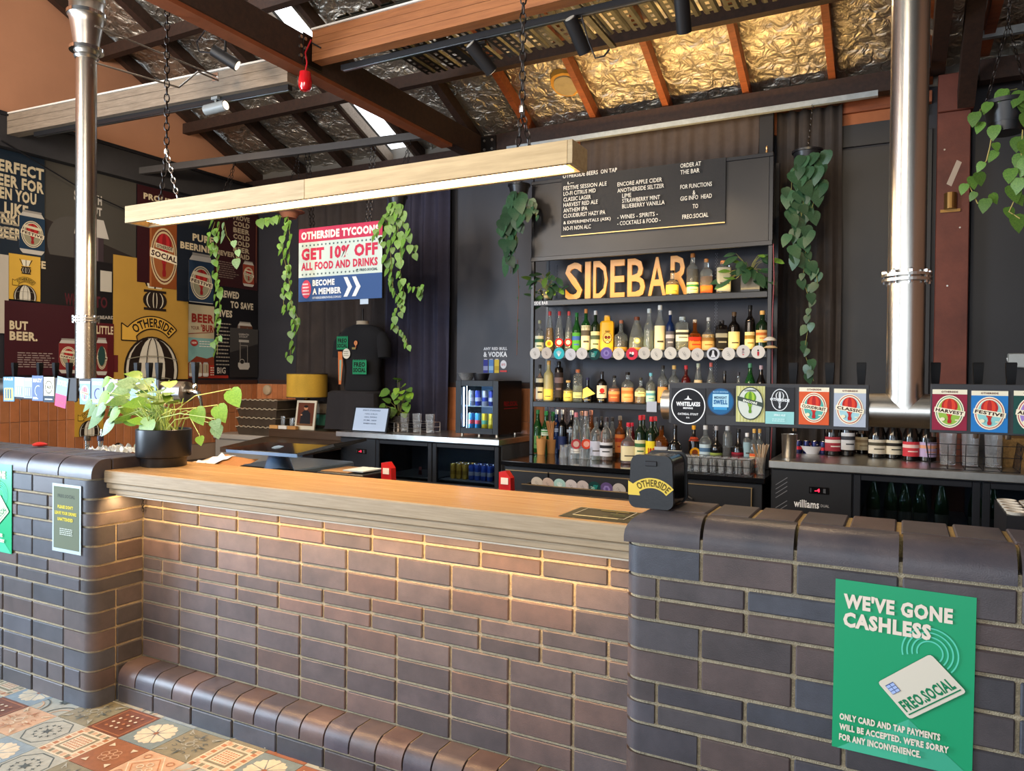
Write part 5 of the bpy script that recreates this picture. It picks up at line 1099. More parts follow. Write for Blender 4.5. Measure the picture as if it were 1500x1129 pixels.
def d_coaster(i):
    def d(p, w, h):
        c = w/2; g = '#5a5a5e'
        if i == 2: [p.line(c, h*.1, c+w*.35*math.sin(R(a)), h*.55+h*.3*math.cos(R(a)), w*.04, '#e8f0f0') for a in (-70, -45, -20, 0, 20, 45, 70)]
        elif i == 5:
            for k in range(5): p.line(w*.1+k*w*.12, h*.2, w*.5+k*w*.1, h*.85, w*.04, '#2fa8a0'); p.line(w*.1, h*(.2+.12*k), w*.55, h*(.15+.1*k), w*.03, '#c8e8e0')
        elif i == 6: p.poly([(c+w*.4*math.cos(R(60*k)), c+w*.4*math.sin(R(60*k))) for k in range(6)], '#8478b4'); p.ell(c, c, w*.16, h*.2, '#5a4a8a', 12)
        elif i == 8: p.ell(w*.45, h*.3, w*.3, h*.2, '#2a2a34', 14); p.ell(w*.6, h*.55, w*.16, h*.18, '#e8e4e0', 14); p.ell(w*.3, h*.6, w*.1, h*.12, '#e8e4e0', 10)
        elif i == 14: p.ell(c, c, w*.49, h*.49, '#1c1c20', 24); p.poly([(w*.2, h*.1), (w*.8, h*.1), (w*.62, h*.45), (w*.6, h*.85), (w*.42, h*.88), (w*.36, h*.45)], '#c8ccd4')
        elif i == 17: p.rect(w*.4, h*.2, w*.62, h*.55, '#a82a3a'); p.ell(w*.5, h*.68, w*.1, h*.1, '#3a3030', 10); p.rect(w*.42, h*.08, w*.6, h*.2, '#b85a5a')
        elif i == 16: p.ell(w*.5, h*.72, w*.14, h*.12, '#6a5a5e', 10); p.poly([(w*.35, h*.25), (w*.65, h*.3), (w*.55, h*.62), (w*.4, h*.6)], '#9a8a8e'); p.rect(w*.42, h*.1, w*.6, h*.2, '#b83a4a')
        else:
            for k in range(3): p.ring(w*(.40+.1*k), h*(.62-.16*k), w*(.13-.02*k), h*.12, w*.025, g, 10, 40*i, 40*i+280)
            p.line(w*.4, h*.3, w*.62, h*.42, w*.03, g)
    return d
def coaster(x, z, y, col, i, label, group, d=.095, tilt=0):
    r_ = MB(); V = Vector((0, math.sin(R(tilt)), math.cos(R(tilt)))); c = Vector((x, y, z)); n = 26; P1 = [c+Vector((1, 0, 0))*d/2*math.cos(2*PI*k/n)+V*d/2*math.sin(2*PI*k/n) for k in range(n)]
    nn = Vector((1, 0, 0)).cross(V); P2 = [q-nn*.002 for q in P1]
    if i == 5 or i == 6: pass
    r_.add(P1+P2, [tuple(range(n)), tuple(range(n, 2*n))[::-1]]+[(k, n+k, n+(k+1) % n, (k+1) % n) for k in range(n)], flat(col)); o = r_.build('coaster', label=label, cat='coaster', group=group)
    p = Print(c-Vector((1, 0, 0))*d*.35-V*d*.35, (1, 0, 0), V); p.k = 2; d_coaster(i)(p, d*.7, d*.7); 
    if p.mb.f: p.mb.build('print', o)
    return o
for i, (px, py, col) in enumerate(CO):
    a = at(px, py, Y=SY0-.008); coaster(a.x, a.z, SY0-.0045-.002*(i % 2), col, i, CN[i]+', %s from left on shelf edge' % ordinal(i), 'coasters along the shelf edge')
for i, (dx, dz, col, nm) in enumerate(((0, 0, '#c8c6be', 'upper'), (.005, -.055, '#d0b890', 'lower'))):
    a = at(1128, 499, Y=3.27); mb = MB(); mb.lathe([(.045, 0), (.04, .012), (.02, .026), (0, .03)] if i == 0 else [(0, 0), (.05, .004), (.03, .018), (0, .022)], (a.x+dx, 3.262, a.z+dz), flat(col), 16); mb.build('bent_coaster', label='%s of two bent pale coasters clipped to the right shelf post' % nm, cat='coaster', group='bent coasters on the shelf post')
# reflection of the shelf-edge coasters, built as solid discs in a drawer
dr = root('drawer', (.95, 2.6, .5)); dr.parent = cu; dr.location = Vector((.95, 2.6, .5))-WL[cu]
a = at(764, 709, Y=2.42); b_ = at(895, 722, Y=2.42); zt = a.z; DX0, DX1 = a.x, a.x+.98
mb = MB().box((DX0, 2.42, zt-.12), (DX1, 2.435, zt), BLK).box((DX0, 2.435, zt-.12), (DX0+.015, 2.80, zt), BLK).box((DX1-.015, 2.435, zt-.12), (DX1, 2.80, zt), BLK).box((DX0, 2.435, zt-.125), (DX1, 2.80, zt-.11), BLK).build('drawer_box', dr)
MB().box((DX0, 2.418, zt-.001), (DX1, 2.436, zt+.004), BRASS).build('brass_trim', dr)
for i, (px, c) in enumerate(((787, '#bdb8b0'), (803, '#b8a8a0'), (820, '#9cc4c4'), (837, '#c0bcc0'), (854, '#b8b0b0'), (871, '#12393a'), (889, '#5a4a7a'), (907, '#b0aca8'))):
    a = at(px, 700, Y=2.52); coaster(a.x, zt+.0, 2.52, c, [0, 1, 2, 3, 4, 5, 6, 7][i], ['pale', 'beige', 'turquoise rayed', 'white', 'greyish', 'teal striped', 'purple', 'grey'][i]+' coaster built as a reflection of the shelf row, %s from left' % ordinal(i), 'coasters built as a reflection', tilt=-14)
MB().box((DX0+.03, 2.50, zt-.109), (DX1-.03, 2.56, zt-.045), mat('#b88a3a', .6)).build('coaster_rack', label='yellow rack holding the coasters built as a reflection', cat='rack')
# ================================================================ glasses, straws, racks
def tumbler(loc, r, h, label, group, flip=False, r2=None, name='glass', cat='glass', seg=14):
    r2 = r2 or r*.8; P = [(0, 0), (r2, 0), (r2, .004), (r, h), (r-.002, h), (r2-.003, .012), (0, .012)]
    if flip: P = [(a, h-z) for a, z in P][::-1]
    return MB().lathe(P, loc, GLASS, seg).build(name, label=label, cat=cat, group=group)
def wire_box(nm, x0, x1, y0, y1, z0, h, label, cat, m=BLACK, nx=4, ny=3, flare=.0, zs=(.0, .5, 1)):
    mb = MB(); r = .0022
    for f in zs:
        e = flare*f; z = z0+.003+h*f; mb.tube([(x0-e, y0-e, z), (x1+e, y0-e, z), (x1+e, y1+e, z), (x0-e, y1+e, z), (x0-e, y0-e, z)], r, m, 6)
    for i in range(nx+1):
        x = x0+(x1-x0)*i/nx
        for yy, s in ((y0, -1), (y1, 1)): mb.tube([(x, yy, z0+.003), (x, yy+s*flare, z0+h)], r, m, 5)
        mb.tube([(x, y0, z0+.003), (x, y1, z0+.003)], r, m, 5)
    for i in range(1, ny):
        y = y0+(y1-y0)*i/ny
        for xx, s in ((x0, -1), (x1, 1)): mb.tube([(xx, y, z0+.003), (xx+s*flare, y, z0+h)], r, m, 5)
    o = mb.build(nm, label=label, cat=cat); o['kind'] = 'thing'; del o['kind']; return o
a = at(1003, 690, Z=.84); b = at(1094, 697, Z=.84)
wire_box('glass_basket', 1.47, 1.98, 2.85, 3.07, ZC2, .10, 'black wire basket of shot glasses at the right end of the black worktop', 'basket', nx=6)
k = 0
for i in range(9):
    for j in range(4): tumbler((1.50+.056*i, 2.878+.054*j, ZC2+.006), .024, .095, 'shot glass in the black wire basket, %s row, %s from left' % (('front', 'second', 'third', 'back')[j], ordinal(i)), 'shot glasses in the wire basket', r2=.019, name='shot_glass')
def straws(loc, n, hgt, cupr, cuph, label, cupm, col, spread=.3):
    r_ = root('straw_cup', loc, label, 'cup'); x, y, z = loc; MB().lathe([(0, 0), (cupr*.75, 0), (cupr, cuph), (cupr-.0015, cuph), (cupr*.7, .004), (0, .004)], (x, y, z), cupm, 16).build('cup', r_)
    for i in range(n):
        a = random.uniform(0, 2*PI); q = cupr*.55*random.random()**.5; t = cupr*(.8+spread*random.random()); c = random.choice(col)
        MB().cyl((x+q*math.cos(a+2), y+q*math.sin(a+2), z+.006), (x+t*math.cos(a), y+t*math.sin(a), z+hgt*random.uniform(.9, 1)), .0032, flat(c), 5).build('straw', r_)
    return r_
straws((2.02, 2.98, ZC2), 22, .21, .036, .12, 'clear glass of brown paper straws right of the shot glass basket', GLASS, ['#8a6a4a', '#c8b8a0', '#a88a68'], .9)
a = at(768, 662, Z=ZC2); a.x = .20; straws((a.x, 3.35, ZC2), 14, .16, .042, .13, 'brown paper cup with wooden stirrers at the left end of the black worktop', mat('#b8864e', .8), ['#c89a62', '#b88850'], .2)
straws((.24, 3.47, ZC2), 34, .28, .045, .12, 'bundle of tall brown stirrers behind the paper cup', mat('#a87a48', .8), ['#b8865a', '#a8784a', '#9a6a40'], .25)
k = 0
for i in range(4):
    for j in range(2): k += 1; tumbler((.46+.085*i, 3.22+.085*j, ZC2), .034, .10, 'clear upturned tumbler by the navy bottles, %s row, %s from left' % (('front', 'back')[j], ordinal(i)), 'tumblers among the bottles', flip=True)
# wire rack, steel tumbler and bowl on the right worktop
wire_box('wire_rack', 3.02, 3.47, 2.86, 3.3, .96, .15, 'large black wire rack at the right end of the steel worktop', 'rack', nx=5, ny=8, flare=.02, zs=(0, .55, 1))
for i in range(3): tumbler((3.12+.12*i, 3.1, .967), .05, .20, 'large clear tub in the black wire rack, %s from left' % ordinal(i), 'clear tubs in the wire rack', r2=.042, name='plastic_tub', cat='tub', seg=16)
a = at(1155, 671, Z=.96); MB().lathe([(0, 0), (.042, 0), (.045, .006), (.05, .155), (.053, .16), (.048, .16), (.04, .008), (0, .008)], (a.x, a.y+.03, .96), STEELH, 20).build('shaker_tin', label='steel mixing tin at the left end of the right steel worktop', cat='tin')
a = at(1188, 665, Z=.96); bo = MB().lathe([(0, 0), (.045, 0), (.075, .05), (.08, .056), (.074, .054), (.04, .008), (0, .008)], (a.x, a.y+.05, .96), flat('#e4e6ea', .3), 20).build('bowl', label='small white bowl of garnish between the steel tin and the wine bottles', cat='bowl')
for i in range(9):
    t = random.uniform(0, 6.28); q = .04*random.random()**.5; MB().lathe([(0, -.012), (.013, 0), (0, .012)], (a.x+q*math.cos(t), a.y+.05+q*math.sin(t), 1.022+random.uniform(0, .01)), flat(random.choice(['#5a2a3a', '#d8d0c8', '#3a2a4a', '#8a3a3a'])), 8).build('garnish', bo)
for i, px in enumerate((1170, 1182, 1194, 1206)):
    for j in range(3): a = at(px, 652-j*9, Y=3.42); can((a.x, 3.42+.0*j, .96), '#1c2250', '#b8202c', 'dark blue and red can behind the white bowl, %s from left' % ordinal(i), 'dark blue cans stacked behind the bowl', h=.09, r=.026) if j == 0 else None
MB().box((3.42, 3.2, .96), (3.6, 3.45, 1.14), mat('#8a6a38', .7, noise_amt=.4, scale=60)).build('snack_jar', label='brown speckled snack container at the right edge behind the wire rack', cat='jar')
# stack of pale cups in a tray, right edge
r_ = root('cup_tray', (3.16, 1.7, .75), 'black tray of stacked white cups at the right edge behind the pier', 'tray')
a = at(1492, 745, Y=1.5); MB().box((a.x-.05, 1.42, .72), (a.x+.3, 1.9, a.z-.02), mat('#1e1e22', .5)).build('tray', r_)
for i in range(5):
    for j in range(3): MB().lathe([(0, 0), (.035, 0), (.04, .012), (.036, .014), (.03, .006), (0, .006)], (a.x-.01+.085*j, 1.47+.085*i, a.z-.02), flat('#d6cfc0'), 16).build('cup_rim', r_)
MB().box((a.x-.06, 1.40, 0), (a.x+.4, 2.0, .72), BLK).build('bar_sink_unit', label='black under-bar unit behind the right pier carrying the cup tray', cat='cabinet')
# ================================================================ napkin dispenser, mat
P0 = at(921, 736, Y=-.17); P1 = at(986, 744, Y=-.17)
nd = root('napkin_dispenser', ((P0.x+P1.x)/2, P0.y+.06, CAPZ), 'black metal napkin dispenser with a curved yellow label on the right pier', 'napkin dispenser')
U = Vector((1, 0, 0)); w = P1.x-P0.x; h = at(955, 667, Y=-.17).z-CAPZ; dpt = .17; cx = P0.x+w/2+.0; y0 = -.17
def rr(x0, x1, z0, z1, r, n=5, taper=0):
    P = []
    for (cx_, cz, a0) in ((x1-r, z0+r, -90), (x1-r-taper, z1-r*1.3, 0), (x0+r+taper, z1-r*1.3, 90), (x0+r, z0+r, 180)):
        for i in range(n+1): a = R(a0+90*i/n); P.append((cx_+r*math.cos(a), cz+(r*1.3 if z0+r != cz else r)*math.sin(a)))
    return P
NDM = mat('#17181b', .42, bump=.04, bscale=120); NDS = mat('#3a332f', .16, .85)
o = MB().prism(rr(cx-w/2, cx+w/2, CAPZ+.001, CAPZ+h, .022, taper=.004), y0, y0+.014, NDM, 'Y').build('face_plate', nd); smooth(o)
o = MB().prism(rr(cx-w/2+.004, cx+w/2-.004, CAPZ+.003, CAPZ+h-.004, .022, taper=.004), y0+.014, y0+dpt-.012, NDS, 'Y').build('shell', nd); smooth(o)
o = MB().prism(rr(cx-w/2, cx+w/2, CAPZ+.001, CAPZ+h, .022, taper=.004), y0+dpt-.012, y0+dpt, NDM, 'Y').build('face_plate', nd); smooth(o)
MB().box((cx-.018, y0-.004, CAPZ+.125), (cx+.018, y0-.0005, CAPZ+.14), BLACK, .002).build('latch', nd)
p = Print((cx-w/2, y0-.0006, CAPZ)); arc_banner(p, w*.52, h*.02, w*.66, w*.22, 130, 42, '#d6b94e', '#5a4c22', 'OTHERSIDE', outline=False); p.mb.build('arched_label', nd)
a = at(830, 751, Z=1.056); b = at(866, 731, Z=1.056)
ms = [at(x, y, Z=1.0575) for x, y in ((829, 751), (866, 731), (924, 735), (912, 760))]; ms = [Vector((min(q.x, 2.17), max(q.y, -.19), 1.0565)) for q in ms]
x0, x1, y0_, y1_ = ms[0].x, 2.17, -.165, .02
ct = sheet('bar_mat', (x0-.0, y0_, 1.0575), (1, 0, 0), (0, 1, 0), x1-x0, y1_-y0_, mat('#3f3c2c', .35), lambda p, w, h: (p.rect(.004, .004, w-.004, h-.004, '#4a4432'), [p.rect(w*.1+random.random()*w*.55, h*(.08+.11*i), w*(.45+.5*random.random()), h*(.08+.11*i)+h*.06, random.choice(['#c8a850', '#8a7a48', '#d8c890', '#6a6a4a'])) for i in range(8)], p.ring(w/2, h/2, w*.5, h*.5, .003, '#cfc8b4', 4, 45, 405)), 'laminated printed card lying on the bar top beside the napkin dispenser', 'card', t=.001)
# ================================================================ posters pasted on the left wall
PXL = [0]
def lw(px, py, off=.012): a = at(px, py, X=WX+off); return a.y, a.z
def poster(nm_label, y0, z0, y1, z1, col, draw, layer=1, group='posters on the left wall', cat='poster', name='poster'):
    x = WX+.004+.0035*layer
    return sheet(name, (x, y0, z0), (0, 1, 0), (0, 0, 1), y1-y0, z1-z0, mat(col, .35, noise_amt=.05, scale=3, spec=.4) if isinstance(col, str) else col, draw, nm_label, cat, group, t=.0025)
def can_img(p, x, y, w, h, c, word, dark=False):
    p.poly([(x+w*.06, y+h*.05), (x+w*.14, y), (x+w*.86, y), (x+w*.94, y+h*.05), (x+w, y+h*.12), (x+w, y+h*.84), (x+w*.86, y+h*.96), (x+w*.14, y+h*.96), (x, y+h*.84), (x, y+h*.12)], '#b7b2a8')
    p.rect(x+w*.14, y+h*.95, x+w*.86, y+h, '#8f8a82'); p.rect(x, y+h*.10, x+w, y+h*.86, c); p.rect(x+w*.04, y+h*.1, x+w*.16, y+h*.86, '#8a8580' if dark else c)
    if not dark: emblem(p, x+w*.5, y+h*.46, w*.86, h*.62, word, ring1='#cbbfa0', ring2=c, fill='#8f8a70', b1='#8c2020', b2='#b02c28', ban='#d8cdb0'); p.poly([(x+w*.16, y+h*.60), (x+w*.84, y+h*.56), (x+w*.84, y+h*.62), (x+w*.16, y+h*.66)], '#cbbfa0')
    else: p.rect(x, y+h*.06, x+w, y+h*.24, '#c8c4bc'); p.rect(x+w*.62, y+h*.3, x+w*.7, y+h*.8, '#55504c')
CRM = '#cbbb98'
def ptxt(p, y0, z0, t, a, b, c, d, col=CRM, bold=.05, ref=None):
    """text placed by photograph pixels: left x a, bottom y b, right x c, top y d"""
    l0 = lw(a, b); l1 = lw(c, d if ref is None else d); p.text(t, l0[0]-y0, l0[1]-z0, l1[0]-y0, max(l1[1], l0[1]+.01)-z0, col, bold)
def T4(p, y0, z0, t, a, c, yb, yt, col=CRM, bold=.05):
    """left px a, right px c; baseline and top pixel rows at the right end"""
    r0 = lw(c, yb); r1 = lw(c, yt); l = lw(a, (yb+yt)/2); p.text(t, l[0]-y0, r0[1]-z0, r1[0]-y0, r1[1]-z0, col, bold)
def d_perfect(p, w, h):
    Y0, Z0 = .55, 2.437
    for t, a, c, yb, yt in (('PERFECT', -14, 64, 265, 248), ('BEER FOR', -14, 64, 285, 268), ('WHEN YOU', -30, 53, 301, 284), ('FEEL LIKE', -40, 41, 318, 302), ('DRINKING', -28, 54, 336, 320), ('A BEER', -22, 31, 352, 336)): T4(p, Y0, Z0, t, a, c, yb, yt)
    p.lines(.2, .12, .78, .36, 6, '#9a8f7a', .4); can_img(p, .765, .04, .21, .36, '#1d3348', 'FESTIVE')
poster('navy poster with cream words PERFECT BEER FOR, at the far left edge', .55, 2.437, 1.523, 3.295, '#1b2733', d_perfect, 3)
def d_stout(p, w, h):
    p.poly([(0, h*.55), (w, h*.35), (w, 0), (0, 0)], '#2a2422'); p.ell(w*.25, h*.38, w*.22, h*.22, '#4a4743')
    p.text('SABBATH', w*.30, h*.74, w*.60, h*.82, '#b8b2a8', .05); p.text('STOUT', w*.36, h*.65, w*.60, h*.72, '#b8b2a8', .05)
    p.poly([(w*.30, h*.47), (w*.68, h*.47), (w*.62, h*.62), (w*.34, h*.62)], '#b5b0a8'); p.rect(w*.30, 0, w*.62, h*.47, '#3a2f33'); p.rect(w*.52, 0, w*.56, h*.47, '#6a5c60')
poster('large smoky grey poster of a stout glass behind the left steel pipe', 1.523, 2.20, 2.385, 3.295, '#45423c', d_stout, 1)
def d_dark(p, w, h):
    T4(p, 1.45, 1.44, 'LIFE', 42, 67, 394, 383); p.text('WHERE', w*.33, h*.60, w*.63, h*.70, '#4a1c22', .04); p.text('TO', w*.7, h*.60, w*.86, h*.70, '#4a1c22', .04); p.text('BREWED', w*.26, h*.53, w*.56, h*.57, '#a8a096', .04, -4); p.text('FOR BEARD', w*.62, h*.50, w*.95, h*.53, '#a8a096', .04, 3)
    p.line(w*.26, h*.47, w*.96, h*.46, .004, '#a8a096'); p.text('SPECIAL FOR', w*.26, h*.36, w*.62, h*.39, '#a8a096', .04, 8); p.text('SAVE', w*.66, h*.40, w*.82, h*.44, '#a8a096', .04, -6); p.text('WORLD BEER', w*.24, h*.24, w*.92, h*.33, '#4a1c22', .04)
    p.poly(star(w*.62, h*.55, w*.08, 7, .3), '#7a2a1c'); p.rect(w*.70, h*.05, w, h*.2, '#5a1c20')
poster('black poster with dark red and grey slogans behind the left steel pipe', 1.45, 1.44, 2.20, 2.50, '#1c191a', d_dark, 2)
def d_anthem(p, w, h): p.text('LITTLE', w*.04, h*.80, w*.96, h*.95, CRM, .03); can_img(p, w*.02, h*.05, w*.62, h*.68, '#6a1f20', 'ANTHEM'); p.ell(w*.3, h*.4, w*.2, h*.18, '#24403c')
poster('dark red poster with a can reading ANTHEM, right of the left steel pipe', 1.98, 1.44, 2.155, 1.94, '#521a1e', d_anthem, 4)
MB().box((WX+.02, 2.02, 2.23), (WX+.022, 2.13, 2.42), flat('#b8b2a4')).build('pinned_note', label='white pinned paper note beside the large yellow poster', cat='note')
def otherside_yellow(y0, z0, cut=None):
    def d(p, w, h):
        s = w; ink = '#241a14'
        # basket of the balloon above
        c = s*.53; b = h*.665; p.line(c-s*.10, b+s*.16, c-s*.20, b+s*.36, s*.025, ink); p.line(c+s*.10, b+s*.16, c+s*.20, b+s*.36, s*.025, ink); p.poly([(c-s*.09, b+s*.14), (c+s*.09, b+s*.14), (c+s*.15, b+s*.34), (c-s*.15, b+s*.34)], '#d8d0b8'); p.line(c, b+s*.14, c, b+s*.34, s*.02, ink)
        for i, (k, cc) in enumerate(((1, ink), (.72, '#cfc6ae'), (.62, ink), (.2, '#cfc6ae'), (.12, ink))): p.ell(c, b, s*.16*k, s*.115, cc, 20)
        p.ring(c, b, s*.16, s*.115, s*.012, ink, 20); p.rect(c-s*.15, b+s*.09, c+s*.15, b+s*.12, ink); p.rect(c-s*.15, b-s*.12, c+s*.15, b-s*.09, ink)
        arc_banner(p, s*.50, h*.215, s*.44, s*.15, 138, 42, '#d2a443' if s > .5 else '#c9a238', ink, 'OTHERSIDE')
        R0 = s*.355; cy = h*.075
        p.ell(s*.49, cy, R0*1.02, R0*1.12, ink, 36); p.ell(s*.49, cy, R0*.97, R0*1.07, '#cfc9b8', 36)
        for a, b2 in ((-.86, -.5), (.5, .86)):
            P = [(s*.49+R0*a*math.cos(R(t)), cy+R0*1.07*math.sin(R(t))) for t in range(-90, 91, 15)]+[(s*.49+R0*b2*math.cos(R(t)), cy+R0*1.07*math.sin(R(t))) for t in range(90, -91, -15)]; p.poly(P, ink)
        for a in (-.97, -.22, .22, .97): 
            P = [(s*.49+R0*a*math.cos(R(t)), cy+R0*1.07*math.sin(R(t))) for t in range(-80, 81, 16)]
            for q, r_ in zip(P, P[1:]): p.line(*q, *r_, s*.012, ink)
        for dz in (-.35, .35):
            P = [(s*.49+R0*x*.93, cy+R0*dz+R0*.12*(1-x*x)) for x in (-1, -.6, -.2, .2, .6, 1)]
            for q, r_ in zip(P, P[1:]): p.line(*q, *r_, s*.01, '#8a8470')
    return d
YEL = '#b58d40'
poster('large yellow poster with black arched OTHERSIDE ribbon and striped balloon', 2.15, 1.43, 2.972, 2.585, YEL, otherside_yellow(0, 0), 3)
poster('small yellow balloon poster high at the far left of the wall', 1.235, 2.085, 1.487, 2.46, '#cfa440', otherside_yellow(0, 0), 4)
MB().box((WX+.018, .9, 1.80), (WX+.02, 1.232, 2.44), flat('#b9b0a0')).build('notice_sheet', label='pale notice sheet at the left edge of the picture on the wall', cat='note')
def d_but(p, w, h):
    T4(p, 1.2, 1.46, 'BUT', 13, 40, 484, 471); T4(p, 1.2, 1.46, 'BEER.', 13, 54, 500, 487); p.lines(w*.16, h*.10, w*.66, h*.32, 7, '#8f7f78', .4, .2); can_img(p, w*.70, h*.03, w*.27, h*.50, '#7a2424', 'HARVEST')
poster('maroon poster with the words BUT BEER above the left tap badges', 1.2, 1.46, 1.83, 2.07, '#3c171e', d_but, 5)
def d_prov(p, w, h): p.text('PROUD', w*.15, h*.865, w*.9, h*.93, CRM, .05)
poster('maroon poster beginning PRO, half hidden behind the pendant light', 2.39, 2.36, 2.83, 3.29, '#35161a', d_prov, 4)
poster('orange-brown poster of a can reading SOCIAL below the pendant light end', 2.522, 2.33, 2.826, 2.98, '#8a4a24', lambda p, w, h: (p.rect(w*.02, 0, w*.06, h, '#a8683a'), emblem(p, w*.52, h*.48, w*1.0, h*.86, 'SOCIAL', ring1='#c9b48a', ring2='#5a2018', fill='#9a5a30', b1='#8c1c20', b2='#b22a2c'), p.poly([(w*.2, h*.60), (w*.86, h*.56), (w*.86, h*.63), (w*.2, h*.67)], '#d0c4a4'), p.text('OTHERSIDE', w*.24, h*.60, w*.82, h*.65, '#3a1a18', .04, -4)), 5)
def d_pure(p, w, h):
    p.text('PURE', w*.40, h*.79, w*.98, h*.885, CRM, .05); p.text('BEERINESS', w*.08, h*.665, w*1.12, h*.755, CRM, .05); can_img(p, w*.30, -h*.06, w*.68, h*.70, '#22344a', 'FESTIVE')
poster('dark navy poster with PURE BEERINESS above a can reading FESTIVE', 2.828, 2.222, 3.286, 3.02, '#1d232d', d_pure, 6)
def d_cold(p, w, h):
    for i, t in enumerate(('PROVE', 'COLD', 'BEER', 'COLD', 'COLD', 'BEER', 'NEVER SAID')): p.text(t, w*(.42 if i < 6 else .02), h*(.94-.082*i-.065), w*.80, h*(.94-.082*i), '#a8987e', .05)
    p.lines(w*.1, h*.10, w*.55, h*.32, 8, '#7a6a60', .35); can_img(p, w*.64, h*.04, w*.27, h*.33, '#8a3a28', 'SOCIAL'); p.rect(w*.94, h*.1, w*.955, h*.95, '#7a4a3a')
poster('maroon poster repeating COLD BEER near the corner of the wall', 3.288, 2.43, 3.893, 3.28, '#33171a', d_cold, 4)
def d_brewed(p, w, h):
    p.text('BREWED', w*.06, h*.875, w*.56, h*.955, '#c4b8a0', .05); p.text('TO SAVE', w*.36, h*.765, w*.90, h*.845, '#c4b8a0', .05); p.text('LIVES', w*.04, h*.655, w*.40, h*.735, '#c4b8a0', .05)
    p.lines(w*.04, h*.10, w*.42, h*.60, 12, '#8f877a', .35); can_img(p, w*.52, h*.30, w*.36, h*.32, '#5a3a2c', '', True); p.text('BIG', w*.06, h*.02, w*.25, h*.09, '#b8b0a4', .02)
poster('black poster reading BREWED TO SAVE LIVES in the wall corner', 3.30, 1.47, 3.893, 2.43, '#17161a', d_brewed, 3)
def d_burg(p, w, h):
    p.rect(0, h*.55, w, h, '#b8ab8a'); p.rect(0, h*.22, w, h*.55, '#7ba6a0'); p.poly([(0, h*.2), (w*.2, h*.3), (w*.45, h*.27), (w*.7, h*.32), (w, h*.26), (w, 0), (0, 0)], '#7a3420'); p.rect(w*.5, 0, w, h*.18, '#a02c20'); p.lines(w*.54, h*.03, w*.96, h*.16, 4, '#d8c8b0', .4)
    p.text('BEER', w*.08, h*.76, w*.62, h*.88, '#8c2a20', .06); p.text('YOUR', w*.06, h*.66, w*.26, h*.71, '#6a2a20', .01); p.text("'BURGER'", w*.3, h*.64, w*.9, h*.74, '#8c2a20', .05); p.line(0, h*.60, w*.6, h*.64, .006, '#8c2a20')
    p.ell(w*.14, h*.48, w*.09, h*.045, '#a02c28'); p.text('NEW', w*.08, h*.465, w*.2, h*.495, '#e0d0c0', .03); p.lines(w*.26, h*.42, w*.6, h*.52, 3, '#e8e4d8', .3)
    for i in range(3): can_img(p, w*(.02+.16*i), h*.02, w*.14, h*.2, '#a89a80', '', True)
poster('cream, teal and red poster reading BEER your BURGER beside the yellow poster', 2.973, 1.44, 3.49, 2.20, '#b8ab8a', d_burg, 2)
def d_glass(p, w, h):
    p.poly([(0, h), (w, h), (w, h*.7), (0, h*.5)], '#3e3c3b'); p.text('SABBATH', w*.30, h*.86, w*.66, h*.90, '#a8a29a', .03); p.text('STOUT', w*.32, h*.81, w*.62, h*.85, '#a8a29a', .03); p.ring(w*.48, h*.46, w*.20, h*.28, .008, '#8f8a84', 4, 45, 405)
    p.poly([(w*.28, h*.30), (w*.68, h*.30), (w*.70, h*.22), (w*.64, h*.16), (w*.34, h*.16), (w*.28, h*.22)], '#b0aca4'); p.ell(w*.42, h*.32, w*.09, h*.055, '#24211f', 14); p.ring(w*.42, h*.32, w*.09, h*.055, .006, '#a8a49c', 14); p.rect(w*.30, h*.72, w*.66, h*.77, '#a8a49c'); p.rect(w*.33, h*.36, w*.37, h*.72, '#6a6560')
poster('small dark grey poster of a stout can at the bottom of the wall corner', 3.497, 1.45, 3.893, 1.99, '#262425', d_glass, 7)
poster('yellow balloon poster pasted on the brown wall tiles behind the bar plant', at(108, 600, X=WX).y, at(108, 640, X=WX).z, at(150, 600, X=WX).y, 1.40, '#bb9235', otherside_yellow(0, 0), 3)
for k, ((a, b), (c, d)) in enumerate((((-2, 205), (240, 330)), ((22, 200), (185, 300)))):
    pass
p_, q_ = at(2, 206, X=WX+.1), at(230, 328, X=WX+.03); MB().tube([p_, (p_+q_)/2+Vector((0, 0, -.05)), q_], .006, BLACK, 6).build('wall_cable', label='black cable drooping across the posters at upper left', cat='cable')
# ---- red bull offer sticker on the back wall
a = at(708, 546, Y=WY-.014); b = at(743, 507, Y=WY-.014)
def d_rb(p, w, h):
    p.text('ANY RED BULL', 0, h*.86, w, h*.97, '#c9cdd4', .05); p.text('& VODKA', 0, h*.60, w, h*.80, '#d4d8de', .05)
    for i, (c1, c2) in enumerate((('#3a3f8a', '#8a90b8'), ('#5a84c0', '#8ab0d0'), ('#c8b048', '#b0983a'))): p.rect(w*.24*i, 0, w*(.24*i+.19), h*.5, c1); p.rect(w*.24*i, h*.1, w*(.24*i+.19), h*.26, c2); p.rect(w*(.24*i+.03), h*.5, w*(.24*i+.16), h*.53, '#b8b8bc')
    p.ell(w*.86, h*.32, w*.13, h*.16, '#c8ccd4', 16); p.rect(w*.72, h*.04, w, h*.1, '#c04a4a'); p.text('$12', w*.78, h*.27, w*.94, h*.36, '#a83a40', .03)
sheet('wall_decal', (a.x, WY-.0135, a.z), (1, 0, 0), (0, 0, 1), b.x-a.x, b.z-a.z, mat('#3b3d45', .55), d_rb, 'white printed drinks offer on the dark wall above the small fridge', 'decal', t=.001)
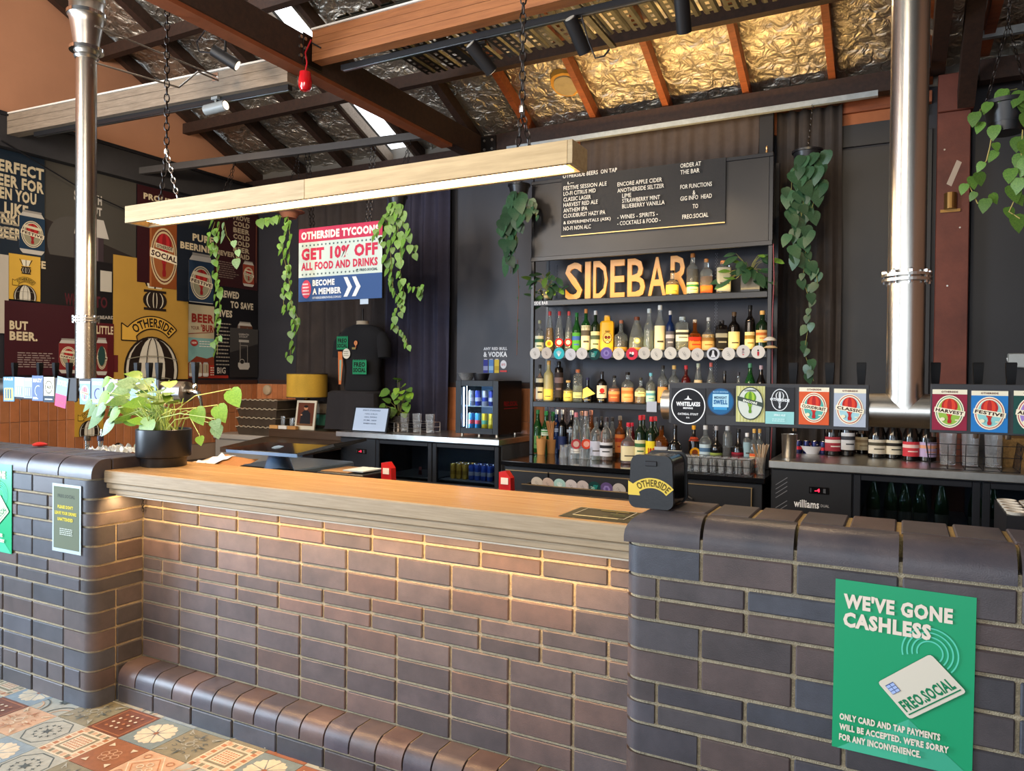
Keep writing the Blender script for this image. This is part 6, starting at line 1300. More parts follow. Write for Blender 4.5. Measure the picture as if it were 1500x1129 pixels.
# ================================================================ posters on the brick
GREEN = mat('#1f9a68', .30, spec=.5)
def d_cash(p, w, h):
    c = '#e6d6c4'; s = w
    p.poly([(s*.56, h*.255), (s*.04, 0), (s*1.0, 0)], '#47b08c'); p.poly([(s*.56, h*.255), (s*.56, 0), (s*1.0, 0)], '#3fa583')
    for r_ in (.095, .13, .165, .20): p.ring(s*.695, h*.655, s*r_, s*r_, s*.011, '#5ec9ac', 36, -40, 195)
    p.text("WE'VE GONE", s*.065, h*.835, s*.845, h*.925, c, .065); p.text('CASHLESS', s*.065, h*.725, s*.70, h*.815, c, .065)
    q = [(s*.325, h*.435), (s*.565, h*.255), (s*.955, h*.475), (s*.70, h*.655)]
    def rc(P, r=.018):
        out = []
        for i in range(4):
            a, b, c_ = Vector(P[i-1]), Vector(P[i]), Vector(P[(i+1) % 4]); u = (a-b).normalized()*r*s*1.3; v = (c_-b).normalized()*r*s*1.3
            out += [tuple(b+u), tuple(b+u*.3+v*.3), tuple(b+v)]
        return out
    p.poly(rc(q), '#1c7f58'); k = .985; cx = sum(x for x, _ in q)/4; cy = sum(y for _, y in q)/4; q2 = [(cx+(x-cx)*k, cy+(y-cy)*k) for x, y in q]; p.poly(rc(q2), '#d8cfbc')
    L = Vector(q[0]); B = Vector(q[1]); Rr = Vector(q[2]); ux = (Rr-B); uy = (L-B); F_ = lambda u, v: tuple(B+ux*u+uy*v)
    p.text('FREO.SOCIAL', 0, 0, 1, 1, '#1a7a50', .05, fn=lambda u, v: F_(.05+.87*u, .16+.28*v)); p.poly([F_(.05, .09), F_(.95, .09), F_(.95, .12), F_(.05, .12)], '#1a7a50')
    p.poly([F_(.07, .62), F_(.21, .62), F_(.21, .86), F_(.07, .86)], '#4a5a8a'); 
    for i in range(2):
        for j in range(3): p.poly([F_(.075+.07*i, .63+.075*j), F_(.135+.07*i, .63+.075*j), F_(.135+.07*i, .69+.075*j), F_(.075+.07*i, .69+.075*j)], '#a9bde6', False)
    p.k += 1
    p.text('ONLY CARD AND TAP PAYMENTS', s*.055, h*.175, s*.78, h*.215, c, .06); p.text("WILL BE ACCEPTED. WE'RE SORRY", s*.055, h*.115, s*.84, h*.155, c, .06); p.text('FOR ANY INCONVENIENCE.', s*.055, h*.055, s*.65, h*.095, c, .06)
a = at(1222, 847, Y=-.258); U_ = at(1429, 877, Y=-.258)-a; V_ = a-at(1217.5, 1092, Y=-.258)
sheet('cashless_poster', (a.x, -.2575, a.z-.421), (1, 0, -.015), (.008, 0, 1), .300, .421, GREEN, d_cash, "green poster saying WE'VE GONE CASHLESS on the right brick pier", 'poster', t=.001)
b = at(17, 681, Y=-.258)
sheet('cashless_poster', (b.x-.300, -.2575, b.z-.421), (1, 0, 0), (0, 0, 1), .300, .421, GREEN, d_cash, 'green cashless poster cut off by the left edge, on the left brick pier', 'poster', t=.001)
a = at(77, 808, Y=-.258); b = at(119, 712, Y=-.258)
def d_sl(p, w, h):
    p.rect(w*.05, h*.05, w*.95, h*.96, '#5d6655'); p.text('FREO.SOCIAL', w*.2, h*.80, w*.8, h*.85, '#3f4640', .03)
    for i, t in enumerate(("PLEASE DON'T", 'LEAVE YOUR DRINKS', 'UNATTENDED')): p.text(t, w*(.2 if i != 1 else .1), h*(.64-.09*i), w*(.74 if i != 1 else .86), h*(.64-.09*i)+h*.05, '#c8b83c', .05)
    p.lines(w*.28, h*.25, w*.75, h*.36, 4, '#b8c0b8', .4, .1)
sl = sheet('notice_sleeve', (a.x, -.2595, b.z-.305), (1, 0, 0), (0, 0, 1), b.x-a.x, .305, mat('#a9bcc4', .25), d_sl, 'grey-green notice about drinks in a plastic sleeve on the left pier', 'notice', t=.0015)
# ================================================================ curtains
def curtain(nm_label, x0, x1, z0, z1, y, m, folds=9, amp=.035, seed=1, taper=0, name='curtain'):
    rnd = random.Random(seed); nx = folds*8; nz = 14; ph = [rnd.uniform(-.4, .4) for _ in range(folds+2)]; V = []; Fc = []
    for j in range(nz+1):
        t = j/nz; z = z1-(z1-z0)*t
        for i in range(nx+1):
            u = i/nx; k = u*folds; a = ph[int(k)]*(1-k % 1)+ph[int(k)+1]*(k % 1)
            yy = y-amp*(.55+.45*math.sin(2*PI*k+a+.25*math.sin(3*t+k)))*(.75+.25*t)-.008*noise.noise(Vector((u*20, t*6, seed)))
            zz = z-(.012*abs(math.sin(PI*k)) if j == 0 else 0); x = x0+(x1-x0)*u+taper*t*(u-.5)+.006*math.sin(5*t+k); V.append((x, yy, zz))
    for j in range(nz):
        for i in range(nx): a = j*(nx+1)+i; Fc.append((a, a+nx+1, a+nx+2, a+1))
    o = MB().add(V, Fc, m, True).build(name, label=label_(nm_label), cat='curtain', group='dark curtains on the back wall')
    s_ = o.modifiers.new('thickness', 'SOLIDIFY'); s_.thickness = .003; return o
label_ = lambda t: t
CY = WY-.03
curtain('brown-black curtain behind the hanging tycoons sign', -2.98, -1.78, .8, 3.38, CY, mat('#322a27', .85, noise_amt=.15, scale=20), 6, .085, 3)
curtain('navy curtain hanging right of the hanging sign', -1.78, -1.02, .8, 3.38, CY, mat('#2c2a3c', .8, noise_amt=.15, scale=20), 5, .085, 5)
curtain('short grey-brown curtain above the menu board', .34, 1.84, 2.9, 3.575, WY-.10, mat('#453c38', .9, noise_amt=.12, scale=20), 13, .03, 7)
curtain('grey-brown curtain hanging right of the spirit shelves behind a plant', 1.97, 2.44, .9, 3.55, WY-.06, mat('#38322f', .9, noise_amt=.12, scale=20), 5, .045, 11)
MB().box((1.855, 3.74, 2.9), (1.955, 3.80, 3.60), mat('#17171b', .6)).build('black_post', label='short black post between the two grey-brown curtains', cat='post')
# ================================================================ hanging sign
sy = 2.80; A = at(438, 336, Y=sy); B = at(563, 436, Y=sy); C_ = at(557, 321, Y=sy); sw = (B.x-A.x+C_.x-A.x)/2; shh = .655
def d_ty(p, w, h):
    p.rect(0, h*.81, w, h, '#b03450'); p.text('OTHERSIDE TYCOONS', w*.03, h*.845, w*.96, h*.955, '#e6dcd0', .07); p.rect(0, h*.33, w, h*.81, '#b9c6be'); p.rect(0, 0, w, h*.33, '#35507e')
    for i in range(20): p.poly(star(w*(.05+.048*i), h*.765, w*.014), '#26404a', False); 
    for i in range(14): p.poly(star(w*(.05+.048*i), h*.37, w*.014), '#26404a', False)
    p.k += 1; p.text('GET 10% OFF', w*.035, h*.56, w*.95, h*.73, '#b5304a', .065); p.text('ALL FOOD AND DRINKS', w*.035, h*.425, w*.95, h*.535, '#b5304a', .06); p.text('@ FREO.SOCIAL', w*.70, h*.355, w*.95, h*.40, '#26404a', .04)
    p.ell(w*.10, h*.17, w*.06, h*.125, '#c8455a', 24); p.lines(w*.055, h*.08, w*.15, h*.26, 4, '#e0c8cc', .5); p.text('BECOME', w*.18, h*.205, w*.45, h*.29, '#dcdcd8', .055); p.text('A MEMBER', w*.18, h*.09, w*.53, h*.175, '#dcdcd8', .055); p.text('OTHERSIDEBREWING.COM.AU', w*.18, h*.03, w*.53, h*.06, '#b8c0cc', .04)
    for i in range(2): x = w*(.56+.10*i); p.poly([(x, h*.04), (x+w*.045, h*.04), (x+w*.10, h*.165), (x+w*.045, h*.30), (x, h*.30), (x+w*.05, h*.165)], '#d2d6d6')
hs = sheet('hanging_sign', (A.x, sy, B.z-.0), (1, 0, 0), (0, 0, 1), sw, A.z-B.z+.0, mat('#15151a', .5), d_ty, 'hanging red, white and blue sign offering members 10% off food and drinks', 'sign', t=.03)
for px, yt in ((456, 322), (538, 312)):
    x = at(px, 330, Y=sy).x
    for dx in (-.02, .02): mb = MB(); chain(mb, (x+dx, RAIL(x).y, RAIL(x).z-.03), (x+dx, sy+.012, A.z-.005), DKMETAL, .04, .01, .003); o = mb.build('chain', hs); o['kind'] = 'stuff'
MB().box((at(527, 440, Y=sy).x, sy+.004, B.z-.045), (at(539, 440, Y=sy).x, sy+.008, B.z+.01), flat('#a8b8c8')).build('price_tag', hs)
# ================================================================ shirt on a stand, cloth covered box
zt = 1.333
mb = MB(); cx0, cx1, cy0, cy1 = -2.14, -1.56, 3.34, 3.74; n = 44; V = []; Fc = []; prof = [(.0, zt), (.9, zt), (1, zt-.02), (1.03, 1.15), (1.07, .975), (1.10, .962)]
for k, (s, z) in enumerate(prof):
    for j in range(n):
        a = 2*PI*j/n; x, y = math.cos(a), math.sin(a); q = (abs(x)**7+abs(y)**7)**(-1/7); f = 1+(.03*math.sin(7*a)+.025*math.sin(11*a+1))*(k-1 if k > 1 else 0)*.5; V.append(((cx0+cx1)/2+(cx1-cx0)/2*x*q*s*f, (cy0+cy1)/2+(cy1-cy0)/2*y*q*s*f, z))
for k in range(len(prof)-1):
    for j in range(n): Fc.append((k*n+j, k*n+(j+1) % n, (k+1)*n+(j+1) % n, (k+1)*n+j))
o = mb.add(V, Fc, mat('#1f1c1e', .92, noise_amt=.1, scale=20), True).build('black_cloth', label='black cloth draped over a box that carries the shirt stand', cat='cloth')
mq = root('shirt_display', (-1.9, 3.55, zt), 'black printed t-shirt on a torso stand against the curtain', 'shirt display')
mx = at(531, 520, Y=3.55).x; zs = at(531, 572, Y=3.55).z; zT = at(531, 476, Y=3.55).z; H = zT-zs
P = [(.20, .10, 0), (.215, .115, .08*H), (.20, .11, .3*H), (.225, .125, .55*H), (.265, .13, .78*H), (.27, .115, .86*H), (.20, .095, .95*H), (.09, .07, 1.0*H)]
V = []; n = 28; Fc = []
for (rx, ry, z) in P:
    for j in range(n): a = 2*PI*j/n; V.append((mx+rx*math.cos(a), 3.55+ry*math.sin(a), zs+.002+z))
for k in range(len(P)-1):
    for j in range(n): Fc.append((k*n+j, k*n+(j+1) % n, (k+1)*n+(j+1) % n, (k+1)*n+j))
MB().add(V+[], Fc+[tuple(range(n))[::-1]], FABRIC_K, True).build('shirt', mq)
for s in (-1, 1): MB().tube([(mx+s*.22, 3.55, zs+.84*H), (mx+s*.27, 3.54, zs+.72*H), (mx+s*.285, 3.53, zs+.5*H)], [.06, .07, .062], FABRIC_K, 14).build('sleeve', mq)
MB().lathe([(.075, 0), (.06, .025), (.062, .05), (.0, .055)], (mx, 3.55, zT-.012), flat('#b8a890'), 18).build('neck_cap', mq); MB().cyl((mx, 3.55, zT+.03), (mx, 3.55, zT+.16), .01, DKMETAL, 8).build('pole', mq)
p = Print((mx-.27, 3.415, zs)); 
def fs(x, z, w, h): p.rect(x, z, x+w, z+h, '#1f7a52'); [p.poly([(x+w*i/8, z+h), (x+w*(i+.5)/8, z+h*1.12), (x+w*(i+1)/8, z+h)], '#1f7a52', False) for i in range(8)]; p.k += 1; p.text('FREO', x+w*.1, z+h*.55, x+w*.9, z+h*.9, '#101412', .05); p.text('SOCIAL', x+w*.06, z+h*.15, x+w*.94, z+h*.48, '#101412', .05)
fs(.06, .40, .14, .12); fs(.26, .16, .17, .13); p.poly([(.09, .06), (.12, .06), (.14, .25), (.13, .38), (.08, .38), (.085, .2)], '#b8683a'); p.poly([(.10, .1), (.115, .1), (.125, .3), (.1, .3)], '#7a9a8a'); p.ell(.185, .36, .047, .05, '#c9c4b4', 20); p.lines(.15, .33, .22, .39, 3, '#6a6a5a', .3); balloon_body(p, .30, .45, .045, .07, '#b85a3a', '#d8a060'); p.rect(.255, .40, .30, .42, '#8a7a4a'); o = p.mb.build('print', mq)
# ================================================================ left station
DKW = mat('#3a2a1f', .35, col2='#4a3a2a', scale=4, stretch=(.8, 10, 10), coat=.2)
a = at(322, 655, Z=.86); 
dc = root('side_counter', (-2.4, 3.2, 0), 'dark timber side counter in the left corner behind the bar', 'counter')
MB().add([(-2.30, 2.22, .82), (-1.64, 2.22, .82), (-1.84, 3.87, .82), (-2.81, 3.87, .82), (-2.81, 3.2, .82), (-2.30, 2.22, .86), (-1.64, 2.22, .86), (-1.84, 3.87, .86), (-2.81, 3.87, .86), (-2.81, 3.2, .86)], [(4, 3, 2, 1, 0), (5, 6, 7, 8, 9)]+[(i, (i+1) % 5, 5+(i+1) % 5, 5+i) for i in range(5)], DKW).build('worktop', dc)
MB().box((-2.25, 2.9, 0), (-1.88, 3.88, .82), BLK).build('base', dc)
MB().box((-2.80, 3.26, .86), (-1.86, 3.88, .94), DKW, .003).build('raised_shelf', dc)
fz = root('chest_freezer', (-3.1, 3.5, 0), 'off-white chest cabinet behind the bar plant, trays stacked on it', 'freezer')
MB().box((-3.62, 3.30, 0), (-2.83, 3.88, .80), mat('#8f8a82', .5), .01).build('body', fz); MB().box((-3.63, 3.28, .80), (-2.82, 3.88, .855), mat('#9c968d', .45), .01).build('lid', fz)
MB().box((-3.62, 2.6, 0), (-3.3, 3.27, .6), BLK).build('low_cabinet', label='low dark cabinet against the tiled left wall', cat='cabinet')
# trays
for k, nm in enumerate(('lowest', 'second lowest', 'second highest', 'top')):
    z = .857+.093*k; x0, x1, y0, y1 = -3.33+.006*k, -2.78+.012*k, 3.32, 3.78; m = mat('#4f453a', .3, .3, noise_amt=.2, scale=8); r_ = root('storage_tray', ((x0+x1)/2, 3.55, z), '%s of four grey-brown trays stacked on the chest' % nm, 'tray', 'stacked trays on the chest')
    MB().add([(x0+.02, y0+.02, z), (x1-.02, y0+.02, z), (x1-.02, y1-.02, z), (x0+.02, y1-.02, z), (x0, y0, z+.084), (x1, y0, z+.084), (x1, y1, z+.084), (x0, y1, z+.084)], [(0, 3, 2, 1), (4, 5, 6, 7), (0, 1, 5, 4), (1, 2, 6, 5), (2, 3, 7, 6), (3, 0, 4, 7)], m).build('tray_body', r_)
    mb = MB(); n = 16
    for i in range(n): xa = x0+(x1-x0)*i/n; xb = x0+(x1-x0)*(i+1)/n; dz = .008*(i % 2); mb.box((xa, y0-.008, z+.078+dz), (xb, y0, z+.086+dz), mat('#a89c84', .4))
    mb.box((x1, y0, z+.08), (x1+.008, y1, z+.088), mat('#7a7060', .4)); o = mb.build('rim', r_); o['kind'] = 'stuff'
for i, c in enumerate(('#b88a52', '#c8c4bc', '#a87a48')): MB().box((-2.80+.12*i, 3.27, .942), (-2.69+.12*i, 3.31, .975), flat(c)).build('small_box', label=['brown', 'white', 'tan'][i]+' small carton lying in front of the stacked trays', cat='carton')
# lamp, frames
lx = at(450, 560, Y=3.50).x; lm_ = root('table_lamp', (lx, 3.50, .94), 'table lamp with a mustard drum shade standing on the side counter', 'lamp')
z0, z1 = at(450, 582, Y=3.50).z, at(450, 547, Y=3.50).z; rw = (at(474, 560, Y=3.50).x-at(426, 560, Y=3.50).x)/2*.92
SHADE = mat('#b8912e', .85, noise_amt=.12, scale=120)
MB().lathe([(rw, z0), (rw, z1)], (lx, 3.50, 0), SHADE, 32).build('shade', lm_); 
for z in (z0, z1-.006): MB().lathe([(rw+.002, z), (rw+.004, z), (rw+.004, z+.008), (rw+.002, z+.008)], (lx, 3.50, 0), flat('#3a3228'), 32).build('shade_rim', lm_)
MB().lathe([(.09, .94), (.09, .955), (.03, .965), (.018, 1.0), (.018, 1.16), (.03, 1.18), (.03, z0+.04)], (lx, 3.50, 0), mat('#8a6a2c', .25, .9), 20).build('base', lm_)
def frame(label, px0, py0, px1, py1, y, z0, fc, draw, tilt=8):
    a = at(px0, py1, Y=y); b = at(px1, py0, Y=y); w = b.x-a.x; h = at(px0, py0+2, Y=y).z-z0; V = Vector((0, math.sin(R(tilt)), math.cos(R(tilt))))
    return sheet('picture_frame', (a.x, y, z0+.002), (1, 0, 0), V, w, h, flat(fc, .4), draw, label, 'picture frame', t=.014)
def d_man(p, w, h):
    m = w*.09; p.rect(m, m*1.6, w-m, h-m, '#5a2f1f'); p.rect(m, m*1.6, w-m, h*.22, '#6a4a30'); p.poly([(w*.24, h*.2), (w*.78, h*.2), (w*.74, h*.56), (w*.60, h*.66), (w*.42, h*.66), (w*.28, h*.56)], '#1f1d20'); p.ell(w*.5, h*.74, w*.10, h*.075, '#b07a58', 16); p.ell(w*.5, h*.79, w*.11, h*.045, '#1a1410', 14); p.ell(w*.30, h*.5, w*.05, h*.03, '#b07a58', 10)
frame('photo of a person in dark clothes, white frame, in front of the lamp', 431, 584, 460, 628, 3.33, .94, '#c4bca8', d_man)
frame('pale framed photo half hidden behind the lamp base', 461, 586, 479, 626, 3.66, .94, '#3a342e', lambda p, w, h: (p.rect(w*.08, h*.55, w*.92, h*.92, '#8f8474'), p.rect(w*.08, h*.08, w*.92, h*.5, '#3f7a6a')), 4)
for i in range(9): x = at(402+4.2*i, 625, Y=3.4).x; tumbler((x, 3.40+.10*(i % 3), .941), .022, .10+.02*(i % 2), 'small stemmed glass left of the lamp, %s from left' % ordinal(i), 'glasses beside the lamp', r2=.02, name='small_glass', seg=10)
# menu frame, bucket, rack, tumblers on the left worktop
frame('tilted framed drinks list standing on the left steel worktop', 514, 593, 566, 629, 3.24, .96, '#14161a', lambda p, w, h: (p.rect(w*.04, h*.04, w*.96, h*.96, '#a9bcd6'), p.text('SPIRITS STANDARD', w*.25, h*.84, w*.75, h*.90, '#4a5a78', .03), [p.text(t, w*.32, h*(.70-.13*i), w*.68, h*(.70-.13*i)+h*.05, '#4a5a78', .02) for i, t in enumerate(('VODKA: 42 BELOW', 'GIN: PIPERS', 'RUM: 1800', 'WHISKY: HOUSE'))]), 14)
bx = at(507, 620, Y=3.5).x; MB().lathe([(0, 0), (.055, 0), (.075, .145), (.078, .15), (.072, .148), (.05, .006), (0, .006)], (bx, 3.5, .961), STEELH, 22).build('ice_bucket', label='small steel ice bucket at the left end of the left steel worktop', cat='bucket')
wire_box('glass_rack', -1.42, -.98, 3.30, 3.62, .961, .09, 'thin wire rack of tumblers between framed list and small fridge', 'rack', STEELH, nx=3, ny=3)
for i, (px, nm) in enumerate(((593, 'first'), (611, 'second'), (630, 'third'))): tumbler((at(px, 620, Y=3.42).x, 3.42, .967), .044, .17, 'tall clear tumbler upturned in the wire rack, %s from the left' % nm, 'tumblers in the wire rack', flip=False, r2=.036, name='tumbler', seg=20)
# bench fridge
bf = root('bench_fridge', (-.35, 3.5, .96), 'small black bench-top fridge with glass door and lit energy drink cans', 'fridge')
fx0, fx1, fy0, fy1, fz0, fz1 = -.635, -.205, 3.34, 3.78, .985, 1.45
BFM = mat('#0d0e10', .4, spec=.3)
MB().box((fx0, fy0+.03, fz0), (fx0+.02, fy1, fz1), BFM).box((fx1-.02, fy0+.03, fz0), (fx1, fy1, fz1), BFM).box((fx0+.02, fy0+.03, fz0), (fx1-.02, fy1, fz0+.04), BFM).box((fx0+.02, fy0+.03, fz1-.03), (fx1-.02, fy1, fz1), BFM).box((fx0+.02, fy1-.02, fz0+.04), (fx1-.02, fy1, fz1-.03), mat('#5a7a9a', .5)).build('cabinet', bf)
mb = MB(); f = .055
for (a_, b_, c_, d_) in ((fx0, fx0+f, fz0, fz1), (fx1-f, fx1, fz0, fz1), (fx0+f, fx1-f, fz0, fz0+.05), (fx0+f, fx1-f, fz1-.05, fz1)): mb.box((a_, fy0, c_), (b_, fy0+.028, d_), BFM, .002)
dd = mb.build('door', bf); MB().box((fx0+f, fy0+.01, fz0+.05), (fx1-f, fy0+.016, fz1-.05), mat('#eef6ff', .03, trans=1, ior=1.05)).build('pane', dd)
MB().box((fx0+.022, fy0+.05, fz0+.235), (fx1-.022, fy1-.03, fz0+.241), mat('#a8c0d0', .4)).build('shelf', bf); MB().box((fx0+.058, fy0+.034, fz0+.06), (fx0+.066, fy0+.044, fz1-.06), emat('#cfe6ff', 6)).build('light_tube', bf)
for x in (fx0+.04, (fx0+fx1)/2, fx1-.04): 
    for y in (fy0+.05, fy1-.05): MB().cyl((x, y, .961), (x, y, fz0), .014, STEELH, 8).build('foot', bf)
area('bench_fridge_light', (fx0+.08, fy0+.06, fz0+.23), (fx1, fy0+.2, fz0+.23), .02, .38, 2.6, (.6, .82, 1))
p = Print((fx1+.0006, fy0+.10, fz0+.24), (0, 1, 0), (0, 0, 1)); p.text('FREO.SOCIAL', 0, 0, .26, .045, '#a82a30', .05); p.rect(0, -.022, .26, -.014, '#a82a30'); p.mb.build('lettering', bf)
for i, c in enumerate((('#8898b0', '#c0c8d8'), ('#2438a0', '#b8c0d8'), ('#b8c4d8', '#2a40a8'), ('#2438a0', '#c8d0e0'))): can((fx0+.115+.067*i, fy0+.085, fz0+.242), *c, ['silver-grey', 'blue and silver', 'pale silver', 'right-hand blue'][i]+' can on the upper shelf of the small fridge', 'cans in the small fridge', r=.028)
for i, c in enumerate((('#2f86c8', '#c04050'), ('#3a94d0', '#d0505a'), ('#d8c832', '#5ab0a0'), ('#d8c832', '#e8d850'))): can((fx0+.115+.067*i, fy0+.085, fz0+.042), *c, ['left sky blue', 'right sky blue', 'yellow', 'rightmost yellow'][i]+' can on the lower shelf of the small fridge', 'cans in the small fridge', r=.028)
a = at(690, 556, Y=3.55); MB().lathe([(0, 0), (.05, 0), (.055, .01), (.085, .06), (.092, .066), (.083, .062), (.045, .008), (0, .008)], (a.x-.03, 3.52, fz1+.001), mat('#c8ccd0', .2, .7, noise_amt=.3, scale=30, bump=.6, bscale=60), 20).build('foil_bowl', label='crumpled silver bowl on top of the small fridge', cat='bowl')
MB().lathe([(0, 0), (.06, 0), (.075, .055), (.075, .062), (0, .062)], (a.x+.10, 3.56, fz1+.001), BLACK, 18).build('black_tub', label='black tub beside the silver bowl on top of the small fridge', cat='tub')
# till screen, papers, machine behind the bar top
ts = root('till_screen', (-.35, .95, .6), 'flat touch-screen till seen edge-on behind the bar top', 'till')
c0, c1, c2, c3 = (at(331, 658, Z=1.035), at(440, 668, Z=1.02), at(472, 656, Z=1.08), at(395, 650, Z=1.10)); A_ = at(331, 657, Y=.9); B_ = at(435, 664, Y=.62)
U_ = (B_-A_).normalized(); n_ = Vector((0, 0, 1)); W_2 = Vector((-U_.y, U_.x, .10)).normalized(); P0_ = A_; L_ = (B_-A_).length
def slabp(P, U, W, l, w, t, m, name, par): 
    N_ = U.cross(W).normalized(); c = [P, P+U*l, P+U*l+W*w, P+W*w]; c2 = [q-N_*t for q in c]
    return MB().add(c+c2, [(0, 1, 2, 3), (7, 6, 5, 4), (0, 4, 5, 1), (1, 5, 6, 2), (2, 6, 7, 3), (3, 7, 4, 0)], m).build(name, par)
slabp(P0_, U_, W_2, L_, .26, .02, mat('#0e1014', .08, coat=.5), 'screen', ts); slabp(P0_+W_2*.0+Vector((0, -.001, -.004)), U_, W_2, L_, .03, .018, mat('#7a94b4', .35), 'bezel', ts)
m_ = (A_+B_)/2+W_2*.12; MB().tube([(m_.x, m_.y, m_.z-.02), (m_.x-.02, m_.y+.02, m_.z-.06), (m_.x, m_.y, .932)], [.05, .06, .09], mat('#5f7692', .35), 12).build('stand', ts)
slabp(P0_+U_*L_*1.0+Vector((.0, .0, .0)), Vector((.75, .6, .25)).normalized(), W_2, .19, .20, .015, mat('#15171b', .2), 'customer_screen', ts)
p0 = at(300, 680, Z=.99); 
MB().box((-1.15, .55, 0), (2.1, 1.0, .93), BLK).build('under_bar_unit', label='dark under-bar unit running behind the timber bar top', cat='cabinet')
for i, (px, py, c, dx) in enumerate(((320, 674, '#b89a7a', .22), (350, 676, '#9a6a40', .3), (306, 678, '#c8ccd4', .12))):
    a = at(px, py+4, Z=.965); V = []; Fc = []; n = 7
    for j in range(n):
        for k in range(n): V.append((a.x+dx*(k/(n-1)-.5), .62+.2*j/(n-1), .945+.012*i+.035*abs(noise.noise(Vector((k*.7, j*.6, i*3))))+.04*(j/(n-1))))
    for j in range(n-1):
        for k in range(n-1): q = j*n+k; Fc.append((q, q+1, q+n+1, q+n))
    MB().add(V, Fc, flat(c), True).build('paper_bag', label=['crumpled pale paper bag', 'crumpled brown paper bag', 'folded white paper'][i]+' lying behind the bar top left of the till', cat='paper')
wb_ = root('undercounter_machine', (-1.0, 2.2, 0), 'pale blue-grey steel glass washer top behind the till', 'machine')
q0 = at(440, 668, Z=.80); q1 = at(497, 668, Z=.80); MB().box((q0.x, 1.35, 0), (q0.x+.62, q0.y-.05, .80), mat('#8c9fb4', .3, .6, noise_amt=.15, scale=8), .01).build('body', wb_)
mb = MB()
for i in range(14): mb.box((q0.x+.05+.035*i, 1.345, .70), (q0.x+.068+.035*i, 1.349, .74), BLACK)
o = mb.build('vent_slots', wb_); o['kind'] = 'stuff'
tb2 = root('bar_caddy', (.3, .75, .93), 'low dark bar caddy tray with papers behind the bar top', 'tray'); MB().box((.2, .66, .931), (.5, .9, .99), BLK, .004).build('body', tb2); MB().box((.22, .67, .991), (.40, .88, .996), flat('#8a6a4a')).build('paper', tb2); MB().box((.34, .70, .997), (.47, .86, 1.003), flat('#a8b4bc')).build('paper', tb2)
for px, py, nm in ((569, 688, 'left'), (742, 704, 'right')):
    a = at(px, py, Y=.78); mb = MB(); mb.prism([(a.x-.03, .931), (a.x+.035, .931), (a.x+.03, 1.02), (a.x+.005, 1.05), (a.x-.03, 1.045)], .76, .80, mat('#b41c1c', .3, coat=.4), 'Y'); o = mb.build('red_scoop', label='%s of two glossy red packs standing up behind the bar top' % nm, cat='pack', group='red packs behind the bar')
    MB().box((a.x-.018, .757, .99), (a.x+.02, .7595, 1.02), flat('#d8c8b8')).build('label_patch', o)
# things behind the left pier
for px, nm, c in ((128, 'left', '#2a2620'), (147, 'right', '#1f1a2a')):
    a = at(px, 638, Y=.30); make_bottle('bottle', 'spirit', .28, .034, 'clear', c, liq='pale', label='%s of two black-capped bottles poking up behind the left pier' % nm, group='bottles behind the left pier', loc=(a.x, .30, a.z-.28), capr=.5)
a = at(138, 641, Y=.3); MB().cyl((a.x-.01, .34, a.z-.12), (a.x+.012, .34, a.z+.045), .010, CHROME, 10).build('bar_spout', label='shiny slanted metal spout between the two black-capped bottles', cat='spout')
MB().box((-2.0, .12, 0), (-.42, .54, at(128, 638, Y=.30).z-.281), BLK).build('under_bar_unit', label='dark under-bar unit behind the left brick pier', cat='cabinet')
zz = at(128, 638, Y=.30).z-.28
rnd = random.Random(4); V = []; Fc = []; n = 16; a0 = at(153, 657, Y=.30); a1 = at(203, 660, Y=.30)
for j in range(n):
    for k in range(n*2): V.append((a0.x+(a1.x-a0.x)*k/(2*n-1), .2+.2*j/(n-1), a0.z-.005+.05*abs(noise.noise(Vector((k*.55, j*.6, 2))))+.01*noise.noise(Vector((k*1.7, j*1.9, 7)))))
for j in range(n-1):
    for k in range(2*n-1): q = j*2*n+k; Fc.append((q, q+1, q+2*n+1, q+2*n))
MB().add(V, Fc, mat('#c4ccd4', .15, .3, alpha=.8)).build('plastic_wrap', label='crumpled clear plastic wrap behind the left pier near the plant pot', cat='plastic')
MB().box((a0.x, .2, zz), (a1.x, .4, a0.z-.035), BLK).build('ice_tub', label='dark tub under the crumpled plastic behind the left pier', cat='tub')
a = at(70, 650, Y=.02); MB().lathe([(0, 0), (.03, .004), (.035, .012), (.02, .02), (0, .024)], (a.x, -.02, CAPZ+.001), flat('#b02a24', .4), 12).build('round_tin', label='small red and white round tin lying on the left pier top', cat='tin')
a = at(172, 655, X=WX+.03); 
for px, py, nm in ((172, 655, 'lower'), (391, 571, 'upper')):
    if px < 200: q = at(px, py, X=WX+.02); MB().lathe([(0, 0), (.04, .0), (.045, .01), (.02, .02), (0, .02)], (q.x, q.y, q.z), DKMETAL, 14, 'X').build('wall_outlet', label='round dark pipe cover on the wall tiles behind the crumpled plastic', cat='wall fitting')
    else: q = at(px, py, Y=WY-.02); MB().lathe([(.06, 0), (.055, -.02), (.03, -.03), (.0, -.03)], (q.x, WY-.008, q.z), flat('#a89478', .5), 18, 'Y').build('wall_outlet', label='round cream wall fitting on the tiles above the stacked trays', cat='wall fitting')
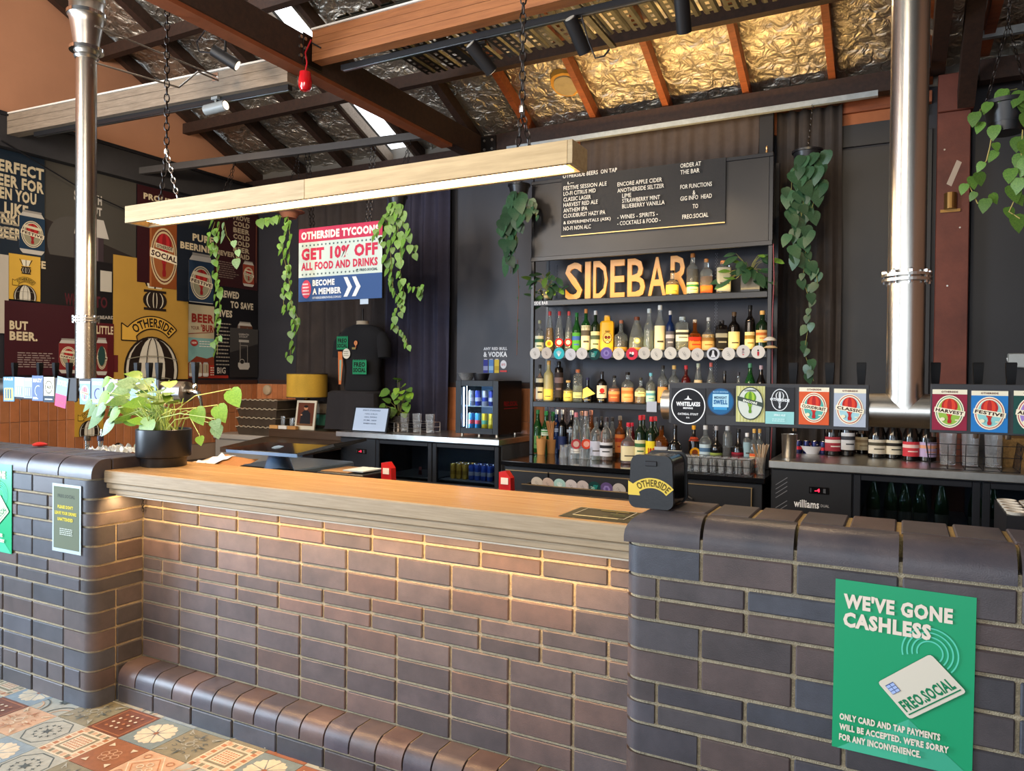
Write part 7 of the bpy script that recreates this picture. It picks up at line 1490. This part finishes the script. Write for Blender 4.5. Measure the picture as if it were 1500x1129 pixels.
# red lamp, chain and misc at the tie beam
a = at(447, 120, Y=1.33); rl = root('red_lamp', (a.x, 1.33, a.z), 'red glass lamp cover hanging on red cord from the tie beam', 'lamp')
MB().lathe([(0, -.062), (.03, -.055), (.042, -.03), (.044, .0), (.038, .035), (.036, .06), (.0, .062)], (a.x, 1.33, a.z), mat('#c8101c', .1, coat=.8, trans=.2), 18).build('cover', rl)
MB().tube([(a.x, 1.33, a.z+.06), (a.x+.01, 1.335, a.z+.12), (a.x-.01, 1.34, a.z+.19), (a.x+.03, 1.35, a.z+.27)], .005, flat('#a81c24'), 6).build('cord', rl)
for (pts, lb) in (([(380, 20), (400, 30), (430, 52), (452, 60), (470, 70)], 'tangle of black cable on top of the tie beam'), ([(345, 45), (300, 45), (288, 62), (292, 76), (316, 78)], 'black cable looping from the tie beam to the left spotlight'), ([(852, 24), (862, 60), (872, 85), (885, 82), (893, 72)], 'black cable hanging in a loop by the second spotlight')):
    P = [at(x, y, Y=1.45 if x > 350 else 1.1) for x, y in pts]; MB().tube(P, .005, BLACK, 6).build('cable', label=lb, cat='cable')
MB().tube([at(x, y, Y=3.86) for x, y in ((1476, 524), (1478, 535), (1500, 538))], .01, STEELH, 8).build('wall_bracket_pipe', label='small chrome pipe fitting on the dark wall at the right edge', cat='wall fitting')
q = at(1478, 528, Y=3.86); MB().box((q.x-.01, 3.84, q.z-.05), (q.x+.25, 3.885, q.z+.05), mat('#9a9c98', .35, .5), .006).build('wall_dispenser', label='small grey dispenser box fixed to the dark wall at the right edge', cat='dispenser')
# ================================================================ plants
def leaf_mesh(kind, m):
    # heart or lance leaf along +Y, face up +Z, gently folded, with a short tip
    if kind == 'heart': O = [(0, 0), (.20, -.10), (.40, .02), (.47, .25), (.40, .52), (.22, .80), (0, 1.08)]
    else: O = [(0, 0), (.10, .10), (.20, .30), (.23, .50), (.18, .74), (.08, .92), (0, 1.04)]
    n = len(O); V = []; Fc = []
    for (x, y) in O: V.append((0, y if x == 0 else y*.96+.02, -.10*y*y+(.0)))
    for s in (-1, 1):
        for (x, y) in O[1:-1]: V.append((s*x, y, .14*x-.16*y*y-.10*x*x))
    mid = lambda i: i
    for si, s in enumerate((-1, 1)):
        b = n+si*(n-2); ed = [0]+[b+i for i in range(n-2)]+[n-1]
        for i in range(n-1):
            q = [mid(i), mid(i+1), ed[i+1], ed[i]]; q = [v for k, v in enumerate(q) if v not in q[:k]]
            if len(q) > 2: Fc.append(tuple(q if s > 0 else q[::-1]))
    o = MB().add(V, Fc, m, True).build('leaf', origin=(0, 0, 0)); me = o.data; bpy.data.objects.remove(o); return me
HB = leaf_mesh('heart', LEAFB); HG = leaf_mesh('heart', LEAF); HD = leaf_mesh('heart', LEAFD); LD = leaf_mesh('lance', LEAFD); LG = leaf_mesh('lance', LEAF); HV = leaf_mesh('heart', mat('#577a4a', .4, col2='#879f7a', scale=9, rand=.15))
def put_leaf(par, me, base, dirv, normal, size):
    y = Vector(dirv).normalized(); z = Vector(normal); z = (z-y*z.dot(y)); z = z.normalized() if z.length > .01 else y.orthogonal().normalized(); x = y.cross(z)
    o = bpy.data.objects.new('leaf', me); COL.objects.link(o); o.parent = par
    M = Matrix(((x.x*size, y.x*size, z.x*size, base[0]-WL[par].x), (x.y*size, y.y*size, z.y*size, base[1]-WL[par].y), (x.z*size, y.z*size, z.z*size, base[2]-WL[par].z), (0, 0, 0, 1))); o.matrix_local = M; return o
rn = random.Random(12)
# ---- the plant on the bar
pc = Vector((-.19, .06, 1.056)); pp = root('potted_plant', pc, 'leafy green plant in a black stepped pot at the left end of the bar top', 'plant')
POT = mat('#17181c', .35, noise_amt=.1, scale=10)
MB().lathe([(.098, 0), (.100, .004), (.100, .036), (.102, .040), (.118, .046), (.121, .052), (.121, .170), (.117, .173), (.113, .170), (.113, .15), (0, .15)], (pc.x, pc.y, 1.0565), POT, 40).build('pot', pp)
MB().lathe([(.112, 0), (0, .006)], (pc.x, pc.y, 1.206), mat('#3a2a1c', 1, bump=1, bscale=60), 20).build('soil', pp)
top = Vector((pc.x, pc.y, 1.21))
spec = []   # (px, py, depth offset, size, mesh)
for px, py, sz, k in ((190, 556, .085, 'v'), (176, 572, .08, 'v'), (205, 566, .075, 'v'), (197, 590, .085, 'b'), (215, 580, .07, 'g'), (150, 586, .08, 'b'), (172, 588, .08, 'g'), (186, 600, .075, 'b'), (203, 604, .07, 'b'), (222, 594, .075, 'b'), (237, 584, .085, 'b'), (248, 562, .07, 'b'), (232, 572, .08, 'v'), (222, 612, .06, 'g'),
                      (140, 612, .10, 'g'), (128, 594, .06, 'v'), (157, 626, .075, 'v'), (171, 616, .07, 'g'), (213, 628, .09, 'b'), (206, 640, .08, 'g'), (164, 600, .06, 'g'), (181, 612, .055, 'b'), (240, 604, .06, 'b'), (252, 588, .06, 'g'), (196, 548, .06, 'b'), (160, 570, .06, 'g'), (214, 558, .06, 'v'), (230, 590, .06, 'b'), (208, 592, .06, 'v'), (179, 580, .06, 'g'), (166, 608, .07, 'b'), (192, 618, .06, 'g'), (147, 600, .06, 'v'), (226, 604, .05, 'g'), (243, 596, .06, 'b'), (184, 562, .07, 'v'), (212, 572, .07, 'g'), (200, 616, .06, 'b'), (154, 560, .05, 'b'), (247, 576, .06, 'g'), (262, 590, .05, 'b'), (134, 602, .06, 'g')):
    spec.append((px, py, rn.uniform(-.10, .06), sz*1.12, k))
for px, py, sz, k in ((343, 582, .095, 'x'), (323, 605, .09, 'x'), (291, 609, .09, 'x'), (316, 622, .06, 'v'), (311, 621, .04, 'g'), (293, 645, .05, 'b'), (318, 632, .07, 'v')): spec.append((px, py, rn.uniform(-.06, .04), sz*.92, k))
for px, py, dy, sz, k in spec:
    c = at(px, py, Y=pc.y+dy); b = top+Vector((rn.uniform(-.06, .06), rn.uniform(-.05, .05), 0)); me = {'v': HV, 'b': HB, 'g': HG, 'x': HB}[k]
    out = Vector((c.x-b.x, (c.y-b.y), 0)); out = out.normalized() if out.length > .02 else Vector((rn.uniform(-1, 1), -1, 0)).normalized()
    if k == 'x': dirv = Vector((out.x*.5+.15, -.15, -.75)) ; nrm = Vector((.35, -.85, .35))
    elif px < 170 or py > 620: dirv = Vector((out.x*.6, -.35, -.75)); nrm = Vector((.25, -.7, .7))
    else: dirv = Vector((out.x*.8+rn.uniform(-.5, .5), -.7+rn.uniform(-.3, .2), rn.uniform(-.35, .25))); nrm = Vector((rn.uniform(.0, .5), -.5, .8))
    base = c-dirv.normalized()*sz*.45; mid = (b+base)/2+Vector((0, 0, .05+.04*rn.random())); mid2 = b+(mid-b)*.45+Vector((0, 0, .03))
    MB().tube([b, mid2, mid, base+Vector((0, 0, .008)), base], [.0028, .0026, .0023, .002, .0018], mat('#a8b860', .5) if k != 'x' else mat('#c2bd62', .5), 5).build('stem', pp)
    put_leaf(pp, me, base, dirv, nrm, sz)
for i in range(16):
    a = rn.uniform(0, 6.28); b = top+Vector((.06*math.cos(a), .06*math.sin(a), 0)); e = b+Vector((rn.uniform(-.16, .06), rn.uniform(-.06, .06), rn.uniform(.08, .16))); MB().tube([b, (b+e)/2+Vector((0, 0, .02)), e], .0022, mat('#9ab04e', .5), 5).build('stem', pp)
# ---- trailing plants
def vine(par, pts, size, me, dens=1.0, spread=.04, rad=.0022, vm=VINE, out=(0, -1, 0), rs=None, dark=None):
    r_ = rs or rn; P = [Vector(p) for p in pts]; MB().tube(P, rad, vm, 5).build('stem', par)
    for a, b in zip(P, P[1:]):
        L = (b-a).length; n = max(1, int(L/size*1.15*dens+.5))
        for i in range(n):
            t = (i+r_.random())/n; c = a+(b-a)*t+Vector((r_.uniform(-1, 1), r_.uniform(-1, .4), r_.uniform(-.4, .4)))*spread
            s = size*r_.uniform(.85, 1.4); side = r_.choice((-1, 1)); d = Vector((side*r_.uniform(.1, .6), r_.uniform(-.35, .05), -1))
            put_leaf(par, me, c-d.normalized()*s*.2, d, Vector((side*.35+out[0], out[1], .25+out[2])), s)
def vp(lst, Y, dy=0): return [at(x, y, Y=Y)+Vector((0, dy*i, 0)) for i, (x, y) in enumerate(lst)]
def hpot(par, c, r, h, m=POT, n=24, seg=True):
    MB().lathe([(r*.70, 0), (r*.76, h*.3), (r*.78, h*.3), (r*.95, h*.86), (r*1.04, h*.87), (r*1.05, h), (r*.98, h), (r*.9, h*.85), (0, h*.85)], (c[0], c[1], c[2]), m, n).build('pot', par)
# far left, over the posters
Y1 = 2.45; b = at(325, 318, Y=Y1); h1 = root('hanging_plant', b, 'sparse trailing plant hanging in front of the left wall posters', 'plant', 'plants hanging from the steel rail')
hpot(h1, (b.x, b.y, b.z-.02), .07, .10); mb = MB()
for dx in (-.06, .06): chain(mb, (b.x+dx, b.y, b.z+.08), (b.x, RAIL(b.x).y, RAIL(b.x).z-.03), DKMETAL, .04, .008, .0025)
o = mb.build('chain', h1); o['kind'] = 'stuff'
vine(h1, vp([(322, 325), (316, 360), (318, 400), (322, 440), (320, 480), (318, 520)], Y1-.05), .050, HG, 1.5, .035); vine(h1, vp([(328, 325), (332, 345), (345, 365), (347, 385)], Y1-.06), .07, HV, .9, .03); vine(h1, vp([(315, 325), (308, 345), (312, 372)], Y1-.04), .05, HG, 1.2, .03)
# second
Y2 = 2.62; b = at(424, 318, Y=Y2); h2 = root('hanging_plant', b, 'trailing plant hanging at the left side of the hanging sign', 'plant', 'plants hanging from the steel rail')
MB().lathe([(.06, 0), (.09, .05), (.13, .055), (.13, .062), (0, .062)], (b.x, b.y, b.z-.01), mat('#6a3f2a', .7), 20).build('pot', h2); mb = MB()
for dx in (-.1, .1): chain(mb, (b.x+dx, b.y, b.z+.05), (b.x, RAIL(b.x).y, RAIL(b.x).z-.03), DKMETAL, .04, .008, .0025)
o = mb.build('chain', h2); o['kind'] = 'stuff'
vine(h2, vp([(420, 316), (400, 320), (380, 324), (376, 330)], Y2-.05), .065, HG, 1.8, .03); vine(h2, vp([(422, 318), (425, 350), (422, 400), (427, 440), (430, 470), (427, 500), (424, 530)], Y2-.04), .055, HG, 1.05, .035); vine(h2, vp([(425, 325), (412, 360), (420, 395), (415, 430), (416, 460)], Y2-.05), .055, HG, .9, .03); vine(h2, vp([(425, 440), (438, 470), (434, 490)], Y2-.05), .05, HG, .7, .02)
# third
Y3 = 2.72; b = at(577, 300, Y=Y3); h3 = root('hanging_plant', b, 'bushy bright trailing plant hanging at the right side of the hanging sign', 'plant', 'plants hanging from the steel rail')
hpot(h3, (b.x, b.y+.05, b.z-.02), .08, .10); mb = MB()
for dx in (-.06, .06): chain(mb, (b.x+dx, b.y+.05, b.z+.08), (b.x+.02*dx, RAIL(b.x).y, RAIL(b.x).z-.03), DKMETAL, .04, .008, .0025)
o = mb.build('chain', h3); o['kind'] = 'stuff'
for q in ([(574, 298), (568, 320), (566, 345)], [(580, 298), (582, 330), (586, 365), (588, 390)], [(572, 298), (578, 335), (572, 370), (574, 400), (576, 425)], [(584, 300), (592, 330), (600, 355), (604, 372)], [(560, 320), (552, 345), (558, 360)]): vine(h3, vp(q, Y3-.06), .058, HG, 1.6, .04)
vine(h3, vp([(586, 395), (592, 430), (580, 455), (576, 475), (590, 490), (600, 510)], Y3-.06), .048, HG, 1.2, .02); vine(h3, vp([(588, 410), (604, 422), (620, 420), (612, 436)], Y3-.06), .045, HG, 1, .02); vine(h3, vp([(574, 425), (590, 440), (586, 460)], Y3-.06), .045, HG, 1, .02)
# fourth, left of the header board
Y4 = 3.18; b = at(758, 280, Y=Y4); h4 = root('hanging_plant', b, 'dark trailing plant hanging just left of the menu board', 'plant', 'plants beside the spirit shelves')
hpot(h4, (b.x, b.y+.03, b.z-.05), .09, .11); mb = MB(); chain(mb, (b.x, b.y+.03, b.z+.05), (b.x, 3.64, 3.5), DKMETAL, .04, .008, .0025); o = mb.build('chain', h4); o['kind'] = 'stuff'
for q in ([(750, 282), (742, 310), (745, 345), (750, 385), (748, 400)], [(760, 282), (758, 310), (756, 345), (754, 370)], [(768, 282), (772, 300), (766, 325)], [(748, 285), (740, 330), (744, 360)]): vine(h4, vp(q, Y4-.06), .085, HD, 1.6, .04)
vine(h4, vp([(772, 290), (783, 305), (786, 318)], Y4-.05), .04, HD, 1.5, .02); vine(h4, vp([(758, 380), (760, 430), (758, 470), (757, 520)], Y4+.1), .02, HD, .15, .01, vm=mat('#7a4a30', .7))
# fifth, right of the shelves
Y5 = 3.30; b = at(1182, 232, Y=Y5); h5 = root('hanging_plant', b, 'long dark trailing plant in front of the curtain right of the shelves', 'plant', 'plants beside the spirit shelves')
hpot(h5, (b.x, b.y+.03, b.z-.05), .10, .11); mb = MB(); chain(mb, (b.x, b.y+.03, b.z+.05), (b.x, 3.63, 3.51), DKMETAL, .04, .008, .0025); o = mb.build('chain', h5); o['kind'] = 'stuff'
for q in ([(1168, 230), (1160, 260), (1158, 300), (1162, 340), (1168, 385)], [(1180, 230), (1182, 265), (1176, 300), (1172, 335)], [(1192, 230), (1198, 260), (1192, 295), (1186, 318)], [(1204, 222), (1214, 230), (1208, 240)], [(1172, 240), (1170, 280), (1174, 320), (1178, 360)]): vine(h5, vp(q, Y5-.06), .088, HD, 1.7, .045)
vine(h5, vp([(1174, 330), (1180, 370), (1176, 410), (1188, 445), (1184, 480), (1178, 515), (1186, 540), (1192, 558)], Y5-.05), .055, HD, 1.0, .025); vine(h5, vp([(1184, 380), (1196, 400), (1198, 420)], Y5-.05), .06, HD, 1, .02)
# sixth, black pot in the upper right corner
Y6 = 2.2; b = at(1474, 195, Y=Y6); h6 = root('hanging_plant', b, 'variegated plant in a black hanging pot at the upper right corner', 'plant')
hpot(h6, (b.x, b.y, b.z), .105, .155, mat('#1b1c1f', .4)); mb = MB()
for dx in (-.09, .09): chain(mb, (b.x+dx, b.y, b.z+.155), (b.x, b.y, b.z+.55), DKMETAL, .04, .008, .0025)
chain(mb, (b.x, b.y, b.z+.55), (3.33, 2.2, 3.71), DKMETAL, .04, .008, .0025); o = mb.build('chain', h6); o['kind'] = 'stuff'
for q in ([(1450, 150), (1436, 160), (1430, 185)], [(1455, 146), (1470, 134), (1490, 130)], [(1480, 140), (1500, 150), (1510, 175)]): vine(h6, vp(q, Y6-.08), .06, HG, 1.3, .02)
vine(h6, vp([(1455, 185), (1450, 215), (1445, 235), (1425, 262), (1420, 272), (1432, 298), (1450, 295), (1456, 285)], Y6-.08), .052, HG, 1.0, .025, .003, mat('#b8a45c', .6)); vine(h6, vp([(1498, 190), (1496, 225), (1500, 250), (1492, 280), (1478, 310), (1494, 320)], Y6-.08), .06, HG, 1.1, .025, .003, mat('#b8a45c', .6)); vine(h6, vp([(1490, 240), (1484, 260), (1480, 285)], Y6-.08), .065, HG, 1, .02)
# shelf plants
def bush(label, c, Y, n, size, me, w, h, seed, pot=None, lo=-.3):
    r_ = root('shelf_plant', c, label, 'plant'); rr_ = random.Random(seed)
    if pot: pot(r_)
    for i in range(n):
        a = rr_.uniform(0, 2*PI); q = rr_.random()**.6; e = Vector((c[0]+w*q*math.cos(a), c[1]-.5*w*abs(math.sin(a))*q, c[2]+h*rr_.uniform(lo, 1)*(1.1-q*.5)+.03)); d = Vector((math.cos(a)*.8, -.5, rr_.uniform(-.8, .3)))
        MB().tube([c, (Vector(c)+e)/2+Vector((0, 0, .03)), e], .002, VINE, 4).build('stem', r_); put_leaf(r_, me if i % 4 else (LG if me is LD else HB), e, d, Vector((.2, -.7, .7)), size*rr_.uniform(.7, 1.15))
    return r_
a = at(797, 428, Y=3.36); bush('green plant trailing over the left end of the top spirit shelf', Vector((a.x+.01, 3.38, ZA+.09)), 3.38, 24, .11, LD, .15, .13, 5, lambda r_: hpot(r_, (a.x+.01, 3.40, ZA+.001), .06, .09), -.9)
a = at(1101, 425, Y=3.40); bush('broad-leaved plant in a black square pot on the top shelf, right end', Vector((a.x-.02, 3.40, ZA+.13)), 3.40, 26, .13, LD, .17, .17, 9, lambda r_: MB().box((a.x-.07, 3.34, ZA+.001), (a.x+.07, 3.48, ZA+.13), POT, .004).build('pot', r_), -.6)
a = at(572, 600, Y=3.4); bush('green heart-leaved plant in a glass on the left steel worktop', Vector((a.x+.02, 3.5, 1.10)), 3.5, 26, .085, HG, .17, .36, 21, lambda r_: MB().lathe([(0, 0), (.05, 0), (.058, .14), (.054, .14), (.046, .008), (0, .008)], (a.x+.02, 3.5, .961), mat('#8f8a88', .15, .8), 18).build('pot', r_), .0)

area('fridge_added_fill', (-.45, 3.26, .88), (-.45, 3.4, .5), .5, .02, 1.2, (.8, .9, 1)); area('fridge_added_fill', (2.95, 2.9, .88), (2.95, 3.1, .5), .5, .02, .8, (.8, .9, 1)); area('fridge_added_fill', (3.6, 2.9, .88), (3.6, 3.1, .5), .5, .02, .8, (.8, .9, 1))  # fill added to lift the dark insides of the bottle fridges
